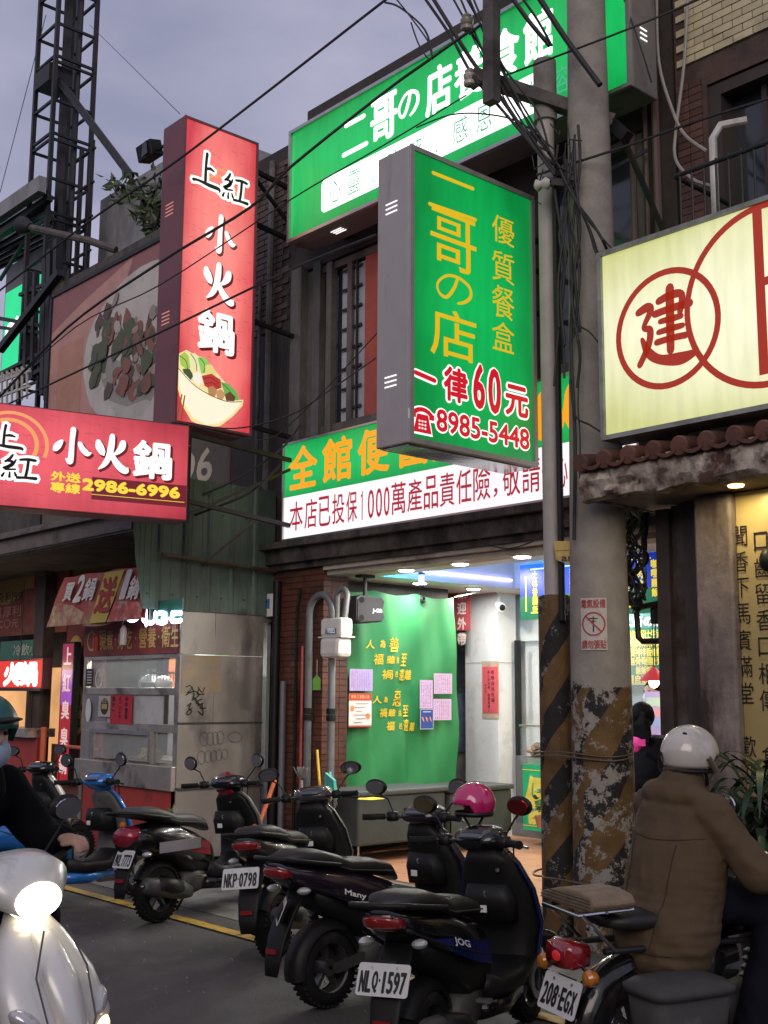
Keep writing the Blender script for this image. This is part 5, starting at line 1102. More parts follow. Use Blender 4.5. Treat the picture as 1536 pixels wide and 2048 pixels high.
poster('leaflet', 'dark blue leaflet with three orange shapes on the green curtain', 'poster', FC, bx3(600, 1155, 690, 1290), (.03, .06, .25), [('border', (.5, .5, .55), lambda p, a, b, w, h, hh: [FC.rect(p, *q, hh) for q in ((a, b, a+w, b+h*.03), (a, b+h*.97, a+w, b+h), (a, b, a+w*.04, b+h), (a+w*.96, b, a+w, b+h))]), ('fish', (.8, .3, .12), lambda p, a, b, w, h, hh: [FC.poly(p, [(a+w*(.1+.28*i), b+h*.62), (a+w*(.22+.28*i), b+h*.6), (a+w*(.3+.28*i), b+h*.36), (a+w*(.2+.28*i), b+h*.42)], hh+.0003*i) for i in range(3)]), ('print', (.6, .6, .7), lambda p, a, b, w, h, hh: FC.rect(p, a+w*.2, b+h*.85, a+w*.8, b+h*.89, hh))], .03)
# loudspeaker
spk = T('loudspeaker', 'black karaoke loudspeaker with chamfered corners hanging before the green curtain', 'loudspeaker', P(735, 1215, Y=7.28))
F = Face(P(712, 1246, X=-8.28), (.25, .97, 0)); a1, b1 = F.uv(775, 1192); a1 = abs(a1)
pts = [(0, .03), (.04, 0), (a1-.06, .02), (a1-.03, .06), (a1-.05, b1*.5), (a1-.03, b1-.05), (a1-.06, b1-.02), (.04, b1), (0, b1-.03)]
spk.part('cabinet', MB().prism([F.at(a, b) for a, b in pts], -F.n*.3), M('speaker_black', (.03, .03, .034), .5, noise=.2, bump=.1), bevel=.006)
spk.part('grille', MB().prism([F.at(a*.9+.012, b*.9+.012, .0) for a, b in pts], F.n*.012), M('speaker_cloth', (.035, .035, .04), .8, bump=.3, bscale=300))
for (a, b) in ((.05, .05), (.05, b1-.05)): spk.part('port', F.disc(MB(), a, b, .028, .014, 18), M('deep_black', (.003, .003, .003), .9, noise=0, bump=0))
p = MB(); F.text(p, 'J-GB', a1*.5, b1*.36, a1*.8, b1*.52, .016, .002); spk.part('lettering', p, M('silver_print', (.7, .7, .7), .4))
q = F.at(.14, b1, -.1); spk.part('mount', MB().tube([q, (q.x, q.y, 2.71)], .018).box((q.x-.05, q.y-.08, 2.69), (q.x+.05, q.y+.08, 2.715)), BLK)

# gas meter and pipes on the pillar
GM = T('gas_meter', 'white gas meter with grey bent pipes on the tiled pillar', 'gas meter', P(672, 1275, Y=6.86))
a = P(651, 1275, Y=6.85); b = P(694, 1235, Y=6.85); c_ = P(694, 1315, Y=6.85)
MW = M('meter_white', (.66, .64, .6), .45, noise=.05, bump=.05, dirt=(.4, .38, .33), dirt_amt=.2)
GM.part('case_upper', MB().box((a.x, 6.78, a.z), (b.x, 6.93, b.z)), MW, bevel=.03); GM.part('case_lower', MB().box((a.x+.015, 6.76, c_.z), (b.x-.01, 6.93, a.z-.004)), MW, bevel=.04)
GM.part('flange', MB().box((a.x-.012, 6.77, a.z-.008), (b.x+.012, 6.94, a.z+.004)), MW)
GM.part('dial_window', MB().box((a.x+.1, 6.765, a.z+.03), (a.x+.24, 6.775, a.z+.075)), GLASS); GM.part('counter_digits', MB().box((a.x+.15, 6.76, a.z+.04), (a.x+.22, 6.764, a.z+.062)), WHITE)
PG = M('pipe_grey', (.16, .165, .17), .5, metal=.2, noise=.15, dirt=(.08, .07, .06), dirt_amt=.3)
xp = P(618, 1400, Y=6.88).x; zt = P(630, 1195, Y=6.88).z
def arch(x0, x1, z0, zt_, y, r, n=10):
    m_ = (x0+x1)/2; rr = (x1-x0)/2; return [(m_-rr*math.cos(math.pi*i/n), y, zt_-rr+rr*math.sin(math.pi*i/n)) for i in range(n+1)]
GM.part('riser_pipe', MB().tube([(xp, 6.87, .15)]+arch(xp, a.x+.07, 0, zt+.02, 6.87, .03)+[(a.x+.07, 6.87, b.z-.02)], .034, 12), PG, smooth=True)
GM.part('riser_pipe', MB().tube([(b.x-.06, 6.87, b.z-.02)]+[(q[0], q[1], q[2]) for q in arch(a.x+.1, b.x-.06, 0, zt+.06, 6.9, .03)][::-1]+[(a.x+.1, 6.9, zt-.3)], .028, 12), PG, smooth=True)
GM.part('outlet_pipe', MB().tube([(a.x+.06, 6.88, c_.z+.02), (a.x+.06, 6.88, .15)], .034, 12), PG, smooth=True)
for z in (1.42, 1.36): GM.part('coupling', MB().tube([(xp, 6.87, z), (xp, 6.87, z+.05)], .046, 12).tube([(a.x+.06, 6.88, z), (a.x+.06, 6.88, z+.05)], .046, 12), BLK, smooth=True)
GM.part('dark_riser', MB().tube([(-9.28, 6.9, .1), (-9.28, 6.9, 2.7)], .04, 10), BLK, smooth=True); GM.part('thin_conduit', MB().tube([(-8.98, 6.92, .1), (-8.98, 6.92, 2.4), (-8.93, 6.92, 2.6)], .014, 8), BLK, smooth=True); GM.part('side_pipe', MB().tube([(P(566, 1400, Y=6.87).x, 6.87, 1.72), (P(566, 1400, Y=6.87).x, 6.87, .1)], .03, 12), PG, smooth=True)
GM.part('red_pipe', MB().tube([(P(603, 1400, Y=6.9).x, 6.9, 2.05), (P(603, 1400, Y=6.9).x, 6.9, .1)], .013, 8).tube([(P(664, 1400, Y=6.9).x, 6.9, 1.95), (P(664, 1400, Y=6.9).x, 6.9, .6)], .012, 8), M('red_pipe', (.35, .06, .05), .5), smooth=True)
F = Face(P(626, 1380, Y=6.84), (1, 0, 0)); tg2 = T('green_tag', 'lime green plastic tag hanging below the gas meter', 'tag', F.at(0, 0)); tg2.part('sheet', MB().prism([F.at(0, 0), F.at(.11, 0), F.at(.11, .1), F.at(.055, .14), F.at(0, .1)], F.n*.004), M('lime', (.2, .5, .08), .5, noise=.05)); tg2.part('string', MB().tube([F.at(.055, .14), F.at(.055, .28)], .002), WHITE)
F = Face((-9.4, 6.93, 0), (1, 0, 0)); q0, q1 = F.uv(532, 1235), F.uv(560, 1187)
nb = T('number_plate_box', 'white box with a blue label fixed high on the tiled pillar', 'sign', F.at(*q0)); nb.part('box', F.slab(MB(), q0[0], q0[1], q1[0], q1[1], 0, .06), WHITE, bevel=.005); nb.part('label', F.rect(MB(), q0[0]+.02, q0[1]+.08, q0[0]+.14, q1[1]-.05, .062), M('blue_label', (.03, .2, .5), .5))

# foam boxes by the curtain
def legbox(lab, y0, y1, x1, z1):
    t = T('covered_box', lab, 'box', (-8.4, (y0+y1)/2, .1), 'dark covered boxes along the curtain')
    t.part('body', MB().box((-8.63, y0, .26), (x1, y1, z1-.05)), M('dark_green_cover', (.042, .05, .045), .6, noise=.15, bump=.25, bscale=18), bevel=.02); t.part('lid', MB().box((-8.65, y0-.02, z1-.05), (x1+.02, y1+.02, z1)), M('lid_grey', (.055, .06, .057), .55, noise=.1, bump=.1), bevel=.015)
    for sx in (-8.55, x1-.05):
        for sy in (y0+.05, y1-.05): t.part('leg', MB().tube([(sx, sy, .1), (sx, sy, .27)], .01), ALU)
legbox('dark covered box with a yellow cloth on it, nearer the street', 6.98, 8.08, -8.12, .74); legbox('dark covered box behind the first one, further inside', 8.14, 9.0, -8.1, .72)
solo('yellow_cloth', 'small bright yellow cloth lying on the dark box lid', 'cloth', MB().add([P(742, 1600, Z=.75)+Vector((random.uniform(-.02, .02), random.uniform(-.02, .02), 0))+Vector((.09*math.cos(t), .12*math.sin(t)*(1+.3*math.sin(3*t)), .012)) for t in [i*.52 for i in range(12)]]+[P(742, 1600, Z=.765)], [(i, (i+1) % 12, 12) for i in range(12)]), M('yellow_cloth', (.75, .65, .03), .7), P(742, 1600, Z=.74))
# brooms and mop leaning by the pillar
def stick(name, lab, px0, py0, px1, py1, Y, col, head, hcol):
    a, b = P(px0, py0, Y=Y), P(px1, py1, Y=Y-.05); t = T(name, lab, name, b)
    t.part('handle', MB().tube([a, b], .012, 8), M('stick_'+name+str(len(_mats)), col, .5), smooth=True)
    rn = random.Random(len(_mats)); m_ = MB()
    for i in range(46):
        an = rn.uniform(0, 6.28); r = rn.uniform(0, head[0]); m_.tube([b+Vector((r*.3*math.cos(an), r*.3*math.sin(an), .02)), b+Vector((r*math.cos(an), r*math.sin(an), -head[1]*rn.uniform(.7, 1)))], [.006, .003], 4, False)
    t.part('bristles', m_, M('bristle'+str(len(_mats)), hcol, .9), kind='stuff')
stick('mop', 'upturned grey string mop standing by the tiled pillar', 608, 1700, 603, 1560, 6.72, (.3, .3, .3), (.08, -.12), (.2, .19, .18))
stick('broom', 'yellow handled broom hanging by the pipes of the pillar', 634, 1500, 641, 1590, 6.7, (.7, .45, .04), (.05, .1), (.5, .33, .05))
stick('feather_duster', 'teal brush with grey bristles hanging near the curtain edge', 660, 1545, 662, 1570, 6.75, (.05, .4, .33), (.07, .2), (.13, .12, .12))
solo('dustpan', 'teal plastic dustpan hanging by the pipes', 'dustpan', MB().prism([P(655, 1545, Y=6.7), P(672, 1560, Y=6.7), P(676, 1598, Y=6.7), P(652, 1600, Y=6.7)], (0, -.03, 0)), M('teal_plastic', (.06, .36, .3), .4), P(663, 1600, Y=6.7))
solo('orange_pole', 'orange pole leaning against the tiled pillar', 'pole', MB().tube([P(550, 1560, Y=6.5), P(518, 1650, Y=6.3)], .02), M('orange_paint', (.55, .12, .05), .5), P(518, 1650, Y=6.3), smooth=True)
# red hanging cloth, camera, couplet on the column
F = Face((-9.9, 9.3, 1.9), (1, 0, 0)); q0, q1 = F.uv(903, 1262), F.uv(941, 1180)
ta = T('red_banner', 'dark red hanging banner with pale characters behind the curtain edge', 'banner', F.at(*q0)); ta.part('cloth', F.slab(MB(), q0[0]-.2, q0[1], q1[0], q1[1]+.1, 0, .005), M('banner_red', (.32, .05, .055), .6)); p = MB(); F.vtext(p, '歡迎外帶', q1[0]-.13, q1[1]+.04, .13, .17, .007, .004); ta.part('lettering', p, M('pale_red_print', (.7, .55, .5), .6))
F = Face((-9.28, 9.546, 0), (1, 0, 0)); q0, q1 = F.uv(966, 1437), F.uv(996, 1322)
cp_ = T('red_couplet', 'red paper strip with black characters taped on the white column', 'poster', F.at(*q0)); p = MB(); F.slab(p, q0[0], q0[1]+.06, q1[0], q1[1]-.06, .002, .005); cp_.part('paper', p, M('couplet_red', (.66, .1, .11), .6, noise=.04)); p = MB(); F.slab(p, q0[0]-.01, q0[1], q1[0]+.01, q1[1], 0, .002); cp_.part('backing', p, M('tape_tan', (.5, .36, .25), .6))
p = MB(); mid = (q0[0]+q1[0])/2; F.vtext(p, '時時自我祝福', mid+.04, q1[1]-.1, .045, .06, .007, 0); F.vtext(p, '為人祈造福 就是有福人', mid-.02, q1[1]-.1, .033, .042, .007, 0); F.vtext(p, '靜思語', mid-.065, q1[1]-.25, .022, .035, .007, 0); cp_.part('lettering', p, DKS)
q = P(1003, 1216, Y=9.45); cc = T('security_camera', 'white bullet security camera mounted by the top of the white column', 'camera', (q.x, 9.5, q.z+.1))
cc.part('body', MB().lathe(q+Vector((-.12, .07, .05)), (.8, -.5, -.25), [(0, .02), (.01, .045), (.17, .05), (.19, .045), (.19, 0)], 16), WHITE, smooth=True); cc.part('lens', MB().lathe(q+Vector((-.12, .07, .05))+Vector((.8, -.5, -.25)).normalized()*.192, (.8, -.5, -.25), [(0, .035), (.01, .02), (.01, 0)], 14), BLK, smooth=True); cc.part('mount', MB().tube([q+Vector((-.1, .06, .05)), q+Vector((-.12, .1, .15))], .015), WHITE, smooth=True)
# menu board hanging from the ceiling
MY = 7.6; a, b = P(1040, 1125, Y=MY), P(1320, 1238, Y=MY); z0 = P(1046, 1240, Y=MY).z; z1 = 2.71
F = Face((a.x, MY, z0), (1, 0, 0)); w, h = P(1325, 1150, Y=MY).x-a.x, z1-z0
mn = T('menu_board', 'long blue and green menu board with yellow vertical dish names', 'menu board', (a.x+w/2, MY, z0)); mn.part('board', F.slab(MB(), 0, 0, w, h, -.04, 0), WHITE)
p = MB(); F.rect(p, 0, h*.42, w, h, .002); mn.part('blue_panel', p, EM('menu_blue', srgb('#1238b0'), .75, .2, 2)); p = MB(); F.rect(p, 0, 0, w, h*.42, .002); mn.part('green_panel', p, EM('menu_green', srgb('#0a6a48'), .7, .2, 2))
p = MB(); F.rect(p, .06, .07, .075, h-.1, .004); F.rect(p, .12, .05, w-.1, .062, .004); F.rect(p, .12, h-.05, w-.1, h-.04, .004); mn.part('yellow_border', p, EM('menu_yellow', srgb('#f2d94a'), .85))
p = MB(); dishes = ['士林香腸飯', '蒜泥白肉飯', '沙茶豬肉飯', '招牌排骨飯', '三杯雞腿飯', '魚排飯', '卡啦雞腿排飯', '滷雞腿飯', '牛肉燴飯', '咖哩雞飯', '炸豬排飯']
for i, tx in enumerate(dishes):
    st = (h-.1)/max(5, len(tx)); F.vtext(p, tx, .17+i*.135, h-.06, st*.88, st, .005, .0025, .85, 4)
mn.part('dish_lettering', p, EM('menu_yellow', (1, .8, .2)))
# second menu board further inside
MY2 = 9.85; a, b = P(1200, 1232, Y=MY2), P(1340, 1372, Y=MY2); F = Face((a.x, MY2, b.z), (1, 0, 0)); w, h = b.x-a.x, a.z-b.z
m2_ = T('price_board', 'dark green price board with rows of yellow dish names behind the counter', 'menu board', F.at(w/2, 0)); m2_.part('board', F.slab(MB(), 0, 0, w, h, -.03, 0), M('board_green', (.03, .16, .09), .4)); p = MB(); F.rect(p, 0, h*.8, w, h, .002); m2_.part('title_panel', p, M('board_teal', (.06, .2, .2), .4))
p = MB(); F.text(p, '二哥の店', w*.35, h*.82, w*.95, h*.96, .004, .008); m2_.part('title_lettering', p, M('cream_print', (.6, .55, .45), .5))
p = MB()
for i in range(11): F.vtext(p, random.choice(dishes), .08+i*(w-.12)/11, h*.77, .082, .09, .004, .002, .8, 4)
F.text(p, '三種自選菜', w*.3, h*.04, w*.8, h*.15, .004, .003); F.rect(p, .02, .015, w-.02, .025, .004); mn2 = m2_.part('dish_lettering', p, M('yellow_print', (.75, .58, .1), .5))
# counter and display case
ctr = T('food_counter', 'food counter with glass case over a green front board', 'counter', (-7.9, 9.2, .24))
F = Face((P(1046, 1600, Y=9.25).x, 9.25, .25), (1, 0, 0)); h = P(1046, 1528, Y=9.25).z-.25
ctr.part('front_board', F.slab(MB(), 0, 0, 3.2, h, -.05, 0), M('counter_green', (.03, .42, .17), .4)); p = MB(); F.text(p, '優', .05, .07, .33, h-.12, .004, .014); F.text(p, '質', .42, .07, .7, h-.12, .004, .014); F.rect(p, .0, h-.06, 3.2, h-.05, .004); F.rect(p, 0, .04, 3.2, .05, .004); ctr.part('front_lettering', p, M('yellow_print'))
zc_ = .25+h; x0 = F.o.x
ctr.part('cabinet', MB().box((x0+.005, 9.31, .25), (x0+3.2, 9.7, zc_)), M('dark_cabinet', (.03, .07, .055), .5)); ctr.part('glass_case', MB().box((x0, 9.22, zc_), (x0+3.2, 9.23, zc_+.38)), M('case_glass', (.8, .82, .78), .05, noise=0, bump=0, alpha=.07)); ctr.part('case_top', MB().box((x0, 9.2, zc_+.38), (x0+3.2, 9.6, zc_+.4)), STEEL)
ctr.part('tray', MB().box((x0+.02, 9.3, zc_), (x0+3.1, 9.6, zc_+.06)), STEEL)
fd = MB(); rn = random.Random(9)
for i in range(150): fd.ell((x0+.03+rn.uniform(0, 1.5)**1.2, 9.29+rn.uniform(0, .22), zc_+.08+rn.uniform(0, .12)), (.045, .04, .03), 8)
ctr.part('fried_food', fd, M('fried_food', (.34, .17, .06), .5, noise=.3), kind='stuff', smooth=True)
for lab, q in (('small potted plant on top of the glass food case', Vector((x0+.52, 9.35, zc_+.4))), ('potted plant in a clay pot on the threshold beside the pole', P(1085, 1655, Y=8.95))):
    pt_ = T('potted_plant', lab, 'plant', q); s_ = .7 if 'top' in lab else 1.0
    pt_.part('pot', MB().lathe(q, (0, 0, 1), [(0, .05*s_), (.1*s_, .075*s_), (.11*s_, .08*s_), (.11*s_, .06*s_), (.08*s_, .0)], 16), M('clay', (.32, .14, .08), .7), smooth=True)
    m_ = MB(); rn = random.Random(4)
    for i in range(60):
        o = q+Vector((rn.gauss(0, .05), rn.gauss(0, .05), .15+rn.random()*.2))*1; o = q+(o-q)*s_; d_ = Vector((rn.uniform(-1, 1), rn.uniform(-1, 1), rn.uniform(-.3, 1)))*.05*s_; e_ = d_.orthogonal()*.4; m_.add([o, o+d_*.5+e_, o+d_, o+d_*.5-e_], [(0, 1, 2, 3)])
    pt_.part('foliage', m_, M('plant_green', (.06, .15, .04), .5), kind='stuff')
rl_ = T('red_lamp', 'lit red lampshade hanging over the ordering counter', 'lamp', P(1308, 1365, Y=8.6)); q = P(1308, 1362, Y=8.6)
rl_.part('lamp_shade', MB().lathe(q, (0, 0, 1), [(0, .13), (.05, .09), (.1, .03), (.12, .02)], 20), EM('red_shade', (.6, .03, .03), .7), smooth=True); rl_.part('bulb', MB().ell(q-Vector((0, 0, .01)), (.045, .045, .05), 12), EM('warm_bulb', (1, .75, .45), 14), smooth=True); rl_.part('cord', MB().tube([q+Vector((0, 0, .12)), (q.x, q.y, 2.7)], .004), BLK)
l = bpy.data.lights.new('bulb_glow', 'POINT'); l.energy = 6; l.color = (1, .8, .6); l.shadow_soft_size = .05; lo = bpy.data.objects.new('bulb_glow', l); C.objects.link(lo); lo.location = q-Vector((0, 0, .08))-rl_.loc; lo.parent = rl_.o
FP = Face((-6.6, 9.0, 0), (1, 0, 0)); poster('money_poster', 'lilac poster showing coloured banknotes hung beside the ordering counter', 'poster', FP, (1292, 1383, 1334, 1470), (.5, .4, .68), [('note', (.5, .68, .5), lambda p, a, b, w, h, hh: FP.rect(p, a+w*.1, b+h*.66, a+w*.9, b+h*.86, hh)), ('note', (.7, .35, .4), lambda p, a, b, w, h, hh: FP.rect(p, a+w*.1, b+h*.42, a+w*.9, b+h*.62, hh)), ('note', (.35, .45, .75), lambda p, a, b, w, h, hh: FP.rect(p, a+w*.1, b+h*.18, a+w*.9, b+h*.38, hh))])
solo('kerb_ramp', 'black steel kerb ramp lying against the arcade edge', 'ramp', MB().prism([(-5.75, 6.1, .012), (-5.75, 6.57, .1), (-5.75, 6.57, .012)], (.55, 0, 0)), BLKM, (-5.5, 6.3, 0), bevel=.005)

# ------------------------------------------------------------------ steel food stall
SX0, SX1, SY = -11.28, -9.43, 5.9
FS = T('food_stall', 'stainless steel food stall with windows and a dented sheet metal side covered in graffiti', 'stall', (-10.4, 6.3, 0))
def fr(x0, x1, z0, z1, y0=SY, y1=None): return MB().box((x0, y0, z0), (x1, y1 if y1 else y0+.05, z1))
mb = MB().box((SX0, SY, .1), (SX0+.06, SY+.06, 2.3)).box((SX1-.07, SY, .1), (SX1, SY+.06, 2.36)).box((SX0+.06, SY, 1.58), (SX1-.07, SY+.05, 1.65)).box((SX0+.06, SY, 1.23), (SX1-.07, SY+.05, 1.31)).box((SX0+.06, SY, 1.93), (SX1-.07, SY+.05, 1.97))
mb.box((SX0+.06, SY, .93), (SX0+.22, SY+.05, 1.23)).box((-9.9, SY, .93), (-9.85, SY+.05, 1.23)); FS.part('frame', mb, STEEL, bevel=.004)
FS.part('counter_band', MB().box((SX0-.02, SY-.05, .71), (SX1+.0, SY+.06, .93)), STEEL, bevel=.006)
FS.part('front_panel', fr(SX0+.1, SX1-.0, .08, .71), M('stall_red', (.4, .045, .035), .5, noise=.08, dirt=(.2, .03, .03), dirt_amt=.2))
FS.part('header_board', fr(SX0, SX1-.02, 1.97, 2.3, SY-.012, SY+.03), M('header_red', (.3, .06, .05), .6, noise=.08, dirt=(.15, .04, .04)))
F = Face((SX0, SY-.014, 1.97), (1, 0, 0)); p = MB()
for ch, x0, x1 in (('現', 197, 212), ('煮', 213, 226), ('好', 236, 249), ('吃', 250, 264), ('營', 278, 293), ('養', 295, 312), ('衛', 323, 340), ('生', 342, 357)): F.text(p, ch, F.uv(x0, 1290)[0], .06, F.uv(x1, 1290)[0], .26, .002, .003, dirs=4)
for x in (231, 271, 317): F.disc(p, F.uv(x, 1290)[0], .16, .012, .002, 10)
F.ring(p, F.uv(183, 1290)[0], .16, .07, .09, .002, asp=1.2); FS.part('header_lettering', p, M('header_gold', (.6, .38, .12), .6))
G1 = M('stall_pane', (.75, .8, .8), .05, noise=0, bump=0, alpha=.22)
FS.part('pane', fr(SX0+.06, SX1-.07, 1.65, 1.93, SY+.02, SY+.026), G1); FS.part('pane', fr(SX0+.22, -9.9, .95, 1.22, SY+.02, SY+.026), G1); FS.part('pane', fr(-9.85, SX1-.07, .95, 1.22, SY+.03, SY+.036), G1)
FS.part('frosted_panel', fr(SX0+.06, -9.72, 1.31, 1.58, SY+.02, SY+.03), M('frosted_marble', (.5, .5, .5), .4, noise=.06, scale=14, dirt=(.38, .38, .38), dirt_amt=.4, dirt_scale=9))
p = MB(); FS.part('grey_panel', fr(SX0+.06, -10.78, 1.31, 1.58, SY+.005, SY+.02), M('grey_violet', (.23, .22, .26), .5)); FS.part('rack_bar', MB().box((-10.4, SY+.1, 1.78), (-9.6, SY+.11, 1.8)), BLKM)
for k in range(12): p.box((-10.35+k*.06, SY+.1, 1.72), (-10.345+k*.06, SY+.105, 1.78))
FS.part('hooks', p, BLKM, kind='stuff')
FS.part('window_frame', MB().box((SX0+.2, SY-.012, .93), (SX0+.24, SY-.001, 1.24)).box((SX0+.24, SY-.012, 1.2), (-9.88, SY-.001, 1.24)).box((-9.92, SY-.013, .96), (-9.88, SY-.001, 1.2)), ALU)
# interior of the stall
FS.part('inner_shelf', MB().box((SX0+.05, SY+.06, .9), (SX1-.1, 6.9, .93)).box((SX0+.05, SY+.06, 1.6), (SX1-.1, 6.3, 1.62)), STEEL)
FS.part('back_board', MB().box((SX0, 6.94, .1), (SX1-.05, 6.98, 2.3)), M('stall_back', (.34, .34, .36), .6)); FS.part('back_board', MB().box((-10.1, 6.5, 1.6), (-9.75, 6.52, 2.0)), EM('white_door_painted_glow', (.75, .85, .8), .75)); FS.part('back_board', MB().box((-9.74, 6.5, 1.6), (-9.5, 6.52, 2.0)), EM('lime_wall_painted_glow', (.3, .62, .15), .7)); FS.part('back_board', MB().box((-10.75, 6.6, 1.62), (-10.4, 6.62, 1.95)), M('orange_board', (.45, .12, .04), .6))  # white door and lime wall emit their own colour to look lit
FS.part('roof', MB().box((SX0-.02, SY, 2.3), (SX1, 6.95, 2.36)), GREY)
tl_ = T('tube_lamp', 'lit fluorescent tube inside the steel food stall', 'lamp', (-10.4, 6.2, 2.2)); tl_.part('tube', MB().tube([(-10.9, 6.2, 2.2), (-9.8, 6.2, 2.2)], .015), EM('tube_white', (.9, 1, .92), 8), smooth=True)
l = bpy.data.lights.new('tube_glow', 'AREA'); l.shape = 'RECTANGLE'; l.size = 1.1; l.size_y = .05; l.energy = 34; l.color = (1, .98, .88); lo = bpy.data.objects.new('tube_glow', l); C.objects.link(lo); lo.location = (0, 0, -.03); lo.parent = tl_.o
# side sheets
SS = M('side_sheet', (.36, .33, .29), .45, metal=.45, noise=.12, scale=2, bump=.12, bscale=5, dirt=(.1, .09, .085), dirt_amt=.35, dirt_scale=1.5, streak=2)
for (y0, y1, z0, z1, nm) in ((SY, 6.28, 1.96, 2.36, 0), (6.283, 6.85, 1.96, 2.36, 0), (SY, 6.28, 1.33, 1.955, 0), (6.283, 6.85, 1.33, 1.955, 0), (SY, 6.85, .74, 1.315, 0), (SY, 6.85, .1, .72, 0)):
    FS.part('sheet', MB().box((SX1, y0, z0), (SX1+.012, y1, z1)), SS, bevel=.003)
FS.part('sheet_rail', MB().box((SX1, SY, 1.315), (SX1+.02, 6.85, 1.33)).box((SX1, SY, .72), (SX1+.03, 6.87, .74)), M('dark_rail', (.06, .055, .05), .6))
FS.part('sheet', MB().box((SX1+.0125, SY+.02, 1.6), (SX1+.0165, 6.35, 1.95)), M('tan_sheet', (.36, .28, .17), .6, noise=.15, scale=3, dirt=(.28, .25, .22), dirt_amt=.45, dirt_scale=4), label='tan stained sheet')
F = Face((SX1+.018, SY, 0), (0, 1, 0)); p = MB(); U = F.uv
def scrib(pts, w): F.stroke(p, [(*U(x, y), w) for x, y in pts], .0015, k=4)
for pts in ([(372, 1374), (380, 1371), (383, 1378), (374, 1386), (384, 1384)], [(384, 1374), (388, 1388), (386, 1398)], [(372, 1390), (388, 1382), (398, 1390), (385, 1400)], [(396, 1374), (404, 1385), (409, 1375)], [(398, 1378), (395, 1388), (408, 1388)], [(388, 1395), (400, 1410), (392, 1404), (404, 1398)], [(375, 1412), (382, 1406), (378, 1418), (384, 1422), (376, 1430), (374, 1424), (384, 1416)], [(396, 1412), (406, 1406), (400, 1416), (412, 1416)], [(404, 1408), (406, 1430), (396, 1422)]): scrib(pts, .005)
FS.part('graffiti', p, DKS); p = MB()
for (cx_, cy0, rx, ry) in ((408, 1478, 8, 14), (421, 1478, 7, 13), (431, 1477, 6, 13), (441, 1475, 7, 13), (403, 1515, 8, 13), (416, 1513, 7, 12), (428, 1512, 6, 11), (438, 1510, 6, 11), (450, 1508, 6, 10), (470, 1474, 14, 10)):
    scrib([(cx_+rx*math.cos(t*.7), cy0+ry*math.sin(t*.7)) for t in range(10)], .0022)
FS.part('graffiti', p, M('faint_marker', (.12, .11, .11), .6))
# stickers and papers on the stall
F = Face((SX0, SY-.003, 0), (1, 0, 0))
poster('red_paper', 'red paper with black brush prices taped on the stall front', 'notice', F, (223, 1390, 264, 1449), (.5, .03, .05), [('lettering', DKS, lambda p, a, b, w, h, hh: (F.vtext(p, '中午營業', a+w*.75, b+h*.95, .05, .056, hh, .002, dirs=4), F.vtext(p, '八二三十', a+w*.45, b+h*.95, .05, .056, hh, .002, dirs=4), F.vtext(p, '四六一', a+w*.15, b+h*.95, .05, .056, hh, .002, dirs=4)))], .004)
poster('sticker', 'white sticker with a black shield on the stall front', 'sticker', F, (199, 1392, 222, 1434), (.5, .48, .42), [('shield', (.04, .04, .03), lambda p, a, b, w, h, hh: F.disc(p, a+w*.5, b+h*.5, w*.32, hh, 16, h*.4)), ('shield_label', (.45, .35, .15), lambda p, a, b, w, h, hh: F.rect(p, a+w*.28, b+h*.38, a+w*.72, b+h*.62, hh)), ('lettering', (.6, .5, .3), lambda p, a, b, w, h, hh: F.text(p, '日', a+w*.36, b+h*.66, a+w*.64, b+h*.84, hh, 0))], .004)
solo('oval_sticker', 'plain white oval sticker at the left of the stall front', 'sticker', F.disc(MB(), F.uv(180, 1420)[0], F.uv(180, 1420)[1], .06, .021, 24, .12), WHITE, F.at(*F.uv(180, 1420)))
poster('sticker', 'dark sticker with white lines on the left stall window', 'sticker', F, (173, 1338, 187, 1372), (.03, .03, .035), [('lettering', (.6, .6, .6), lambda p, a, b, w, h, hh: [F.rect(p, a+w*.2, b+h*(.15+.16*i), a+w*.8, b+h*(.22+.16*i), hh) for i in range(5)])], .002)
solo('round_sticker', 'round white ring sticker on the stall window', 'sticker', F.ring(MB(), F.uv(198, 1358)[0], F.uv(198, 1358)[1], .06, .075, .002, asp=1.3), WHITE, F.at(*F.uv(198, 1358)))
bg2 = MB(); rn = random.Random(8)
for i in range(40): bg2.ell((-10.2+rn.uniform(-.14, .14), SY+.2+rn.uniform(-.05, .05), .97+rn.uniform(0, .08)), (.03, .03, .025), 7)
solo('noodle_pile', 'pile of yellow noodles behind the lower stall window', 'food', bg2, M('noodle', (.55, .42, .06), .5, noise=.2), (-10.2, SY+.2, .93), kind=None, smooth=True)
solo('plastic_bag', 'dark tied plastic bag on the shelf behind the upper stall window', 'bag', MB().lathe((-10.25, SY+.2, 1.65), (0, 0, 1), [(0, .12), (.05, .14), (.1, .1), (.14, .03), (.19, .05)], 12), M('bag_grey', (.06, .07, .08), .3, bump=.4), (-10.25, SY+.2, 1.65), smooth=True)
solo('plastic_bag', 'pale plastic bag beside the dark bag behind the upper stall window', 'bag', MB().ell((-10.02, SY+.2, 1.7), (.09, .09, .07), 12), M('bag_white', (.5, .5, .5), .3, bump=.4), (-10.02, SY+.2, 1.63), smooth=True)
solo('wok', 'round black wok standing inside the lower stall window', 'pan', MB().lathe((-10.75, SY+.16, 1.0), (.3, -1, .3), [(0, .02), (.01, .08), (.05, .1), (.05, .095), (.02, .07)], 18), BLKM, (-10.75, SY+.16, .93), smooth=True)
bowl_t = T('bowl_decal', 'printed decal of a vegetable bowl on the red stall base', 'decal', (-9.75, SY-.002, .45)); F = Face((SX0, SY-.004, 0), (1, 0, 0)); a, b = F.uv(325, 1632)
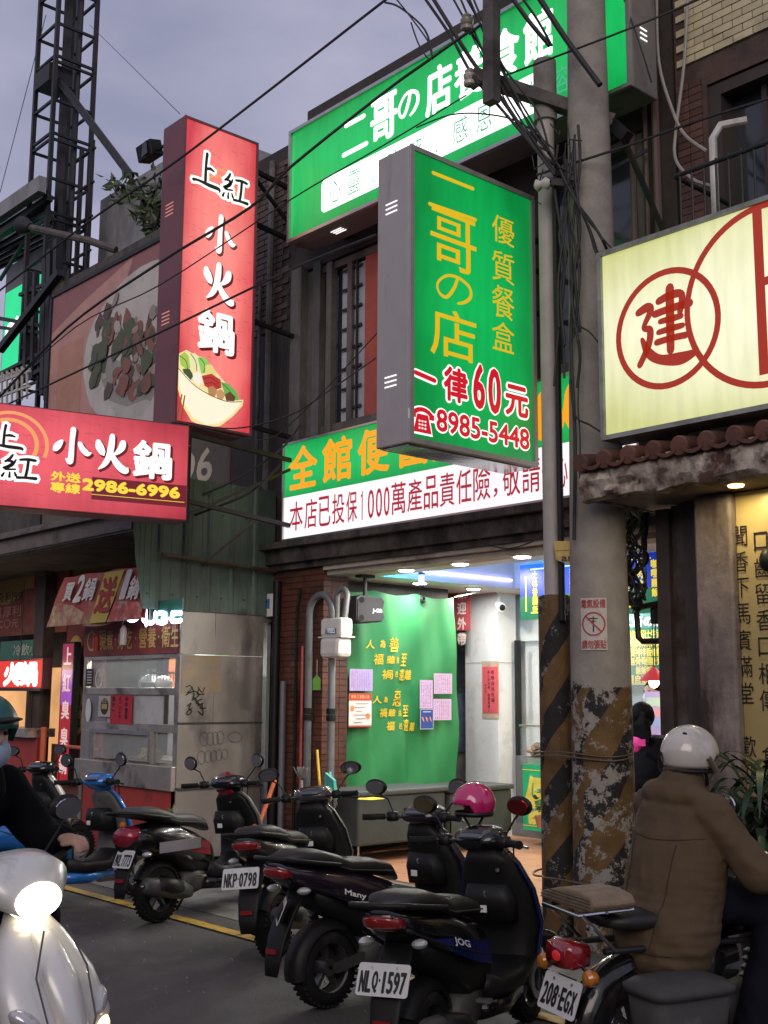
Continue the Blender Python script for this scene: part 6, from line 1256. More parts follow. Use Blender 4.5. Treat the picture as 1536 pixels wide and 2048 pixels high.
p = MB(); F.poly(p, [(a-.02, b-.1), (a+.2, b+.12), (a+.26, b+.08), (a+.27, b-.12)], .0015); bowl_t.part('printed_bowl', p, M('decal_cream', (.5, .45, .36), .6))
p = MB(); F.poly(p, [(a-.15+.35*t, b-.08+.2*t+.03*math.sin(t*20)) for t in [i/10 for i in range(11)]]+[(a+.16, b), (a, b-.12)], .0025); bowl_t.part('printed_lettuce', p, M('decal_green', (.12, .26, .06), .6)); F.disc(q := MB(), a-.22, b-.02, .06, .002, 18); bowl_t.part('printed_egg', q, M('decal_white', (.5, .46, .42), .6)); p = MB(); F.disc(p, a+.08, b+.02, .05, .0032, 12); bowl_t.part('printed_meat', p, M('decal_brown', (.3, .1, .05), .6))
# banner along the awning
F = Face(P(95, 1255, Y=5.6), (1, 0, 0), (0, .12, 1)); a0, b0 = F.uv(120, 1165); a1, b1 = F.uv(278, 1130)
bn = T('promo_banner', 'slack red and yellow promotion banner tied under the awning', 'banner', F.at(.9, .2))
m_ = MB(); NB = 30
for i in range(NB+1):
    t = i/NB; x = t*1.95
    for j in range(9):
        s_ = j/8; xx = x+(1-t)*.22*s_; m_.v.append(F.at(xx, s_*.52+.03*math.sin(t*9)*(1-s_), .02*math.sin(t*17+s_*3)))
for i in range(NB):
    for j in range(8): k = i*9+j; m_.f.append((k, k+9, k+10, k+1))
bn.part('cloth', m_, M('banner_cloth', (.42, .08, .07), .65, noise=.2, scale=3, bump=.2, dirt=(.36, .24, .14), dirt_amt=.42, dirt_scale=2.5), smooth='full')
p = MB(); F.poly(p, [(.95, .0), (1.28, .0), (1.5, .5), (1.12, .5)], .024); bn.part('yellow_panel', p, M('banner_yellow', (.62, .47, .09), .65, noise=.1)); p = MB(); F.poly(p, [(.02, .0), (.93, .0), (.8, .12), (.55, .2), (.2, .24), (.1, .2)], .0225); bn.part('printed_food', p, M('banner_food', (.5, .33, .2), .65, noise=.45, scale=12, dirt=(.4, .08, .06), dirt_amt=.4, dirt_scale=9)); p = MB(); F.poly(p, [(1.3, .0), (1.94, .0), (1.94, .16), (1.4, .2)], .0225); bn.part('printed_strip', p, M('banner_strip', (.5, .1, .08), .65, noise=.4, scale=12, dirt=(.55, .5, .4), dirt_amt=.4, dirt_scale=10))
p = MB(); F.text(p, '買', .3, .26, .48, .44, .03, .006, .3); F.text(p, '2', .54, .24, .68, .5, .03, .012, .3); F.text(p, '鍋', .72, .24, .94, .46, .03, .006, .3); F.text(p, '1', 1.5, .22, 1.58, .48, .03, .014, .3); F.text(p, '鍋', 1.62, .2, 1.82, .42, .03, .006, .3); bn.part('white_lettering', p, M('banner_white', (.75, .72, .67), .6))
p = MB(); F.text(p, '送', 1.02, .1, 1.32, .44, .0315, .012, .3); bn.part('red_lettering', p, M('banner_darkred', (.4, .04, .03), .6))
# LED word sign at the stall corner
F = Face(P(258, 1250, Y=5.66), (1, 0, 0)); led = T('led_sign', 'glowing white LED word sign hanging at the stall corner', 'sign', F.at(.4, 0))
LED = EM('led_white', (.72, .78, 1), 9); p = MB(); U = F.uv
def ls_(pts, w=.021): F.stroke(p, [(*U(x, y), w) for x, y in pts], .02, k=4)
ls_([(258, 1236), (264, 1240), (272, 1240), (280, 1235), (286, 1226)]); ls_([(296, 1222), (296, 1250)]); ls_([(290, 1226), (290, 1240), (304, 1246), (312, 1242), (314, 1226)]); ls_([(322, 1226), (334, 1228), (328, 1234), (338, 1240), (330, 1246), (318, 1244)]); ls_([(348, 1226), (346, 1240), (352, 1243), (366, 1241)]); ls_([(348, 1227), (366, 1226)])
led.part('tube', p, LED); led.part('backing', F.slab(MB(), U(300, 1230)[0], .02, U(366, 1230)[0], .2, .0, .008), M('acrylic_teal', (.05, .2, .16), .2))
led.part('hanger', MB().tube([F.at(.3, .28), F.at(.3, .5)], .004), WIRE)
for lb, x, y0, y1, c in (('small red hanging tag tied under the banner', 192, 1268, 1302, (.35, .04, .03)), ('clear bottle hanging under the banner', 246, 1250, 1290, (.6, .55, .52))):
    a = P(x, y1, Y=5.72); b = P(x, y0, Y=5.72); solo('hanging_bottle', lb, 'bottle', MB().lathe(a, (0, 0, 1), [(0, .03), (.0, .034), ((b.z-a.z)*.8, .034), ((b.z-a.z)*.9, .02), (b.z-a.z, .012)], 14).tube([b, b+Vector((0, 0, .2))], .002), M('bottle'+str(x), c, .2, bump=0), a, smooth=True)

# ------------------------------------------------------------------ shops further down the street
FY = 6.5
NS = T('poster_wall', 'wall of dark red menu posters beside the stall at far left', 'wall', (-14, FY, 0))
NS.part('panel', MB().box((-16.2, FY, 2.32), (-12.9, FY+.05, 3.05)), M('poster_red', (.2, .05, .04), .7, noise=.25, dirt=(.2, .13, .05), dirt_amt=.3))
F = Face(P(0, 1262, Y=FY-.005), (1, 0, 0)); p = MB(); F.disc(p, .1, .5, .5, .003, 30, .16); F.rect(p, -.6, .5, .95, .66, .004); NS.part('yellow_print', p, M('poster_ochre', (.4, .26, .07), .7))
p = MB(); F.text(p, '吸利99', -.15, .36, .62, .5, .006, .004); F.ring(p, .1, .82, .1, .13, .006); F.ring(p, .4, .8, .1, .13, .006); NS.part('lettering', p, M('poster_dark', (.08, .04, .02), .7)); p = MB(); F.text(p, '真厚利', -.2, .17, .6, .31, .006, .003); F.text(p, '二〇元', -.1, .03, .55, .14, .006, .003); NS.part('pink_lettering', p, M('poster_pink', (.45, .2, .16), .7))
for k in range(3): NS.part('dish_print', F.disc(MB(), 1.25, .62-.25*k, .2, .005, 20, .1), M('poster_dish', (.25, .14, .08), .7))
NS.part('panel', MB().box((-12.88, FY, .1), (-12.0, FY+.05, 2.9)), M('menu_dark_red', (.15, .025, .025), .6, noise=.2), label='tall dark red panel with yellow circles')
F = Face((-12.88, FY-.003, 0), (1, 0, 0)); p = MB()
for y in (1300, 1395, 1442): a, b = F.uv(152, y); F.disc(p, a, b, .17, .003, 20)
NS.part('yellow_circle', p, M('poster_ochre')); p = MB()
for tx, y in (('臭豆', 1300), ('羊肉', 1397), ('鴨血', 1443)): a, b = F.uv(152, y); F.text(p, tx, a-.12, b-.07, a+.12, b+.06, .005, .002, dirs=4)
NS.part('lettering', p, M('poster_dark'))
NS.part('post', MB().box((-13.45, 6.35, 0), (-13.2, 6.49, 3.0)), M('dark_channel')); NS.part('tiled_base', MB().box((-13.1, FY-.02, .0), (-11.9, FY-.002, 1.0)), M('rust_tile', (.16, .06, .045), .6, noise=.3, scale=12))
NS.part('post', MB().tube([(-12.95, 6.3, .1), (-12.95, 6.3, 1.2)], .035).tube([(-12.4, 6.3, 1.0), (-11.4, 6.2, 1.0)], .02), M('orange_paint'), smooth=True)
vt = T('led_strip_sign', 'narrow vertical lit sign with white characters on red and violet', 'sign', (-12.95, 6.36, 1.5)); F = Face(P(112, 1565, Y=6.35), (1, 0, 0)); a1 = F.uv(135, 1400)[0]; hh = F.uv(120, 1285)[1]
vt.part('casing', F.slab(MB(), 0, 0, .3, hh, -.08, 0), BLK); p = MB(); F.rect(p, .02, .02, .28, hh*.55, .002); vt.part('red_panel', p, EM('led_red', srgb('#a02028'), .8, .2)); p = MB(); F.rect(p, .02, hh*.55, .28, hh*.8, .002); vt.part('violet_panel', p, EM('led_violet', srgb('#a050b8'), .8, .2)); p = MB(); F.rect(p, .02, hh*.8, .28, hh-.02, .002); vt.part('red_panel', p, EM('led_magenta', srgb('#902040'), .8))
p = MB(); F.vtext(p, '上紅臭臭鍋', .15, hh-.06, .2, hh/5.2, .004, .006, .9); vt.part('lettering', p, EM('pink_white_light', (.9, .6, .6), .7))
fs = T('lit_stall', 'brightly lit red noodle stall down the street at far left', 'stall', (-14.3, 6.2, 0))
a, b = P(-30, 1378, Y=6.3), P(86, 1318, Y=6.3); F = Face((a.x, 6.3, P(40, 1378, Y=6.3).z), (1, 0, 0)); w = b.x-a.x; h = P(40, 1318, Y=6.3).z-F.o.z
fs.part('sign_box', F.slab(MB(), 0, 0, w, h, -.12, 0), PL); p = MB(); F.rect(p, .02, .02, w-.02, h-.02, .002); fs.part('sign_face', p, EM('stall_red_light', srgb('#d8301c'), 1.0, .2)); p = MB(); F.text(p, '火鍋', w*.35, .05, w*.92, h-.05, .005, .02); fs.part('lettering', p, EM('bright_white_light', (1, 1, 1)))
z0, z1 = P(40, 1455, Y=6.3).z, P(40, 1382, Y=6.3).z
fs.part('back_room', MB().box((a.x-3, 7.0, z0-.8), (b.x+.1, 7.05, z1+.3)), EM('warm_room_painted_glow', srgb('#e0a468'), .9, .35, 2)); fs.part('window_post', MB().box((b.x-.35, 6.28, z0), (b.x-.3, 6.33, z1)).box((a.x, 6.28, z1), (b.x, 6.33, z1+.03)), M('dark_bronze')); fs.part('base', MB().box((a.x, 6.28, 0), (b.x, 6.34, z0-.1)), M('stall_base_red', (.4, .05, .04), .5, noise=.1)); p = MB(); F.text(p, '餅排', w*.4, -1.15, w*.95, -.85, -.01, .01); fs.part('base_lettering', p, M('pale_red_print')); q_ = P(40, 1342, Y=6.05); fs.part('bulb', MB().ell(q_, (.1, .06, .1), 14), EM('warm_stall_bulb', (1, .8, .5), 16), smooth=True); fs.part('bulb_cord', MB().tube([q_, (q_.x, q_.y, 2.9)], .005), WIRE)  # back room wall itself emits, standing for the stall's lit interior
fs.part('counter', MB().box((a.x, 6.15, z0-.1), (b.x, 6.5, z0)), STEEL)
gs2 = T('canteen_sign', 'dark green sign board with pale characters over the lit stall', 'sign', P(50, 1300, Y=6.45)); a, b = P(5, 1302, Y=6.45), P(92, 1268, Y=6.45); F = Face((a.x, 6.44, b.z-.3), (1, 0, 0)); gs2.part('board', F.slab(MB(), 0, 0, b.x-a.x, .24, 0, .02), M('board_green')); p = MB(); F.text(p, '冷飲小吃', .4, .05, 1.3, .19, .024, .003); gs2.part('lettering', p, M('pale_print', (.5, .5, .48), .6)); gs2.part('light_strip', F.slab(MB(), 0, -.1, b.x-a.x, -.03, -.05, 0), EM('strip_light', (1, .9, .7), 2))
# dark floor-to-roof masses that close the street on the left
far = T('far_buildings', 'dim row of shophouses continuing down the street at far left', 'building', (-30, 9, 0)); far.part('wall', MB().box((-60, 9, 0), (-17, 14, 6.5)), DARKC); far.part('shopfront', MB().box((-40, 7.0, 0), (-16.6, 7.2, 3.2)), M('dim_shopfront', (.14, .09, .07), .7, noise=.3))
# row of shops across the street behind the viewer
opp = T('opposite_buildings', 'plain row of shophouses across the street from the lunch shop', 'building', (-5, -9, 0)); opp.part('wall', MB().box((-40, -14, 0), (30, -10, 5)), M('opp_wall', (.2, .19, .18), .8, noise=.2))
# palm plant by the calligraphy wall
PM = T('potted_palm', 'dark potted palm with long narrow leaves before the calligraphy wall', 'plant', (-3.5, 5.9, 0))
PM.part('pot', MB().lathe((-3.45, 5.95, 0), (0, 0, 1), [(0, .16), (.4, .22), (.42, .23), (.42, .19), (.36, .0)], 20), BLK, smooth=True)
rn = random.Random(12); lfm = M('palm_leaf', (.025, .05, .022), .4, noise=.3, bump=.05)
for i in range(170):
    an = rn.uniform(0, 6.28); L_ = rn.uniform(.35, .75); b0_ = Vector((-3.38+rn.gauss(0, .08), 5.75+rn.gauss(0, .08), .45+rn.random()*.75)); d_ = Vector((math.cos(an), math.sin(an), 0)); m_ = MB(); e_ = Vector((-d_.y, d_.x, 0)); n_ = 6
    for k in range(n_+1):
        t = k/n_; c0 = b0_+d_*L_*t*.75+Vector((0, 0, L_*(1.0*t-1.15*t*t))); wv = .022*math.sin(math.pi*min(1, t*.9+.08)); m_.v += [c0-e_*wv, c0+e_*wv]
    for k in range(n_): m_.f.append((2*k, 2*k+1, 2*k+3, 2*k+2))
    PM.part('leaf', m_, lfm, smooth='full')

# grit and litter on the road and pavement
gm_ = MB(); rn = random.Random(31)
for i in range(900):
    x, y = rn.uniform(-11, -1.5), rn.uniform(1.2, 6.5); s_ = rn.uniform(.003, .011); z = .0 if y < 5.02 else .006
    gm_.add([(x-s_, y, z), (x, y-s_, z), (x+s_, y+s_*.3, z), (x, y+s_, z), (x, y, z+s_)], [(0, 1, 4), (1, 2, 4), (2, 3, 4), (3, 0, 4)])
solo('road_grit', 'small pale grit scattered over the asphalt and pavement', 'grit', gm_, M('grit', (.22, .2, .18), .9, noise=.4), (0, 0, 0), kind='stuff')
for lb, x, y in (('drain cover set in the pavement beside the pole', -5.6, 5.75), ('drain cover set in the pavement in front of the steel stall', -9.6, 5.3)):
    dc = T('drain_cover', lb, 'drain cover', (x, y, .006)); dc.part('frame', MB().box((x-.3, y-.2, .004), (x+.3, y+.2, .014)), M('cast_iron', (.05, .045, .042), .6, metal=.5, noise=.3))
    br_ = MB().box((-.012, -.17, 0), (.012, .17, .006)).mesh('slat', ALU if 0 else _mats['cast_iron'])
    for k in range(14): dc.piece('slat', br_, (x-.26+k*.04, y, .014))

pm = M('asphalt_patch_tar', (.05, .046, .045), .55, noise=.35, scale=60, bump=.8, bscale=170)
for (x, y, w_, h_, s_) in ((-7.4, 3.3, .9, .45, 1), (-4.9, 2.5, .7, .35, 2)):
    rn = random.Random(s_); m_ = MB(); m_.add([(x+w_*math.cos(t)*rn.uniform(.8, 1.1), y+h_*math.sin(t)*rn.uniform(.8, 1.1), .004) for t in [k*math.pi/9 for k in range(18)]], [tuple(range(18))]); solo('road_patch', None, None, m_, pm, (0, 0, 0), kind='structure')
VS = .93  # size of the parked vehicles against the building
# ------------------------------------------------------------------ scooters
def paint(key, c, rough=.22, metal=.2): return M(key, c, rough, metal=metal, noise=.06, bump=.012, coat=.6, dirt=tuple(x*.8+.02 for x in c), dirt_amt=.12, dirt_scale=6)
SEAT = M('seat_vinyl', (.014, .0135, .013), .5, noise=.15, bump=.15, bscale=120)
ENG = M('engine_grey', (.07, .07, .07), .55, metal=.4, noise=.25, bump=.1, dirt=(.08, .07, .055), dirt_amt=.4, dirt_scale=8)
MIRR = M('mirror_glass', (.75, .76, .78), .03, metal=1, noise=.02, bump=0)
TLR = M('tail_light_red', (.25, .01, .012), .12, noise=.1, bump=0, coat=1); AMB = M('amber_lens', (.5, .17, .02), .12, noise=.1, bump=0, coat=1); CLR = M('clear_lens', (.5, .5, .5), .08, noise=.2, bump=0, coat=1, metal=.3)
PLT = M('plate_white', (.62, .62, .6), .4, noise=.03, bump=.02, dirt=(.45, .43, .4), dirt_amt=.15); PINK = M('plate_ink', (.01, .01, .012), .5, noise=0, bump=0)
def wheel(t, name, c, R_, w, hub=.5, spokes=5, disc=None):
    prof = []
    for i in range(13):
        a = -math.pi*.62+2*math.pi*.62*i/12; prof.append((math.sin(a)*w, R_-w+math.cos(a)*w))
    tyre = MB().lathe(c, (1, 0, 0), [(-w*.8, R_*.66)]+prof+[(w*.8, R_*.66)], 36); tr = MB()
    for k in range(36):
        an = 2*math.pi*k/36
        for sx in (-1, 1):
            cs, sn = math.cos(an+.06*sx), math.sin(an+.06*sx); tr.ob(Vector(c)+Vector((sx*w*.5, cs*(R_-.012), sn*(R_-.012))), (w*.3, 0, 0), Vector((sx*.004, -sn*.009, cs*.009)), Vector((0, cs*.008, sn*.008)))
    o = t.part(name, tyre, RUB, smooth=True); t.part('tread', tr, RUB, parent=o, kind='stuff')
    rim = MB().lathe(c, (1, 0, 0), [(-w*.82, R_*.68), (-w*.6, R_*.6), (-w*.1, R_*.56), (w*.6, R_*.6), (w*.82, R_*.68)], 30).lathe(c, (1, 0, 0), [(-w*.8, .01), (-w*.8, .045), (w*.8, .045), (w*.8, .01)], 16)
    for k in range(spokes):
        an = 2*math.pi*k/spokes+.3; d = Vector((0, math.cos(an), math.sin(an))); rim.bar(Vector(c)+d*.03, Vector(c)+d*R_*.62, .045, .022)
    t.part('rim', rim, M('rim_grey', (.16, .16, .165), .35, metal=.8, noise=.15, dirt=(.06, .055, .05)), parent=o, smooth=True)
    if disc: t.part('brake_disc', MB().lathe(Vector(c)+Vector((disc, 0, 0)), (1, 0, 0), [(0, .06), (0, .1), (.004, .1), (.004, .06)], 24), ALU, parent=o, smooth=True)
    return o
def fender(c, r, a0, a1, hw, n=16, th=.006):
    m = MB()
    for i in range(n+1):
        a = R(a0+(a1-a0)*i/n); d = Vector((0, math.cos(a), math.sin(a)))
        for (x, dr) in ((-hw, -.045), (-hw*.8, -.005), (-hw*.3, .01), (hw*.3, .01), (hw*.8, -.005), (hw, -.045)): m.v.append(Vector(c)+d*(r+dr)+Vector((x, 0, 0)))
    for i in range(n):
        for j in range(5): k = i*6+j; m.f.append((k, k+6, k+7, k+1))
    return m
def mirror(t, base, tip, ang=0, round_=False, glasscol=None, size=.06):
    base, tip = Vector(base), Vector(tip); mid = base.lerp(tip, .5)+Vector((0, .03, .02))
    t.part('mirror_stem', MB().tube([base, mid, tip], .0055, 8), BLK, smooth=True)
    rot = Matrix.Rotation(R(ang), 3, 'Z') @ Matrix.Rotation(R(12), 3, 'X'); w, h = (size, size) if round_ else (size*1.35, size*.85)
    m = MB(); m.ell(tip+Vector((0, .006, .03)), (w, .022, h), 16, rot); mo = t.part('mirror', m, BLK, smooth=True)
    g = MB(); N = 20; cen = tip+Vector((0, .006, .03))+rot @ Vector((0, -.024, 0)); pts = [cen+rot @ Vector((w*.8*math.cos(2*math.pi*i/N), 0, h*.8*math.sin(2*math.pi*i/N))) for i in range(N)]
    g.add(pts+[p+rot @ Vector((0, .012, 0)) for p in pts], [tuple(range(N))]+[(i, (i+1) % N, (i+1) % N+N, i+N) for i in range(N)]); t.part('mirror_glass', g, glasscol or MIRR, parent=mo)
def plate(t, tx, c, tilt=18, w=.25, h=.135, twist=0, frame=True, sub=None):
    c = Vector(c); rot = Matrix.Rotation(R(twist), 3, 'Z') @ Matrix.Rotation(R(-tilt), 3, 'X'); F = Face(c, rot @ Vector((1, 0, 0)), rot @ Vector((0, 0, 1)))
    pts = rrect(-w/2, -h/2, w/2, h/2, .014, 4); po = t.part('number_plate', MB().prism([F.at(a, b, 0) for a, b in pts], F.n*.003), PLT)
    if not tx: return F
    p = MB(); n = len(tx); x0, x1 = -w*.45, w*.45; ww = (x1-x0)/(n-.55); x = x0
    for ch in tx:
        cw = ww*.45 if ch in '-·' else ww
        if ch in '-·': F.slab(p, x+cw*.2, -.009, x+cw*.75, .003, .0036, .0042)
        elif ch in 'I1': F.text(p, ch, x+cw*.36, -.052, x+cw*.62, .032, .0038, .0028)
        else: F.text(p, ch, x+cw*.12, -.052, x+cw*.88, .032, .0038, .003)
        x += cw
    t.part('plate_lettering', p, PINK, parent=po); t.part('plate_bolt', F.disc(F.disc(MB(), -w*.24, h*.36, .007, .005, 10), w*.24, h*.36, .007, .005, 10), ALU, parent=po); t.part('plate_bracket', MB().prism([F.at(-.05, -.05, -.002), F.at(.05, -.05, -.002), F.at(.05, .08, -.002), F.at(-.05, .08, -.002)], -F.n*.02), BLK)
    return F

def scooter(name, label, loc, head, lean, body, accent, ptext, group='scooters parked along the yellow line', wr=.215, tw=.052, wb=1.24, steer=12, seat_light=False, mirrors='oval', muffler=True,
            shield=None, flatshield=False, rail=True, plate_pos=(0, -.37, .52), plate_twist=0, decal=None, inner=None, tail='sharp', screen=False, bigfender=False, tw_rear=None, mglass=(None, None), headlight_on=False):
    t = T(name, label, 'scooter', loc, group, local=True, rot=(0, R(-lean), R(head))); t.o.scale = (VS,)*3
    inner = inner or BLK; shield = shield or body
    wheel(t, 'rear_wheel', (0, 0, wr), wr, tw_rear or tw+.006)
    wheel(t, 'front_wheel', (0, wb, wr), wr, tw-.002, disc=.075)
    # tail body, split in upper painted cowl and lower dark cover
    if tail == 'sharp': secs = [(0, .50, .50, .13, .14, 12), (0, .34, .56, .15, .13, 10), (0, .12, .63, .165, .115, 10), (0, -.1, .685, .15, .095, 12), (0, -.26, .73, .115, .07, 16), (0, -.37, .765, .07, .045, 20)]
    else: secs = [(0, .48, .46, .14, .13, 8), (0, .32, .52, .165, .14, 6), (0, .12, .58, .185, .15, 4), (0, -.08, .61, .18, .135, 2), (0, -.25, .62, .15, .11, 0), (0, -.33, .62, .1, .075, 0)]
    t.part('tail_cowl', MB().loft(secs, 24, 2.5), body, smooth='full')
    t.part('under_cover', MB().loft([(0, .52, .42, .12, .13, 0), (0, .3, .44, .13, .13, 0), (0, .1, .52, .12, .09, 6), (0, -.12, .6, .1, .06, 12)], 18, 3), BLK, smooth='full')
    for sx in (-1, 1): t.part('side_panel', MB().add([(sx*.166, .44, .45), (sx*.174, .22, .5), (sx*.176, .0, .58), (sx*.155, -.16, .66), (sx*.172, .0, .64), (sx*.176, .2, .6), (sx*.165, .42, .56)], [(0, 1, 5, 6), (1, 2, 4, 5), (2, 3, 4)]), accent)
    sd = M('seat_vinyl_light', (.06, .06, .06), .5, noise=.1, bump=.15, bscale=120) if seat_light else SEAT
    t.part('seat', MB().loft([(0, .53, .655, .06, .03, 20), (0, .45, .70, .115, .045, 14), (0, .3, .735, .135, .05, 8), (0, .1, .75, .145, .05, 2), (0, .03, .775, .145, .055, 12), (0, -.1, .81, .14, .055, 8), (0, -.24, .825, .12, .045, 4), (0, -.33, .825, .07, .025, 0)], 24, 2.8), sd, smooth='full')
    t.part('seat_piping', MB().tube([(.137, .42, .70), (.146, .1, .735), (.141, -.1, .79), (.12, -.25, .81)], .004).tube([(-.137, .42, .70), (-.146, .1, .735), (-.141, -.1, .79), (-.12, -.25, .81)], .004), ENG, smooth=True)
    if rail: t.part('grab_rail', MB().tube([(-.15, .0, .77), (-.165, -.2, .80), (-.13, -.38, .83), (-.05, -.43, .835), (.05, -.43, .835), (.13, -.38, .83), (.165, -.2, .80), (.15, 0, .77)], .013, 10), BLK, smooth=True)
    tz = .755 if tail == 'sharp' else .62; ty = -.35 if tail == 'sharp' else -.32
    t.part('tail_light', MB().loft([(0, ty+.04, tz-.01, .10, .04, 15), (0, ty-.01, tz, .085, .035, 15), (0, ty-.035, tz+.004, .05, .02, 15)], 18, 3), TLR, smooth='full')
    for sx in (-1, 1): t.part('turn_signal', MB().ell((sx*.13, ty+.1, tz-.1), (.035, .045, .022), 12), CLR, smooth=True)
    # rear mudguard and plate
    py = plate_pos; t.part('rear_mudguard', MB().loft([(0, -.18, .64, .075, .02, 60), (0, -.27, .54, .08, .014, 55), (0, -.335, .42, .075, .012, 62), (0, -.37, .3, .065, .01, 68), (0, -.38, .22, .05, .008, 75)], 16, 4), BLK, smooth='full')
    t.part('reflector', MB().box((-.04, -.385, .335), (.04, -.37, .36)), TLR)
    if bigfender: t.part('wheel_hugger', fender((0, 0, wr), wr+.035, 60, 190, .075), BLK, smooth='full')
    t.part('hugger', fender((0, 0, wr), wr+.025, 20, 150, .06), BLK, smooth='full')
    plate(t, ptext, plate_pos, 24, twist=plate_twist)
    # engine, belt case, muffler, shock
    t.part('belt_case', MB().loft([(-.11, .42, .25, .045, .08, 0), (-.115, .25, .25, .05, .09, 0), (-.115, .02, .235, .05, .1, 0), (-.11, -.08, .235, .04, .07, 0)], 18, 3), ENG, smooth='full')
    t.part('engine_block', MB().loft([(.0, .5, .28, .1, .08, 0), (0, .34, .27, .12, .1, 0), (0, .22, .26, .1, .08, 0)], 16, 3.5), ENG, smooth='full')
    if muffler:
        mo = t.part('muffler', MB().loft([(.135, .22, .2, .04, .045, -8), (.15, .12, .225, .058, .068, -8), (.155, -.14, .275, .06, .072, -10), (.155, -.26, .30, .05, .058, -12), (.155, -.29, .305, .03, .035, -12)], 20, 2.3), ENG, smooth='full'); t.part('heat_shield', MB().loft([(.162, .08, .25, .056, .055, -8), (.168, -.02, .268, .062, .062, -10), (.168, -.16, .295, .056, .056, -10)], 16, 2.3), BLK, parent=mo, smooth='full'); t.part('tail_pipe', MB().tube([(.16, -.28, .3), (.16, -.33, .3)], .016), M('dark_steel', (.08, .08, .08), .35, metal=.9), parent=mo)
    else: t.part('chain_guard', MB().bar((.08, .3, .26), (.09, 0, wr), .03, .05), ENG)
    t.part('shock_absorber', MB().tube([(-.1, -.03, .27), (-.1, .03, .55)], .018).lathe((-.1, -.02, .32), (0, .2, 1), [(i*.012, .034 if i % 2 else .024) for i in range(15)], 14), M('dark_steel', (.08, .08, .08), .35, metal=.9), smooth=True)
    # floor, leg shield, front
    t.part('floor_board', MB().loft([(0, .46, .34, .14, .07, 0), (0, .6, .31, .17, .05, 0), (0, .82, .31, .175, .05, 0), (0, .94, .36, .16, .07, 0)], 20, 4), BLK, smooth='full')
    t.part('belly_panel', MB().loft([(0, .42, .24, .15, .05, 0), (0, .65, .22, .16, .05, 0), (0, .9, .25, .13, .05, 0)], 18, 3.5), body, smooth='full')
    if flatshield:
        sh = [(0, .90, .30, .17, .02, 90), (0, .985, .42, .215, .022, 90), (0, 1.0, .55, .225, .022, 90), (0, .955, .72, .21, .022, 90), (0, .89, .85, .17, .02, 90), (0, .865, .90, .12, .015, 90)]
        t.part('leg_shield', MB().loft([(x, y+.028, z, a+.006, b, c_) for x, y, z, a, b, c_ in sh], 24, 3.4), shield, smooth='full'); t.part('inner_shield', MB().loft([(x, y-.012, z, a-.012, b*1.5, c_) for x, y, z, a, b, c_ in sh], 24, 3.6), inner, smooth='full')
        t.part('shield_edge', MB().tube([(s*(a+.004), y+.01, z) for s in (1,) for x, y, z, a, b, c_ in sh]+[(-(a+.004), y+.01, z) for x, y, z, a, b, c_ in sh[::-1]], .013, 8), shield, smooth=True)
        for sx in (-1, 1): t.part('side_reflector', MB().lathe((sx*.2, .93, .62), (sx, -.4, 0), [(0, .026), (.008, .024), (.01, 0)], 16), AMB, smooth=True)
    else:
        sh = [(0, .92, .28, .13, .06, 90), (0, .98, .40, .19, .07, 90), (0, .985, .55, .215, .075, 90), (0, .93, .72, .20, .07, 90), (0, .865, .86, .15, .06, 90), (0, .83, .93, .1, .045, 90)]
        t.part('leg_shield', MB().loft([(x, y+.03, z, a, b, c_) for x, y, z, a, b, c_ in sh], 26, 2.6), shield, smooth='full'); t.part('inner_shield', MB().loft([(x, y-.022, z, a*.93, b*.95, c_) for x, y, z, a, b, c_ in sh], 24, 3), inner, smooth='full')
        t.part('front_cowl', MB().loft([(0, 1.06, .40, .05, .03, 60), (0, 1.10, .54, .10, .05, 70), (0, 1.06, .68, .12, .06, 75), (0, .97, .82, .09, .05, 80)], 18, 2.4), body, smooth='full')
        for sx in (-1, 1): t.part('front_signal', MB().ell((sx*.14, 1.03, .7), (.04, .03, .025), 12), AMB, smooth=True)
        for sx in (-1, 1): t.part('edge_trim', MB().tube([(sx*.19, .97, .4), (sx*.216, .985, .55), (sx*.2, .93, .72), (sx*.15, .86, .86)], .007), accent, smooth=True)
    t.part('glove_box', MB().loft([(0, .87, .58, .13, .09, 90), (0, .85, .68, .14, .08, 90), (0, .83, .76, .11, .06, 90)], 16, 4), BLK, smooth='full'); t.part('bag_hook', MB().tube([(0, .79, .74), (0, .76, .72), (0, .77, .70)], .006), ALU, smooth=True)
    st = Matrix.Rotation(R(steer), 4, 'Z'); pv = Vector((0, .92, 0))
    def S(m): m.v = [pv+(st.to_3x3() @ (v-pv)) for v in m.v]; return m
    t.part('front_fender', S(fender((0, wb, wr), wr+.04, 15, 155, .075)), body, smooth='full')
    t.part('fork', S(MB().tube([(-.075, wb, wr), (-.07, 1.06, .55)], .02).tube([(.075, wb, wr), (.07, 1.06, .55)], .02).bar((-.07, 1.06, .55), (.07, 1.06, .55), .05)), M('dark_steel', (.08, .08, .08), .35, metal=.9), smooth=True)
    hz = .98
    t.part('handlebar_cowl', S(MB().loft([(0, .90, hz-.04, .08, .06, -20), (0, .84, hz, .15, .075, -20), (0, .77, hz+.015, .14, .06, -20), (0, .72, hz+.01, .09, .035, -20)], 22, 2.6)), body, smooth='full')
    t.part('dashboard', S(MB().loft([(0, .83, hz+.06, .09, .012, -25), (0, .76, hz+.045, .1, .014, -25), (0, .71, hz+.02, .07, .01, -25)], 18, 3)), M('dash_glass', (.05, .06, .07), .08, noise=.1, bump=0, coat=1), smooth='full')
    t.part('headlight', S(MB().loft([(0, .885, hz-.02, .1, .05, -20), (0, .915, hz-.03, .085, .042, -20), (0, .93, hz-.035, .05, .02, -20)], 18, 2.4)), CLR, smooth='full')
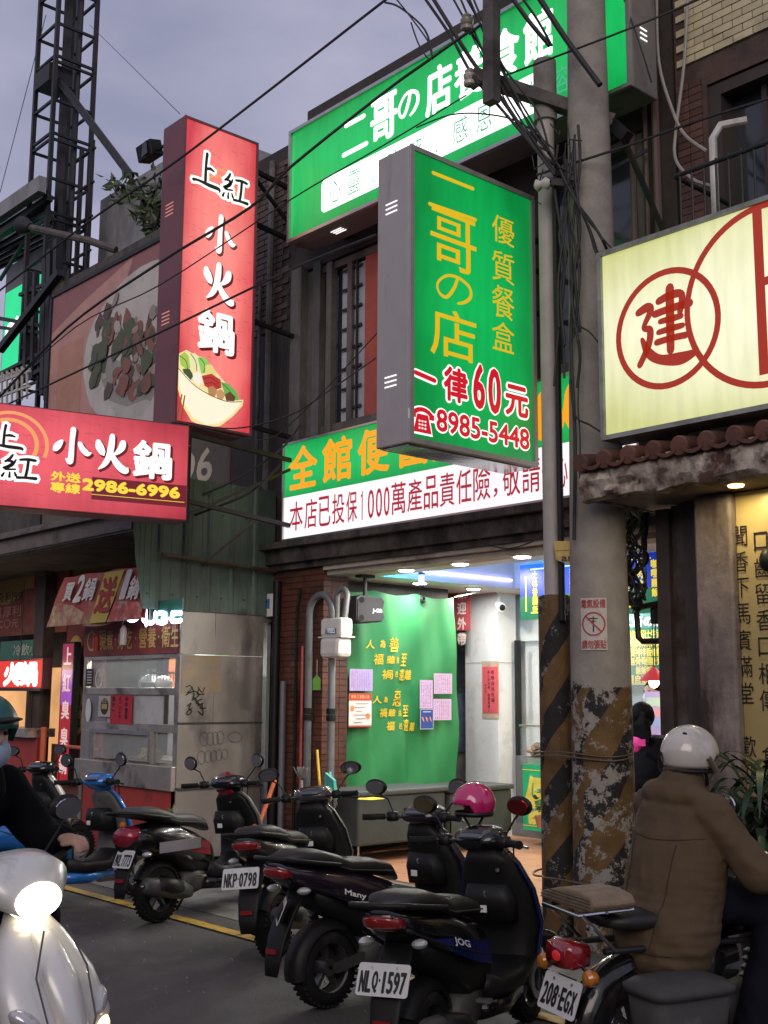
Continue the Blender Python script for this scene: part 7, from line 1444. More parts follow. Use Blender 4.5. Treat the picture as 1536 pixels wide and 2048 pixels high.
    t.part('handlebar', S(MB().tube([(-.35, .66, hz+.0), (-.2, .75, hz+.0), (.2, .75, hz), (.35, .66, hz)], .012)), M('dark_steel', (.08, .08, .08), .35, metal=.9), smooth=True)
    for sx in (-1, 1):
        t.part('grip', S(MB().tube([(sx*.235, .73, hz), (sx*.345, .663, hz), (sx*.355, .657, hz)], [.019, .019, .022], 12)), RUB, smooth=True)
        t.part('brake_lever', S(MB().tube([(sx*.2, .79, hz-.01), (sx*.27, .775, hz-.015), (sx*.36, .72, hz-.02)], [.009, .006, .007], 8)), ALU if not seat_light else BLK, smooth=True)
        t.part('switch_box', S(MB().loft([(sx*.19, .77, hz, .035, .03, 0), (sx*.19, .73, hz, .035, .03, 0)], 12, 4)), BLK, smooth='full')
    m0 = len(C.objects)
    bs = pv+(st.to_3x3() @ (Vector((-.19, .76, hz+.02))-pv)); ts = pv+(st.to_3x3() @ (Vector((-.31, .74, hz+.15))-pv)); mirror(t, bs, ts, steer+4, mirrors == 'round', mglass[0])
    bs = pv+(st.to_3x3() @ (Vector((.19, .76, hz+.02))-pv)); ts = pv+(st.to_3x3() @ (Vector((.31, .74, hz+.15))-pv)); mirror(t, bs, ts, steer-4, mirrors == 'round', mglass[1])
    for k_, (x_, c_) in enumerate(((-.09, .0), (.06, .02), (.1, -.01))):
        t.part('control_cable', S(MB().tube([(x_*1.9, .79, hz), (x_*1.2, .93, hz-.03+c_), (x_, .95, hz-.16), (x_*.7, .9, hz-.26)], .005, 6)), BLK, smooth=True)
    t.part('key_switch', MB().lathe((.07, .79, .83), (0, -1, .4), [(0, .012), (.008, .011), (.01, 0)], 12), M('dark_steel', (.08, .08, .08), .35, metal=.9), smooth=True); t.part('warning_label', MB().box((-.03, .735, .63), (.02, .738, .665)), WHITE)
    for sx in (-1, 1): t.part('panel_gap', MB().tube([(sx*.165, .4, .5), (sx*.183, .15, .56), (sx*.178, -.1, .63), (sx*.13, -.28, .7)], .003, 5), M('gap_black', (.002, .002, .002), .9, noise=0, bump=0))
    t.part('seat_seam', MB().tube([(-.14, .06, .805), (0, .05, .82), (.14, .06, .805)], .004, 5), ENG, smooth=True)
    t.part('side_stand', MB().tube([(-.1, .5, .24), (-.24, .46, .02)], .01).ell((-.245, .46, .015), (.02, .03, .008), 8), M('dark_steel', (.08, .08, .08), .35, metal=.9), smooth=True)
    t.part('foot_peg', MB().box((.13, .3, .3), (.2, .34, .315)).box((-.2, .3, .3), (-.13, .34, .315)), ALU)
    if decal:
        for sx in (1,):
            F = Face((.0, .0, 0), (0, 1, 0)); F = Face(Vector((.1795, .02, .6)), Vector((.03, 1, -.28)), Vector((-.35, .1, 1))); p = MB(); F.text(p, decal, -.02, 0, .14, .04, .004, .0015, .2); t.part('decal_lettering', p, M('silver_print'))
    return t
SC_ = scooter
BLKP = paint('gloss_black', (.006, .006, .007)); BLU = paint('deep_blue', (.006, .015, .13)); PUR = paint('dark_plum_paint', (.022, .013, .025)); REDP = paint('dark_red_paint', (.26, .012, .035)); GRYP = paint('gunmetal', (.045, .043, .042)); SKY = paint('bright_blue_paint', (.02, .16, .5)); WHP = paint('pearl_white', (.6, .58, .54))
s1 = SC_('scooter', 'black and blue scooter nearest the viewer with the pink helmet on it', (-3.70, 3.56, 0), 20, 3, BLKP, BLU, 'NLQ·1597', decal='JOG', steer=-14, plate_pos=(0, -.35, .52), mglass=(M('mirror_yellow_reflection', (.7, .6, .3), .05, metal=1, noise=.1, bump=0), M('mirror_red_reflection', (.8, .1, .1), .05, metal=1, noise=.1, bump=0)))  # yellow and red reflections are put into the mirror glass colours
s2 = SC_('scooter', 'dark plum scooter with grey rear hugger between the blue and the grey scooters', (-4.93, 4.03, 0), 2, 3, PUR, PUR, 'MTZ-0786', steer=10, muffler=False, bigfender=True, plate_pos=(.07, -.36, .56), plate_twist=-38, tw_rear=.062, decal='Many')
s3 = SC_('scooter', 'grey and black scooter with its rear plate facing the street beside the red one', (-6.02, 4.52, 0), 29, 6, GRYP, BLKP, 'NKP·0798', steer=10, plate_pos=(-.02, -.39, .56), plate_twist=4, shield=GRYP)
s4 = SC_('scooter', 'dark red and black retro scooter with round mirrors beside the food stall', (-7.47, 4.56, 0), 14, 4, BLKP, REDP, 'MQL-7773', steer=14, tail='round', flatshield=True, shield=M('grey_trim_paint', (.14, .13, .13), .4), mirrors='round', plate_pos=(.03, -.36, .5), plate_twist=-14, seat_light=True)
s5 = SC_('scooter', 'bright blue scooter with grey inner leg shield left of the red scooter', (-8.38, 3.86, 0), 6, 3, SKY, SKY, '', steer=12, tail='round', flatshield=True, shield=SKY, inner=M('inner_grey', (.1, .1, .1), .6, dirt=(.15, .14, .13)), mirrors='round', seat_light=True)
s6 = SC_('scooter', 'white edged black scooter furthest left, mostly hidden by the moving rider', (-10.05, 4.2, 0), 8, 3, BLKP, WHP, '', steer=12, shield=WHP)
# painted red cowls of the retro scooter
s4.part('rear_cowl', MB().loft([(0, -.2, .66, .12, .07, 0), (0, -.3, .655, .12, .08, 0), (0, -.36, .65, .09, .06, 0)], 20, 2.4), REDP, smooth='full'); s4.part('head_cowl', MB().loft([(0, .93, .92, .06, .05, -10), (0, .88, .96, .1, .09, -10), (0, .8, .99, .105, .09, -15)], 20, 2.3), REDP, smooth='full')
s4.part('chrome_band', MB().box((.184, -.15, .52), (.19, .3, .6)), M('violet_chrome', (.5, .48, .6), .08, metal=1, noise=.3, scale=4, bump=0))
s5.part('head_cowl', MB().loft([(0, .92, .92, .07, .05, -10), (0, .87, .96, .12, .08, -10), (0, .8, .99, .12, .07, -15)], 20, 2.3), SKY, smooth='full')
# pink helmet on the near scooter
def helmet(t, c, r, mat, face_dir=0, open_=True, nm='helmet'):
    c = Vector(c); rot = Matrix.Rotation(R(face_dir), 3, 'Z'); m = MB(); n, k = 28, 14
    for i in range(k+1):
        th = math.pi*.66*i/k
        for j in range(n):
            ph = 2*math.pi*j/n; fy = math.sin(ph); low = 1
            tt = th*(.78 if fy > .35 else 1) if open_ else th
            m.v.append(c+rot @ Vector((math.sin(tt)*math.cos(ph)*r*.93, math.sin(tt)*math.sin(ph)*r*1.08, math.cos(tt)*r)))
    for i in range(k):
        for j in range(n): j2 = (j+1) % n; m.f.append((i*n+j, (i+1)*n+j, (i+1)*n+j2, i*n+j2))
    o = t.part('helmet_shell', m, mat, smooth='full'); s = o.modifiers.new('s', 'SOLIDIFY'); s.thickness = .022; s.offset = -1
    return o
hb = s1.o
wm = Matrix.Translation(Vector((-3.82, 3.42, 0))) @ Matrix.Rotation(R(18), 4, 'Z')
hp = P(948, 1606, Y=4.33)
h1 = T('helmet', 'glossy pink helmet resting on the handlebar of the black and blue scooter', 'helmet', hp)
helmet(h1, hp, .102, M('pink_helmet', (.5, .015, .13), .12, noise=.05, bump=0, coat=1), 150)
h1.part('trim', MB().lathe(hp-Vector((0, 0, .05)), (0, 0, 1), [(-.012, .092), (.0, .099), (.01, .096)], 28), BLK, smooth=True); h1.part('strap', MB().tube([hp+Vector((-.09, 0, -.05)), hp+Vector((-.02, .02, -.15)), hp+Vector((.07, 0, -.05))], .007), BLK, smooth=True)

# ------------------------------------------------------------------ old motorcycle with its rider
mo = T('motorcycle', 'old black motorcycle with white piped tank and red tail lamp under the seated rider', 'motorcycle', (-2.98, 4.02, 0), local=True, rot=(0, R(2), R(-14))); mo.o.scale = (VS,)*3
ML = mo
def mm(): return Matrix.Translation(Vector((-2.98, 4.02, 0))) @ Matrix.Rotation(R(-14), 4, 'Z') @ Matrix.Rotation(R(2), 4, 'Y') @ Matrix.Scale(VS, 4)
wheel(mo, 'rear_wheel', (0, 0, .29), .29, .045, spokes=12); wheel(mo, 'front_wheel', (0, 1.27, .29), .29, .042, spokes=12)
TK = paint('old_black_tank', (.012, .012, .012))
mo.part('tank', MB().loft([(0, .50, .72, .07, .06, 0), (0, .58, .76, .12, .09, 0), (0, .72, .79, .145, .115, 0), (0, .86, .80, .14, .11, 0), (0, .95, .79, .09, .07, 0), (0, .98, .78, .05, .04, 0)], 26, 2.5), TK, smooth='full')
pp = MB()
for sx in (-1, 1): pp.tube([(sx*.118, .56, .70), (sx*.15, .68, .715), (sx*.15, .86, .72), (sx*.12, .935, .745), (sx*.10, .95, .80), (sx*.125, .9, .85), (sx*.135, .76, .865), (sx*.128, .62, .83), (sx*.118, .55, .76)], .005)
mo.part('tank_piping', pp, WHITE, smooth=True); F = Face((.148, .80, .79), (0, 1, 0)); p = MB(); F.ring(p, .0, .0, .026, .031, .002)
for k in range(3): F.stroke(p, [(0, 0, .002), (.026*math.cos(R(90+120*k)), .026*math.sin(R(90+120*k)), .003)], .002); 
mo.part('tank_emblem', p, ALU)
mo.part('seat', MB().loft([(0, .56, .76, .09, .04, 0), (0, .4, .765, .125, .045, 0), (0, .1, .78, .135, .045, 0), (0, -.12, .785, .12, .04, 0), (0, -.2, .785, .09, .025, 0)], 22, 3), SEAT, smooth='full')
mo.part('frame', MB().tube([(-.1, -.25, .68), (-.1, .55, .66), (0, .95, .72)], .014).tube([(.1, -.25, .68), (.1, .55, .66), (0, .95, .72)], .014).tube([(0, .95, .72), (0, .9, .35), (0, .5, .22), (0, .25, .3), (0, .2, .66)], .018), BLKM, smooth=True)
mo.part('side_cover', MB().loft([(0, .1, .58, .11, .09, 0), (0, .28, .56, .14, .11, 0), (0, .48, .58, .12, .09, 0)], 18, 3), TK, smooth='full')
mo.part('engine', MB().loft([(0, .42, .33, .12, .1, 0), (0, .6, .34, .14, .13, 0), (0, .75, .34, .1, .1, 0)], 18, 4).lathe((0, .68, .4), (0, .3, 1), [(i*.018, .08 if i % 2 else .062) for i in range(11)], 16), ENG, smooth=True)
mo.part('exhaust', MB().tube([(.1, .75, .4), (.13, .82, .28), (.15, .5, .18), (.16, -.1, .24), (.16, -.38, .28)], [.02, .02, .026, .036, .034], 12), CHROME, smooth=True)
mo.part('rear_fender', fender((0, 0, .29), .35, 35, 195, .07), TK, smooth='full'); mo.part('front_fender', fender((0, 1.27, .29), .33, 10, 165, .06), CHROME, smooth='full')
mo.part('fork', MB().tube([(-.09, 1.27, .29), (-.09, .98, .92)], .022).tube([(.09, 1.27, .29), (.09, .98, .92)], .022), CHROME, smooth=True)
mo.part('headlight', MB().lathe((0, 1.05, .86), (0, 1, 0), [(-.12, .04), (-.06, .08), (.02, .09), (.05, .09), (.06, .05), (.062, 0)], 20), CHROME, smooth=True)
mo.part('gauge', MB().lathe((-.06, .97, .96), (0, -.5, 1), [(0, .04), (.05, .045), (.055, .04), (.055, 0)], 16).lathe((.06, .97, .96), (0, -.5, 1), [(0, .04), (.05, .045), (.055, .04), (.055, 0)], 16), BLK, smooth=True)
mo.part('handlebar', MB().tube([(-.36, .76, 1.0), (-.24, .84, 1.02), (-.1, .95, .95), (.1, .95, .95), (.24, .84, 1.02), (.36, .76, 1.0)], .012), CHROME, smooth=True)
for sx in (-1, 1):
    mo.part('grip', MB().tube([(sx*.25, .833, 1.018), (sx*.37, .755, 1.0)], .018, 12), RUB, smooth=True); mirror(mo, (sx*.22, .86, 1.03), (sx*.32, .86, 1.16), 0, True)
    mo.part('shock_absorber', MB().lathe((sx*.12, -.02, .3), (0, .12, 1), [(i*.018, .032 if i % 2 else .022) for i in range(20)], 12), CHROME, smooth=True)
    mo.part('rear_signal', MB().lathe((sx*.155, -.36, .60), (0, -1, 0), [(-.03, .015), (-.015, .03), (.015, .034), (.03, .024), (.035, 0)], 16), AMB, smooth=True); mo.part('signal_stem', MB().tube([(sx*.05, -.33, .62), (sx*.15, -.35, .6)], .008), CHROME)
mo.part('tail_light', MB().loft([(0, -.3, .66, .075, .05, 0), (0, -.38, .665, .085, .06, 0), (0, -.42, .665, .075, .05, 0)], 18, 4), TLR, smooth='full'); mo.part('tail_lens_glow', MB().ell((0, -.418, .66), (.03, .012, .022), 12), EM('dim_tail', (.5, .02, .02), .5), smooth=True)
plate(mo, '208·EGX', (0, -.40, .5), 20, w=.25, h=.15)
mo.part('rear_rack', MB().tube([(-.1, -.1, .84), (-.12, -.4, .84), (.12, -.4, .84), (.1, -.1, .84)], .009).tube([(-.12, -.25, .84), (.12, -.25, .84)], .007).tube([(.12, -.38, .84), (.11, -.2, .68)], .008).tube([(-.12, -.38, .84), (-.11, -.2, .68)], .008), CHROME, smooth=True)
mat_ = T('folded_mat', 'folded brown cardboard mat strapped on the rack of the old motorcycle', 'mat', mm() @ Vector((0, -.27, .85))); R3 = mm().to_3x3(); m_ = MB()
for k in range(5):
    pts = [(-.17, -.14+.01*k, .012*k), (.1, -.14+.01*k, .012*k), (.15, -.12+.01*k, .01+.008*k), (.155, .02, .02+.006*k)]
    for i in range(len(pts)-1): a, b = Vector(pts[i]), Vector(pts[i+1]); m_.bar(a, b, .01, .008)
m_ = MB(); ol = [(-.2, 0), (.08, -.012), (.15, .0), (.175, .03), (.15, .062), (.07, .075), (-.05, .07), (-.2, .03)]
m_.prism([mm() @ Vector((x, -.36, .852+z)) for x, z in ol], R3 @ Vector((0, .22, 0)))
mat_.part('mat', m_, M('cardboard_cloth', (.2, .15, .1), .85, noise=.25, scale=20, bump=.4), bevel=.01); m_ = MB()
for k in range(4): m_.prism([mm() @ Vector((x*(1-.02*k), -.364, .86+.013*k)) for x in (-.19, .16)]+[mm() @ Vector((x*(1-.02*k), -.364, .863+.013*k)) for x in (.16, -.19)], R3 @ Vector((0, -.002, 0)))
mat_.part('fold_edge', m_, M('fold_dark', (.07, .05, .035), .9), kind='stuff')
bg_ = T('pannier', 'old grey lidded pannier bucket hanging on the side of the motorcycle', 'pannier', mm() @ Vector((.3, .0, .3)))
def tr(m): m.v = [mm() @ v for v in m.v]; return m
PNG = M('pannier_grey', (.045, .043, .042), .7, noise=.2, bump=.3, bscale=30, dirt=(.14, .13, .12), dirt_amt=.2)
bg_.part('bucket', tr(MB().loft([(.29, -.02, .22, .10, .16, 90), (.29, -.02, .4, .115, .18, 90), (.29, -.02, .55, .125, .2, 90)], 22, 5)), PNG, smooth='full'); bg_.part('lid', tr(MB().loft([(.29, -.02, .55, .135, .215, 90), (.29, -.02, .575, .14, .22, 90), (.29, -.02, .60, .11, .18, 90), (.29, -.02, .61, .04, .1, 90)], 22, 5)), PNG, smooth='full')
bg_.part('sticker', tr(MB().quad((.26, -.205, .33), (.31, -.205, .34), (.31, -.205, .4), (.27, -.205, .39))), WHITE)

# ------------------------------------------------------------------ people
def taper(m, a, b, r0, r1, flat=1., n=14):
    a, b = Vector(a), Vector(b); m.ell(a, (r0, r0*flat, r0), n); m.ell(b, (r1, r1*flat, r1), n)
    d = (b-a).normalized(); x = d.orthogonal().normalized(); y = d.cross(x); o = len(m.v)
    for p, r in ((a, r0), (b, r1)):
        for j in range(n): t = 2*math.pi*j/n; m.v.append(p+x*r*math.cos(t)+y*r*math.sin(t))
    for j in range(n): j2 = (j+1) % n; m.f.append((o+j, o+j2, o+n+j2, o+n+j))
    m.f.append(tuple(o+j for j in range(n))[::-1]); m.f.append(tuple(o+n+j for j in range(n)))
def hand(m, wrist, dirv, palm_n, s=1., curl=.9):
    """palm and five bent fingers closing round a grip"""
    wrist, d, nrm = Vector(wrist), Vector(dirv).normalized(), Vector(palm_n).normalized(); sd = d.cross(nrm).normalized()
    palm = wrist+d*.05*s; m.ob(palm, sd*.038*s, nrm*.014*s, d*.045*s)
    for i, L in enumerate((.9, 1., .95, .8)):
        b = wrist+d*.09*s+sd*(-.03+.02*i)*s; k1 = b+(d*math.cos(curl*.5)-nrm*-math.sin(curl*.5))*.036*L*s; k2 = k1+(d*math.cos(curl*1.5)+nrm*math.sin(curl*1.5))*.026*L*s; k3 = k2+(d*math.cos(curl*2.4)+nrm*math.sin(curl*2.4))*.02*L*s
        m.tube([b-d*.02*s, k1, k2, k3], [.0095*s, .009*s, .0085*s, .007*s], 8)
    b = wrist+d*.03*s-sd*.035*s; m.tube([b, b-sd*.02*s+d*.03*s+nrm*.01*s, b-sd*.01*s+d*.055*s+nrm*.03*s], [.012*s, .011*s, .009*s], 8)
def head(m, c, r=.1, fdir=(0, 1, 0)):
    f = Vector(fdir).normalized(); rt = Vector((f.y, -f.x, 0)); c = Vector(c)
    rot = Matrix((rt, f, Vector((0, 0, 1)))).transposed()
    m.ell(c, (r*.76, r*.95, r*1.08), 18, rot); m.ell(c+f*r*.22-Vector((0, 0, r*.55)), (r*.58, r*.6, r*.6), 14, rot); m.ell(c+f*r*.98-Vector((0, 0, r*.12)), (r*.14, r*.2, r*.24), 8, rot)
    for s in (-1, 1): m.ell(c+rt*s*r*.78-Vector((0, 0, r*.1)), (r*.1, r*.18, r*.28), 8, rot); m.ell(c+f*r*.78+rt*s*r*.3+Vector((0, 0, r*.18)), (r*.22, r*.12, r*.08), 8, rot)
# rider on the motorcycle, seen from behind
L3 = lambda x, y, z: Vector((x, y, z))
rp = T('person', 'seated rider in brown jacket, dark trousers and white helmet holding the motorcycle handlebar', 'person', (-2.98, 4.02, 0), local=True, rot=(0, R(2), R(-14))); rp.o.scale = (VS,)*3
body = MB(); hc = Vector((-.03, .34, 1.455))
head(body, hc-Vector((0, 0, .02)), .1, Vector((0, 1, 0)))
neck = hc+Vector((0, -.03, -.14)); taper(body, neck, hc-Vector((0, 0, .06)), .058, .055)
hip = L3(0, .22, .88); sh = Vector((neck.x, neck.y-.02, neck.z-.06)); taper(body, hip, sh, .11, .1)
gR, gL = L3(.31, .79, 1.01), L3(-.31, .79, 1.01)
side = Vector((1, 0, 0)); fwd = Vector((0, 1, 0))
shR, shL = sh+side*.19-Vector((0, 0, .03)), sh-side*.19-Vector((0, 0, .03)); elR, elL = sh+side*.36+fwd*.1-Vector((0, 0, .27)), sh-side*.32+fwd*.12-Vector((0, 0, .26))
wR, wL = gR-fwd*.1+Vector((0, 0, .03)), gL-fwd*.1+Vector((0, 0, .03))
for a, b, c_ in ((shR, elR, wR), (shL, elL, wL)): taper(body, a, b, .055, .045); taper(body, b, c_, .043, .03)
for s_, w_ in ((1, wR), (-1, wL)): hand(body, w_, (fwd*.9+Vector((0, 0, -.1))), (0, 0, -1), .95)
kR, kL = L3(.2, .62, .80), L3(-.2, .62, .80); fR, fL = L3(.2, .42, .12), L3(-.17, .45, .32)
for k, f_ in ((kR, fR), (kL, fL)): taper(body, hip, k, .085, .06); taper(body, k, f_, .055, .04)
rp.part('body', fused(body, SKIN, 'body', .014, 3), None)
def wpart(t, name, me, **k):
    o = t.part(name, me, None, **k); o.location = Vector() if t.local else -t.loc; return o
jk = MB(); JK = M('brown_jacket', (.082, .052, .025), .85, noise=.12, scale=6, bump=.45, bscale=9, dirt=(.07, .045, .02), dirt_amt=.35, dirt_scale=4)
up = Vector((0, 0, 1))
def torso(m, a, b, wa, wb_, da, db, n=8):
    for i in range(n+1):
        t = i/n; c = a.lerp(b, t); w = wa+(wb_-wa)*t; d = da+(db-da)*t; bulge = 1+.08*math.sin(math.pi*t)
        rot = Matrix((side, fwd, up)).transposed(); m.ell(c, (w*bulge, d*bulge, .1), 20, rot)
torso(jk, L3(0, .2, .80), sh-Vector((0, 0, .06)), .235, .225, .185, .16, 12)
jk.ell(sh-Vector((0, 0, .0)), (.2, .1, .07), 18, Matrix((side, fwd, up)).transposed()); taper(jk, neck-Vector((0, 0, .03)), neck+Vector((0, -.01, .10)), .092, .08)
for a, b, c_ in ((shR, elR, wR), (shL, elL, wL)): taper(jk, a, b, .088, .075); taper(jk, b, c_+(b-c_)*.1, .072, .052)
torso(jk, L3(0, .13, .62), L3(0, .2, .84), .245, .235, .2, .185, 5); jk.ell(neck+Vector((0, -.03, .03)), (.1, .085, .06), 16); jk.ell(sh+Vector((0, -.03, .03)), (.19, .11, .075), 18)
for (a, b) in ((elR, wR), (elR, shR), (elL, wL)):
    for k in range(3): q = a.lerp(b, .05+.12*k); d_ = (b-a).normalized(); o_ = d_.orthogonal().normalized(); jk.lathe(q, d_+o_*.5, [(-.008, .066), (0, .078-.004*k), (.008, .066)], 16)
jm_ = fused(jk, JK, 'jacket', .010, 3, .008); wpart(rp, 'jacket', jm_)
from mathutils.bvhtree import BVHTree
bv = BVHTree.FromPolygons([v.co for v in jm_.vertices], [tuple(p.vertices) for p in jm_.polygons])
def seam(pts, name='seam', r=.0022, n=26):
    out = []
    for i in range(n+1):
        t = i/n*(len(pts)-1); k_ = min(int(t), len(pts)-2); q = Vector(pts[k_]).lerp(Vector(pts[k_+1]), t-k_); hit = bv.find_nearest(q)
        if hit[0]: out.append(hit[0]+hit[1]*.0015)
    rp.part(name, MB().tube(out, r, 5), M('seam_thread', (.03, .018, .008), .9, noise=.2, bump=0), smooth=True)
zs = sh.z
def rseam(pts, name='seam', r=.002):
    out = []
    for x, z in pts:
        h_ = bv.ray_cast(Vector((x, -.9, z)), Vector((0, 1, 0)))
        if h_[0]: out.append(h_[0]+Vector((0, -.002, 0)))
    if len(out) > 3: rp.part(name, MB().tube(out, r, 5), M('seam_thread', (.035, .022, .01), .9, noise=.2, bump=0), smooth=True)
rseam([(-.2+.4*i/24, zs-.13-.02*math.cos(math.pi*(i/24-.5))) for i in range(25)], 'yoke_seam')
rseam([(-.2+.4*i/24, .655) for i in range(25)], 'hem_seam', .003)
for s_ in (-1, 1): rseam([(s_*.125, zs-.16-(zs-.16-.67)*i/24) for i in range(25)], 'back_seam')

tr_ = MB(); TR = M('navy_trousers', (.007, .008, .014), .95, spec=.15, noise=.2, bump=.4, bscale=14)
for k, f_ in ((kR, fR), (kL, fL)): taper(tr_, hip+(k-hip)*.1, k, .115, .085); taper(tr_, k, f_+Vector((0, 0, .06)), .08, .07)
wpart(rp, 'trousers', fused(tr_, TR, 'trousers', .014, 4, .006)); shoe = MB()
for f_ in (fR, fL): taper(shoe, f_+Vector((0, 0, -.03)), f_+fwd*.16+Vector((0, 0, -.05)), .05, .038)
wpart(rp, 'shoes', fused(shoe, BLK, 'shoes', .012, 3))
hrot = math.degrees(math.atan2(fwd.y, fwd.x))-90
HW = M('white_helmet', (.52, .49, .44), .22, noise=.05, bump=.02, coat=.7, dirt=(.36, .33, .28), dirt_amt=.3, dirt_scale=7)
helmet(rp, hc+Vector((0, 0, .01)), .128, HW, hrot); rp.part('helmet_trim', MB().lathe(hc+Vector((0, -.01, -.063)), up, [(-.008, .113), (0, .118), (.008, .113)], 30), BLK, smooth=True)
F_ = Face(hc-fwd*.118-side*.02, -side*-1); F_ = Face(hc-fwd*.128-side*.04+Vector((0, 0, -.03)), side); rp.part('helmet_clip', F_.ring(MB(), 0, 0, .012, .02, .008, asp=2.4), BLK); rp.part('helmet_vent', MB().ell(hc+side*.045-fwd*.07+Vector((0, 0, .1)), (.016, .012, .008), 10), BLK, smooth=True)
rp.part('helmet_visor', MB().tube([hc+side*.12+fwd*(-.0), hc+side*.125+fwd*.04-up*.06], .014), M('smoke_visor', (.1, .08, .06), .1, coat=1, bump=0), smooth=True)
rp.part('chin_strap', MB().tube([hc+side*.10-up*.05, hc+side*.08+fwd*.03-up*.12, hc+fwd*.05-up*.15], .008), BLK, smooth=True)

# rider of the moving scooter at the left, coming towards the viewer
ms = T('moving_scooter', 'pearl white scooter with its headlight on riding at the lower left edge', 'scooter', (-4.2, 1.99, 0), local=True, rot=(0, R(4), R(-84)))
ms.o.scale = (.9, 1.05, 1.0)
wheel(ms, 'rear_wheel', (0, -1.0, .23), .23, .055); wheel(ms, 'front_wheel', (0, .27, .23), .23, .05)
PW = M('pearl_cream', (.68, .67, .64), .32, metal=.15, noise=.04, bump=.008, coat=.5, dirt=(.3, .29, .27), dirt_amt=.15)
ms.part('front_shield', MB().loft([(0, .30, .30, .08, .04, 70), (0, .33, .38, .17, .07, 78), (0, .30, .5, .225, .09, 84), (0, .23, .63, .205, .09, 88), (0, .15, .76, .135, .07, 90), (0, .10, .84, .07, .05, 90)], 30, 2.3), PW, smooth='full')
ms.part('front_ridge', MB().loft([(0, .385, .36, .03, .03, 70), (0, .39, .5, .06, .05, 80), (0, .32, .64, .075, .05, 86), (0, .215, .78, .04, .04, 90)], 20, 2), PW, smooth='full')
ms.part('lower_fairing', MB().loft([(0, .12, .22, .12, .05, 0), (0, .0, .24, .18, .07, 0), (0, -.4, .24, .19, .06, 0), (0, -.6, .26, .15, .06, 0)], 20, 3), PW, smooth='full'); ms.part('front_fender', fender((0, .27, .23), .28, 5, 165, .075), PW, smooth='full')
ms.part('inner_shield', MB().loft([(0, .2, .35, .14, .05, 88), (0, .16, .55, .18, .05, 90), (0, .06, .78, .13, .05, 90)], 20, 3), BLK, smooth='full'); ms.part('floor_board', MB().loft([(0, .1, .3, .16, .05, 0), (0, -.4, .3, .16, .05, 0)], 16, 4), BLK, smooth='full')
ms.part('tail_cowl', MB().loft([(0, -.45, .5, .14, .14, 0), (0, -.8, .58, .17, .13, 0), (0, -1.2, .68, .11, .08, 0)], 22, 2.5), PW, smooth='full'); ms.part('seat', MB().loft([(0, -.45, .7, .11, .05, 0), (0, -.8, .74, .14, .05, 0), (0, -1.15, .79, .1, .04, 0)], 20, 3), SEAT, smooth='full')
ms.part('head_cowl', MB().loft([(0, .20, .88, .10, .06, 0), (0, .12, .93, .19, .085, 0), (0, .02, .95, .2, .085, 0), (0, -.06, .95, .13, .06, 0)], 26, 2.4), PW, smooth='full'); ms.part('cowl_seam', MB().tube([(-.2, .06, .94), (-.12, .16, .90), (0, .21, .885), (.12, .16, .90), (.2, .06, .94)], .004), BLK, smooth=True)
ms.part('headlight', MB().loft([(0, .16, .885, .115, .07, 0), (0, .205, .88, .10, .06, 0), (0, .228, .878, .06, .035, 0)], 22, 2.1), EM('headlight_on', (1, .84, .58), 6, gloss=False), smooth='full')
for sx in (-1, 1):
    ms.part('front_signal', MB().ell((sx*.145, .365, .45), (.055, .03, .034), 14, Matrix.Rotation(R(sx*-32), 3, 'Z') @ Matrix.Rotation(R(sx*-30), 3, 'Y')), EM('signal_on', (1, .62, .25), 5), smooth=True); ms.part('signal_housing', MB().ell((sx*.155, .335, .525), (.07, .035, .035), 14, Matrix.Rotation(R(sx*-32), 3, 'Z') @ Matrix.Rotation(R(sx*-35), 3, 'Y')), CLR, smooth=True)
    ms.part('grip', MB().tube([(sx*.2, -.03, .95), (sx*.34, -.1, .96)], .018), RUB, smooth=True); mirror(ms, (sx*.18, -.02, .99), (sx*.3, -.04, 1.12), 180)
for sx in (-1, 1):
    ms.part('panel_seam', MB().tube([(sx*.05, .30, .80), (sx*.11, .335, .66), (sx*.10, .395, .5), (sx*.05, .41, .40)], .004, 6), M('gap_grey', (.1, .1, .1), .8, noise=0, bump=0), smooth=True)
    ms.part('front_reflector', MB().ell((sx*.19, .27, .58), (.012, .02, .03), 10), CHROME, smooth=True)
ms.part('badge', MB().ell((0, .36, .62), (.03, .012, .02), 12), M('gold_badge', (.5, .3, .15), .3, metal=.8), smooth=True); ms.part('air_slot', MB().ell((0, .40, .385), (.035, .02, .012), 12), BLK, smooth=True)
L4 = lambda x, y, z: Vector((x, y, z)); side2 = Vector((1, 0, 0)); fwd2 = Vector((0, 1, 0))
mp_ = T('person', 'rider in dark clothes with teal cap helmet and face mask on the white moving scooter', 'person', (-4.18, 2.01, 0), local=True, rot=(0, R(4), R(-84))); mp_.o.scale = (1.04,)*3; hc2 = L4(.0, -.2, 1.38)
b2 = MB(); head(b2, hc2, .105, fwd2); nk2 = hc2+Vector((0, 0, -.15)); taper(b2, nk2, hc2-Vector((0, 0, .06)), .055, .055); hip2 = L4(0, -.72, .88); sh2 = L4(0, -.38, 1.17); taper(b2, hip2, sh2, .11, .1)
for s_ in (-1, 1):
    a = sh2+side2*.18*s_; e = sh2+side2*.3*s_+fwd2*.1-up*.22; w_ = L4(s_*.29, -.14, .98); taper(b2, a, e, .05, .042); taper(b2, e, w_, .04, .03); hand(b2, w_, fwd2, (0, 0, -1), .95)
    k = L4(s_*.17, -.12, .72); f_ = L4(s_*.15, -.15, .36); taper(b2, hip2, k, .085, .06); taper(b2, k, f_, .055, .04)
wpart(mp_, 'body', fused(b2, SKIN, 'body', .014, 3)); jk2 = MB(); DK = M('dark_coat', (.006, .006, .008), .95, noise=.2, bump=.25, bscale=12, spec=.08)
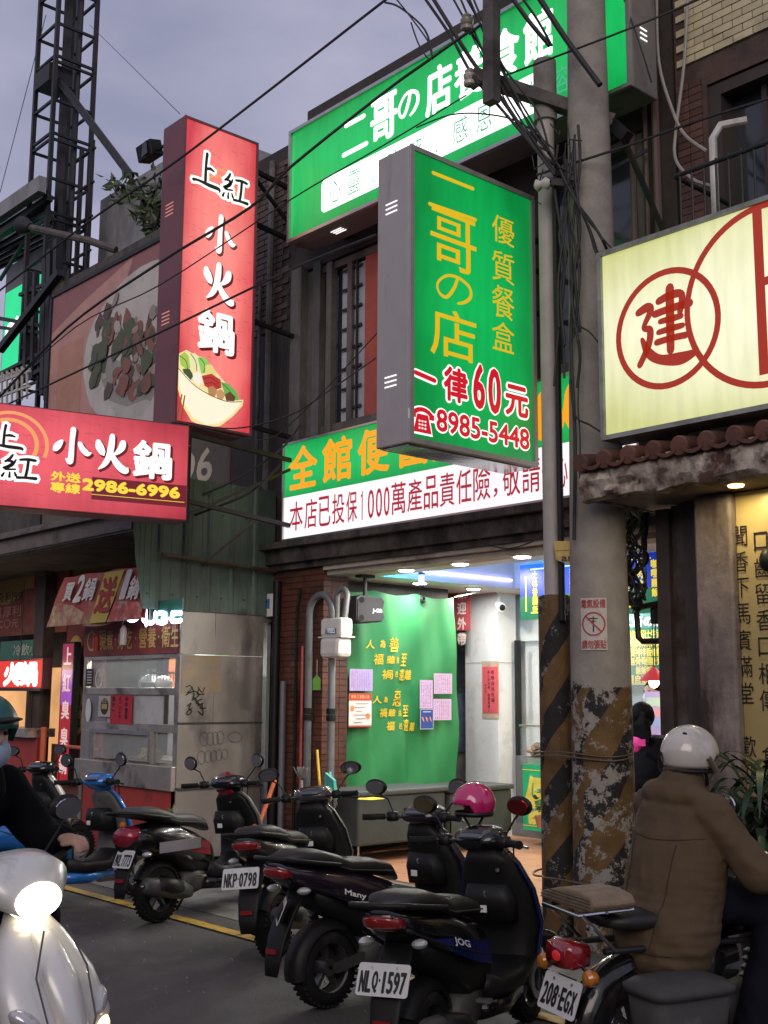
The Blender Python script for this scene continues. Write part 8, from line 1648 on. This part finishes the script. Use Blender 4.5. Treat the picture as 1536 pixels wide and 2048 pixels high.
torso_side = (side, fwd); side, fwd = side2, fwd2
torso(jk2, hip2-up*.04, sh2-up*.05, .2, .2, .16, .13); jk2.ell(sh2, (.19, .1, .07), 16, Matrix((side2, fwd2, up)).transposed()); taper(jk2, nk2-up*.03, nk2, .075, .07)
for s_ in (-1, 1): a = sh2+side2*.18*s_; e = sh2+side2*.3*s_+fwd2*.1-up*.22; w_ = L4(s_*.29, -.14, .98); taper(jk2, a, e, .085, .07); taper(jk2, e, w_+(e-w_)*.15, .068, .05)
wpart(mp_, 'coat', fused(jk2, DK, 'coat', .014, 4, .006)); tr2 = MB()
for s_ in (-1, 1): k = L4(s_*.17, -.12, .72); f_ = L4(s_*.15, -.15, .36); taper(tr2, hip2, k, .11, .08); taper(tr2, k, f_+up*.04, .078, .065); 
wpart(mp_, 'trousers', fused(tr2, TR, 'trousers', .016, 4)); sh_ = MB()
for s_ in (-1, 1): f_ = L4(s_*.15, -.15, .36); taper(sh_, f_, f_+fwd2*.15-up*.01, .05, .038)
wpart(mp_, 'shoes', fused(sh_, BLK, 'shoes', .012, 3)); mk = MB(); mk.ell(hc2+fwd2*.055-up*.055, (.068, .06, .062), 16, Matrix((side2, fwd2, up)).transposed()); mp_.part('face_mask', mk, M('mask_blue', (.3, .38, .5), .8, noise=.05), smooth=True)
helmet(mp_, hc2+up*.035, .125, M('teal_helmet', (.015, .09, .09), .35, noise=.1), 0); mp_.part('helmet_peak', MB().ell(hc2+up*.06+fwd2*.11, (.09, .05, .012), 14, Matrix((side2, fwd2, up)).transposed()), BLK, smooth=True)
for s_ in (-1, 1): mp_.part('eye', MB().ell(hc2+fwd2*.092+side2*.032*s_+up*.012, (.013, .008, .008), 10, Matrix((side2, fwd2, up)).transposed()), BLK, smooth=True)
side, fwd = torso_side

# woman at the counter, from behind
wc = P(1288, 1440, Y=8.35); wf = Vector((.12, 1, 0)).normalized(); ws = Vector((wf.y, -wf.x, 0)); side, fwd = ws, wf
wp = T('person', 'woman with long black hair and black jacket with pink hood standing at the counter', 'person', (wc.x, 8.35, .1)); hc3 = Vector((wc.x-.03, 8.38, 1.42)); b3 = MB(); head(b3, hc3, .1, wf); taper(b3, hc3-up*.15, hc3-up*.05, .048, .05); sh3 = hc3-up*.22; hip3 = Vector((wc.x, 8.35, .86)); taper(b3, hip3, sh3, .1, .09)
for s_ in (-1, 1): e = sh3+ws*.22*s_-up*.26; w_ = e+wf*.2-up*.02; taper(b3, sh3+ws*.15*s_, e, .045, .038); taper(b3, e, w_, .036, .026); hand(b3, w_, wf, (0, 0, -1), .9); k = hip3+ws*.09*s_-up*.42; taper(b3, hip3+ws*.05*s_, k, .08, .055); taper(b3, k, Vector((k.x, k.y, .2)), .05, .035); taper(b3, Vector((k.x, k.y, .14)), Vector((k.x, k.y, .14))+wf*.13, .04, .03)
wpart(wp, 'body', fused(b3, SKIN, 'body', .014, 3)); j3 = MB(); torso(j3, hip3+up*.02, sh3-up*.04, .2, .19, .15, .12); j3.ell(sh3, (.17, .09, .06), 16, Matrix((ws, wf, up)).transposed())
for s_ in (-1, 1): e = sh3+ws*.22*s_-up*.26; w_ = e+wf*.18-up*.02; taper(j3, sh3+ws*.15*s_, e, .075, .065); taper(j3, e, w_, .062, .045)
wpart(wp, 'jacket', fused(j3, DK, 'jacket', .012, 3, .006)); hd = MB(); hd.ell(sh3-wf*.095+up*.005-ws*.03, (.13, .06, .06), 16, Matrix((ws, wf, up)).transposed()); hd.ell(sh3-wf*.11-up*.035, (.07, .03, .05), 14, Matrix((ws, wf, up)).transposed()); wpart(wp, 'hood', fused(hd, M('hot_pink', (.6, .03, .25), .8, bump=.3), 'hood', .01, 2, .006))
hr = MB(); RW = Matrix((ws, wf, up)).transposed(); hr.ell(hc3+up*.015-wf*.01, (.1, .112, .118), 20, RW); hr.ell(hc3-up*.07-wf*.045, (.108, .07, .12), 18, RW); hr.ell(hc3-up*.13+ws*.05-wf*.05, (.07, .05, .12), 16, RW)
rn = random.Random(41)
for k in range(60):
    x_ = rn.uniform(-.09, .11); q = hc3+ws*x_+up*.04-wf*.09; hr.tube([q, q-up*.1-wf*.02+ws*rn.uniform(-.01, .02), q-up*(.2+rn.uniform(0, .1))-wf*.01+ws*(max(0, x_)*.6+rn.uniform(-.01, .02))], [.009, .008, .003], 6)
wpart(wp, 'hair', fused(hr, HAIR, 'hair', .007, 1, .003))
bt_ = MB(); 
for s_ in (-1, 1): k = hip3+ws*.09*s_-up*.42; taper(bt_, hip3+ws*.06*s_, k, .105, .075); taper(bt_, k, Vector((k.x, k.y, .22)), .07, .055)
wpart(wp, 'trousers', fused(bt_, M('pale_jeans', (.2, .3, .4), .8, bump=.2), 'trousers', .016, 3)); wp.part('back_label', MB().box(hip3+Vector((.06, -.172, .33)), hip3+Vector((.13, -.165, .385))), M('hot_pink'))
# cook behind the counter
kc = P(1306, 1385, Y=9.15); kf = Vector((-.1, -1, 0)).normalized(); ks = Vector((kf.y, -kf.x, 0)); side, fwd = ks, kf
kp = T('person', 'masked cook with short black hair looking down behind the ordering counter', 'person', (kc.x, 9.15, .1)); b4 = MB(); hc4 = Vector(kc); head(b4, hc4, .1, kf); taper(b4, hc4-up*.14, hc4-up*.05, .055, .055); sh4 = hc4-up*.22; hip4 = Vector((kc.x, 9.2, .9)); taper(b4, hip4, sh4, .1, .1)
for s_ in (-1, 1): e = sh4+ks*.24*s_-up*.26; w_ = e+kf*.16; taper(b4, sh4+ks*.17*s_, e, .05, .04); taper(b4, e, w_, .04, .03); hand(b4, w_, kf, (0, 0, -1), .95); k = hip4+ks*.1*s_-up*.42; taper(b4, hip4, k, .085, .06); taper(b4, k, Vector((k.x, k.y, .16)), .055, .04)
wpart(kp, 'body', fused(b4, SKIN, 'body', .014, 3)); j4 = MB(); torso(j4, hip4-up*.1, sh4-up*.04, .19, .2, .15, .13)
for s_ in (-1, 1): e = sh4+ks*.24*s_-up*.26; taper(j4, sh4+ks*.17*s_, e, .075, .06)
wpart(kp, 'shirt', fused(j4, M('violet_shirt', (.16, .1, .25), .8, bump=.2), 'shirt', .014, 3)); hr = MB(); hr.ell(hc4+up*.035-kf*.02, (.085, .1, .09), 18, Matrix((ks, kf, up)).transposed()); wpart(kp, 'hair', fused(hr, HAIR, 'hair', .01, 2)); kp.part('face_mask', MB().ell(hc4+kf*.05-up*.05, (.066, .06, .058), 14, Matrix((ks, kf, up)).transposed()), WHITE, smooth=True)
for s_ in (-1, 1): kp.part('eye', MB().ell(hc4+kf*.09+ks*.032*s_+up*.014, (.013, .008, .006), 10, Matrix((ks, kf, up)).transposed()), BLK, smooth=True)
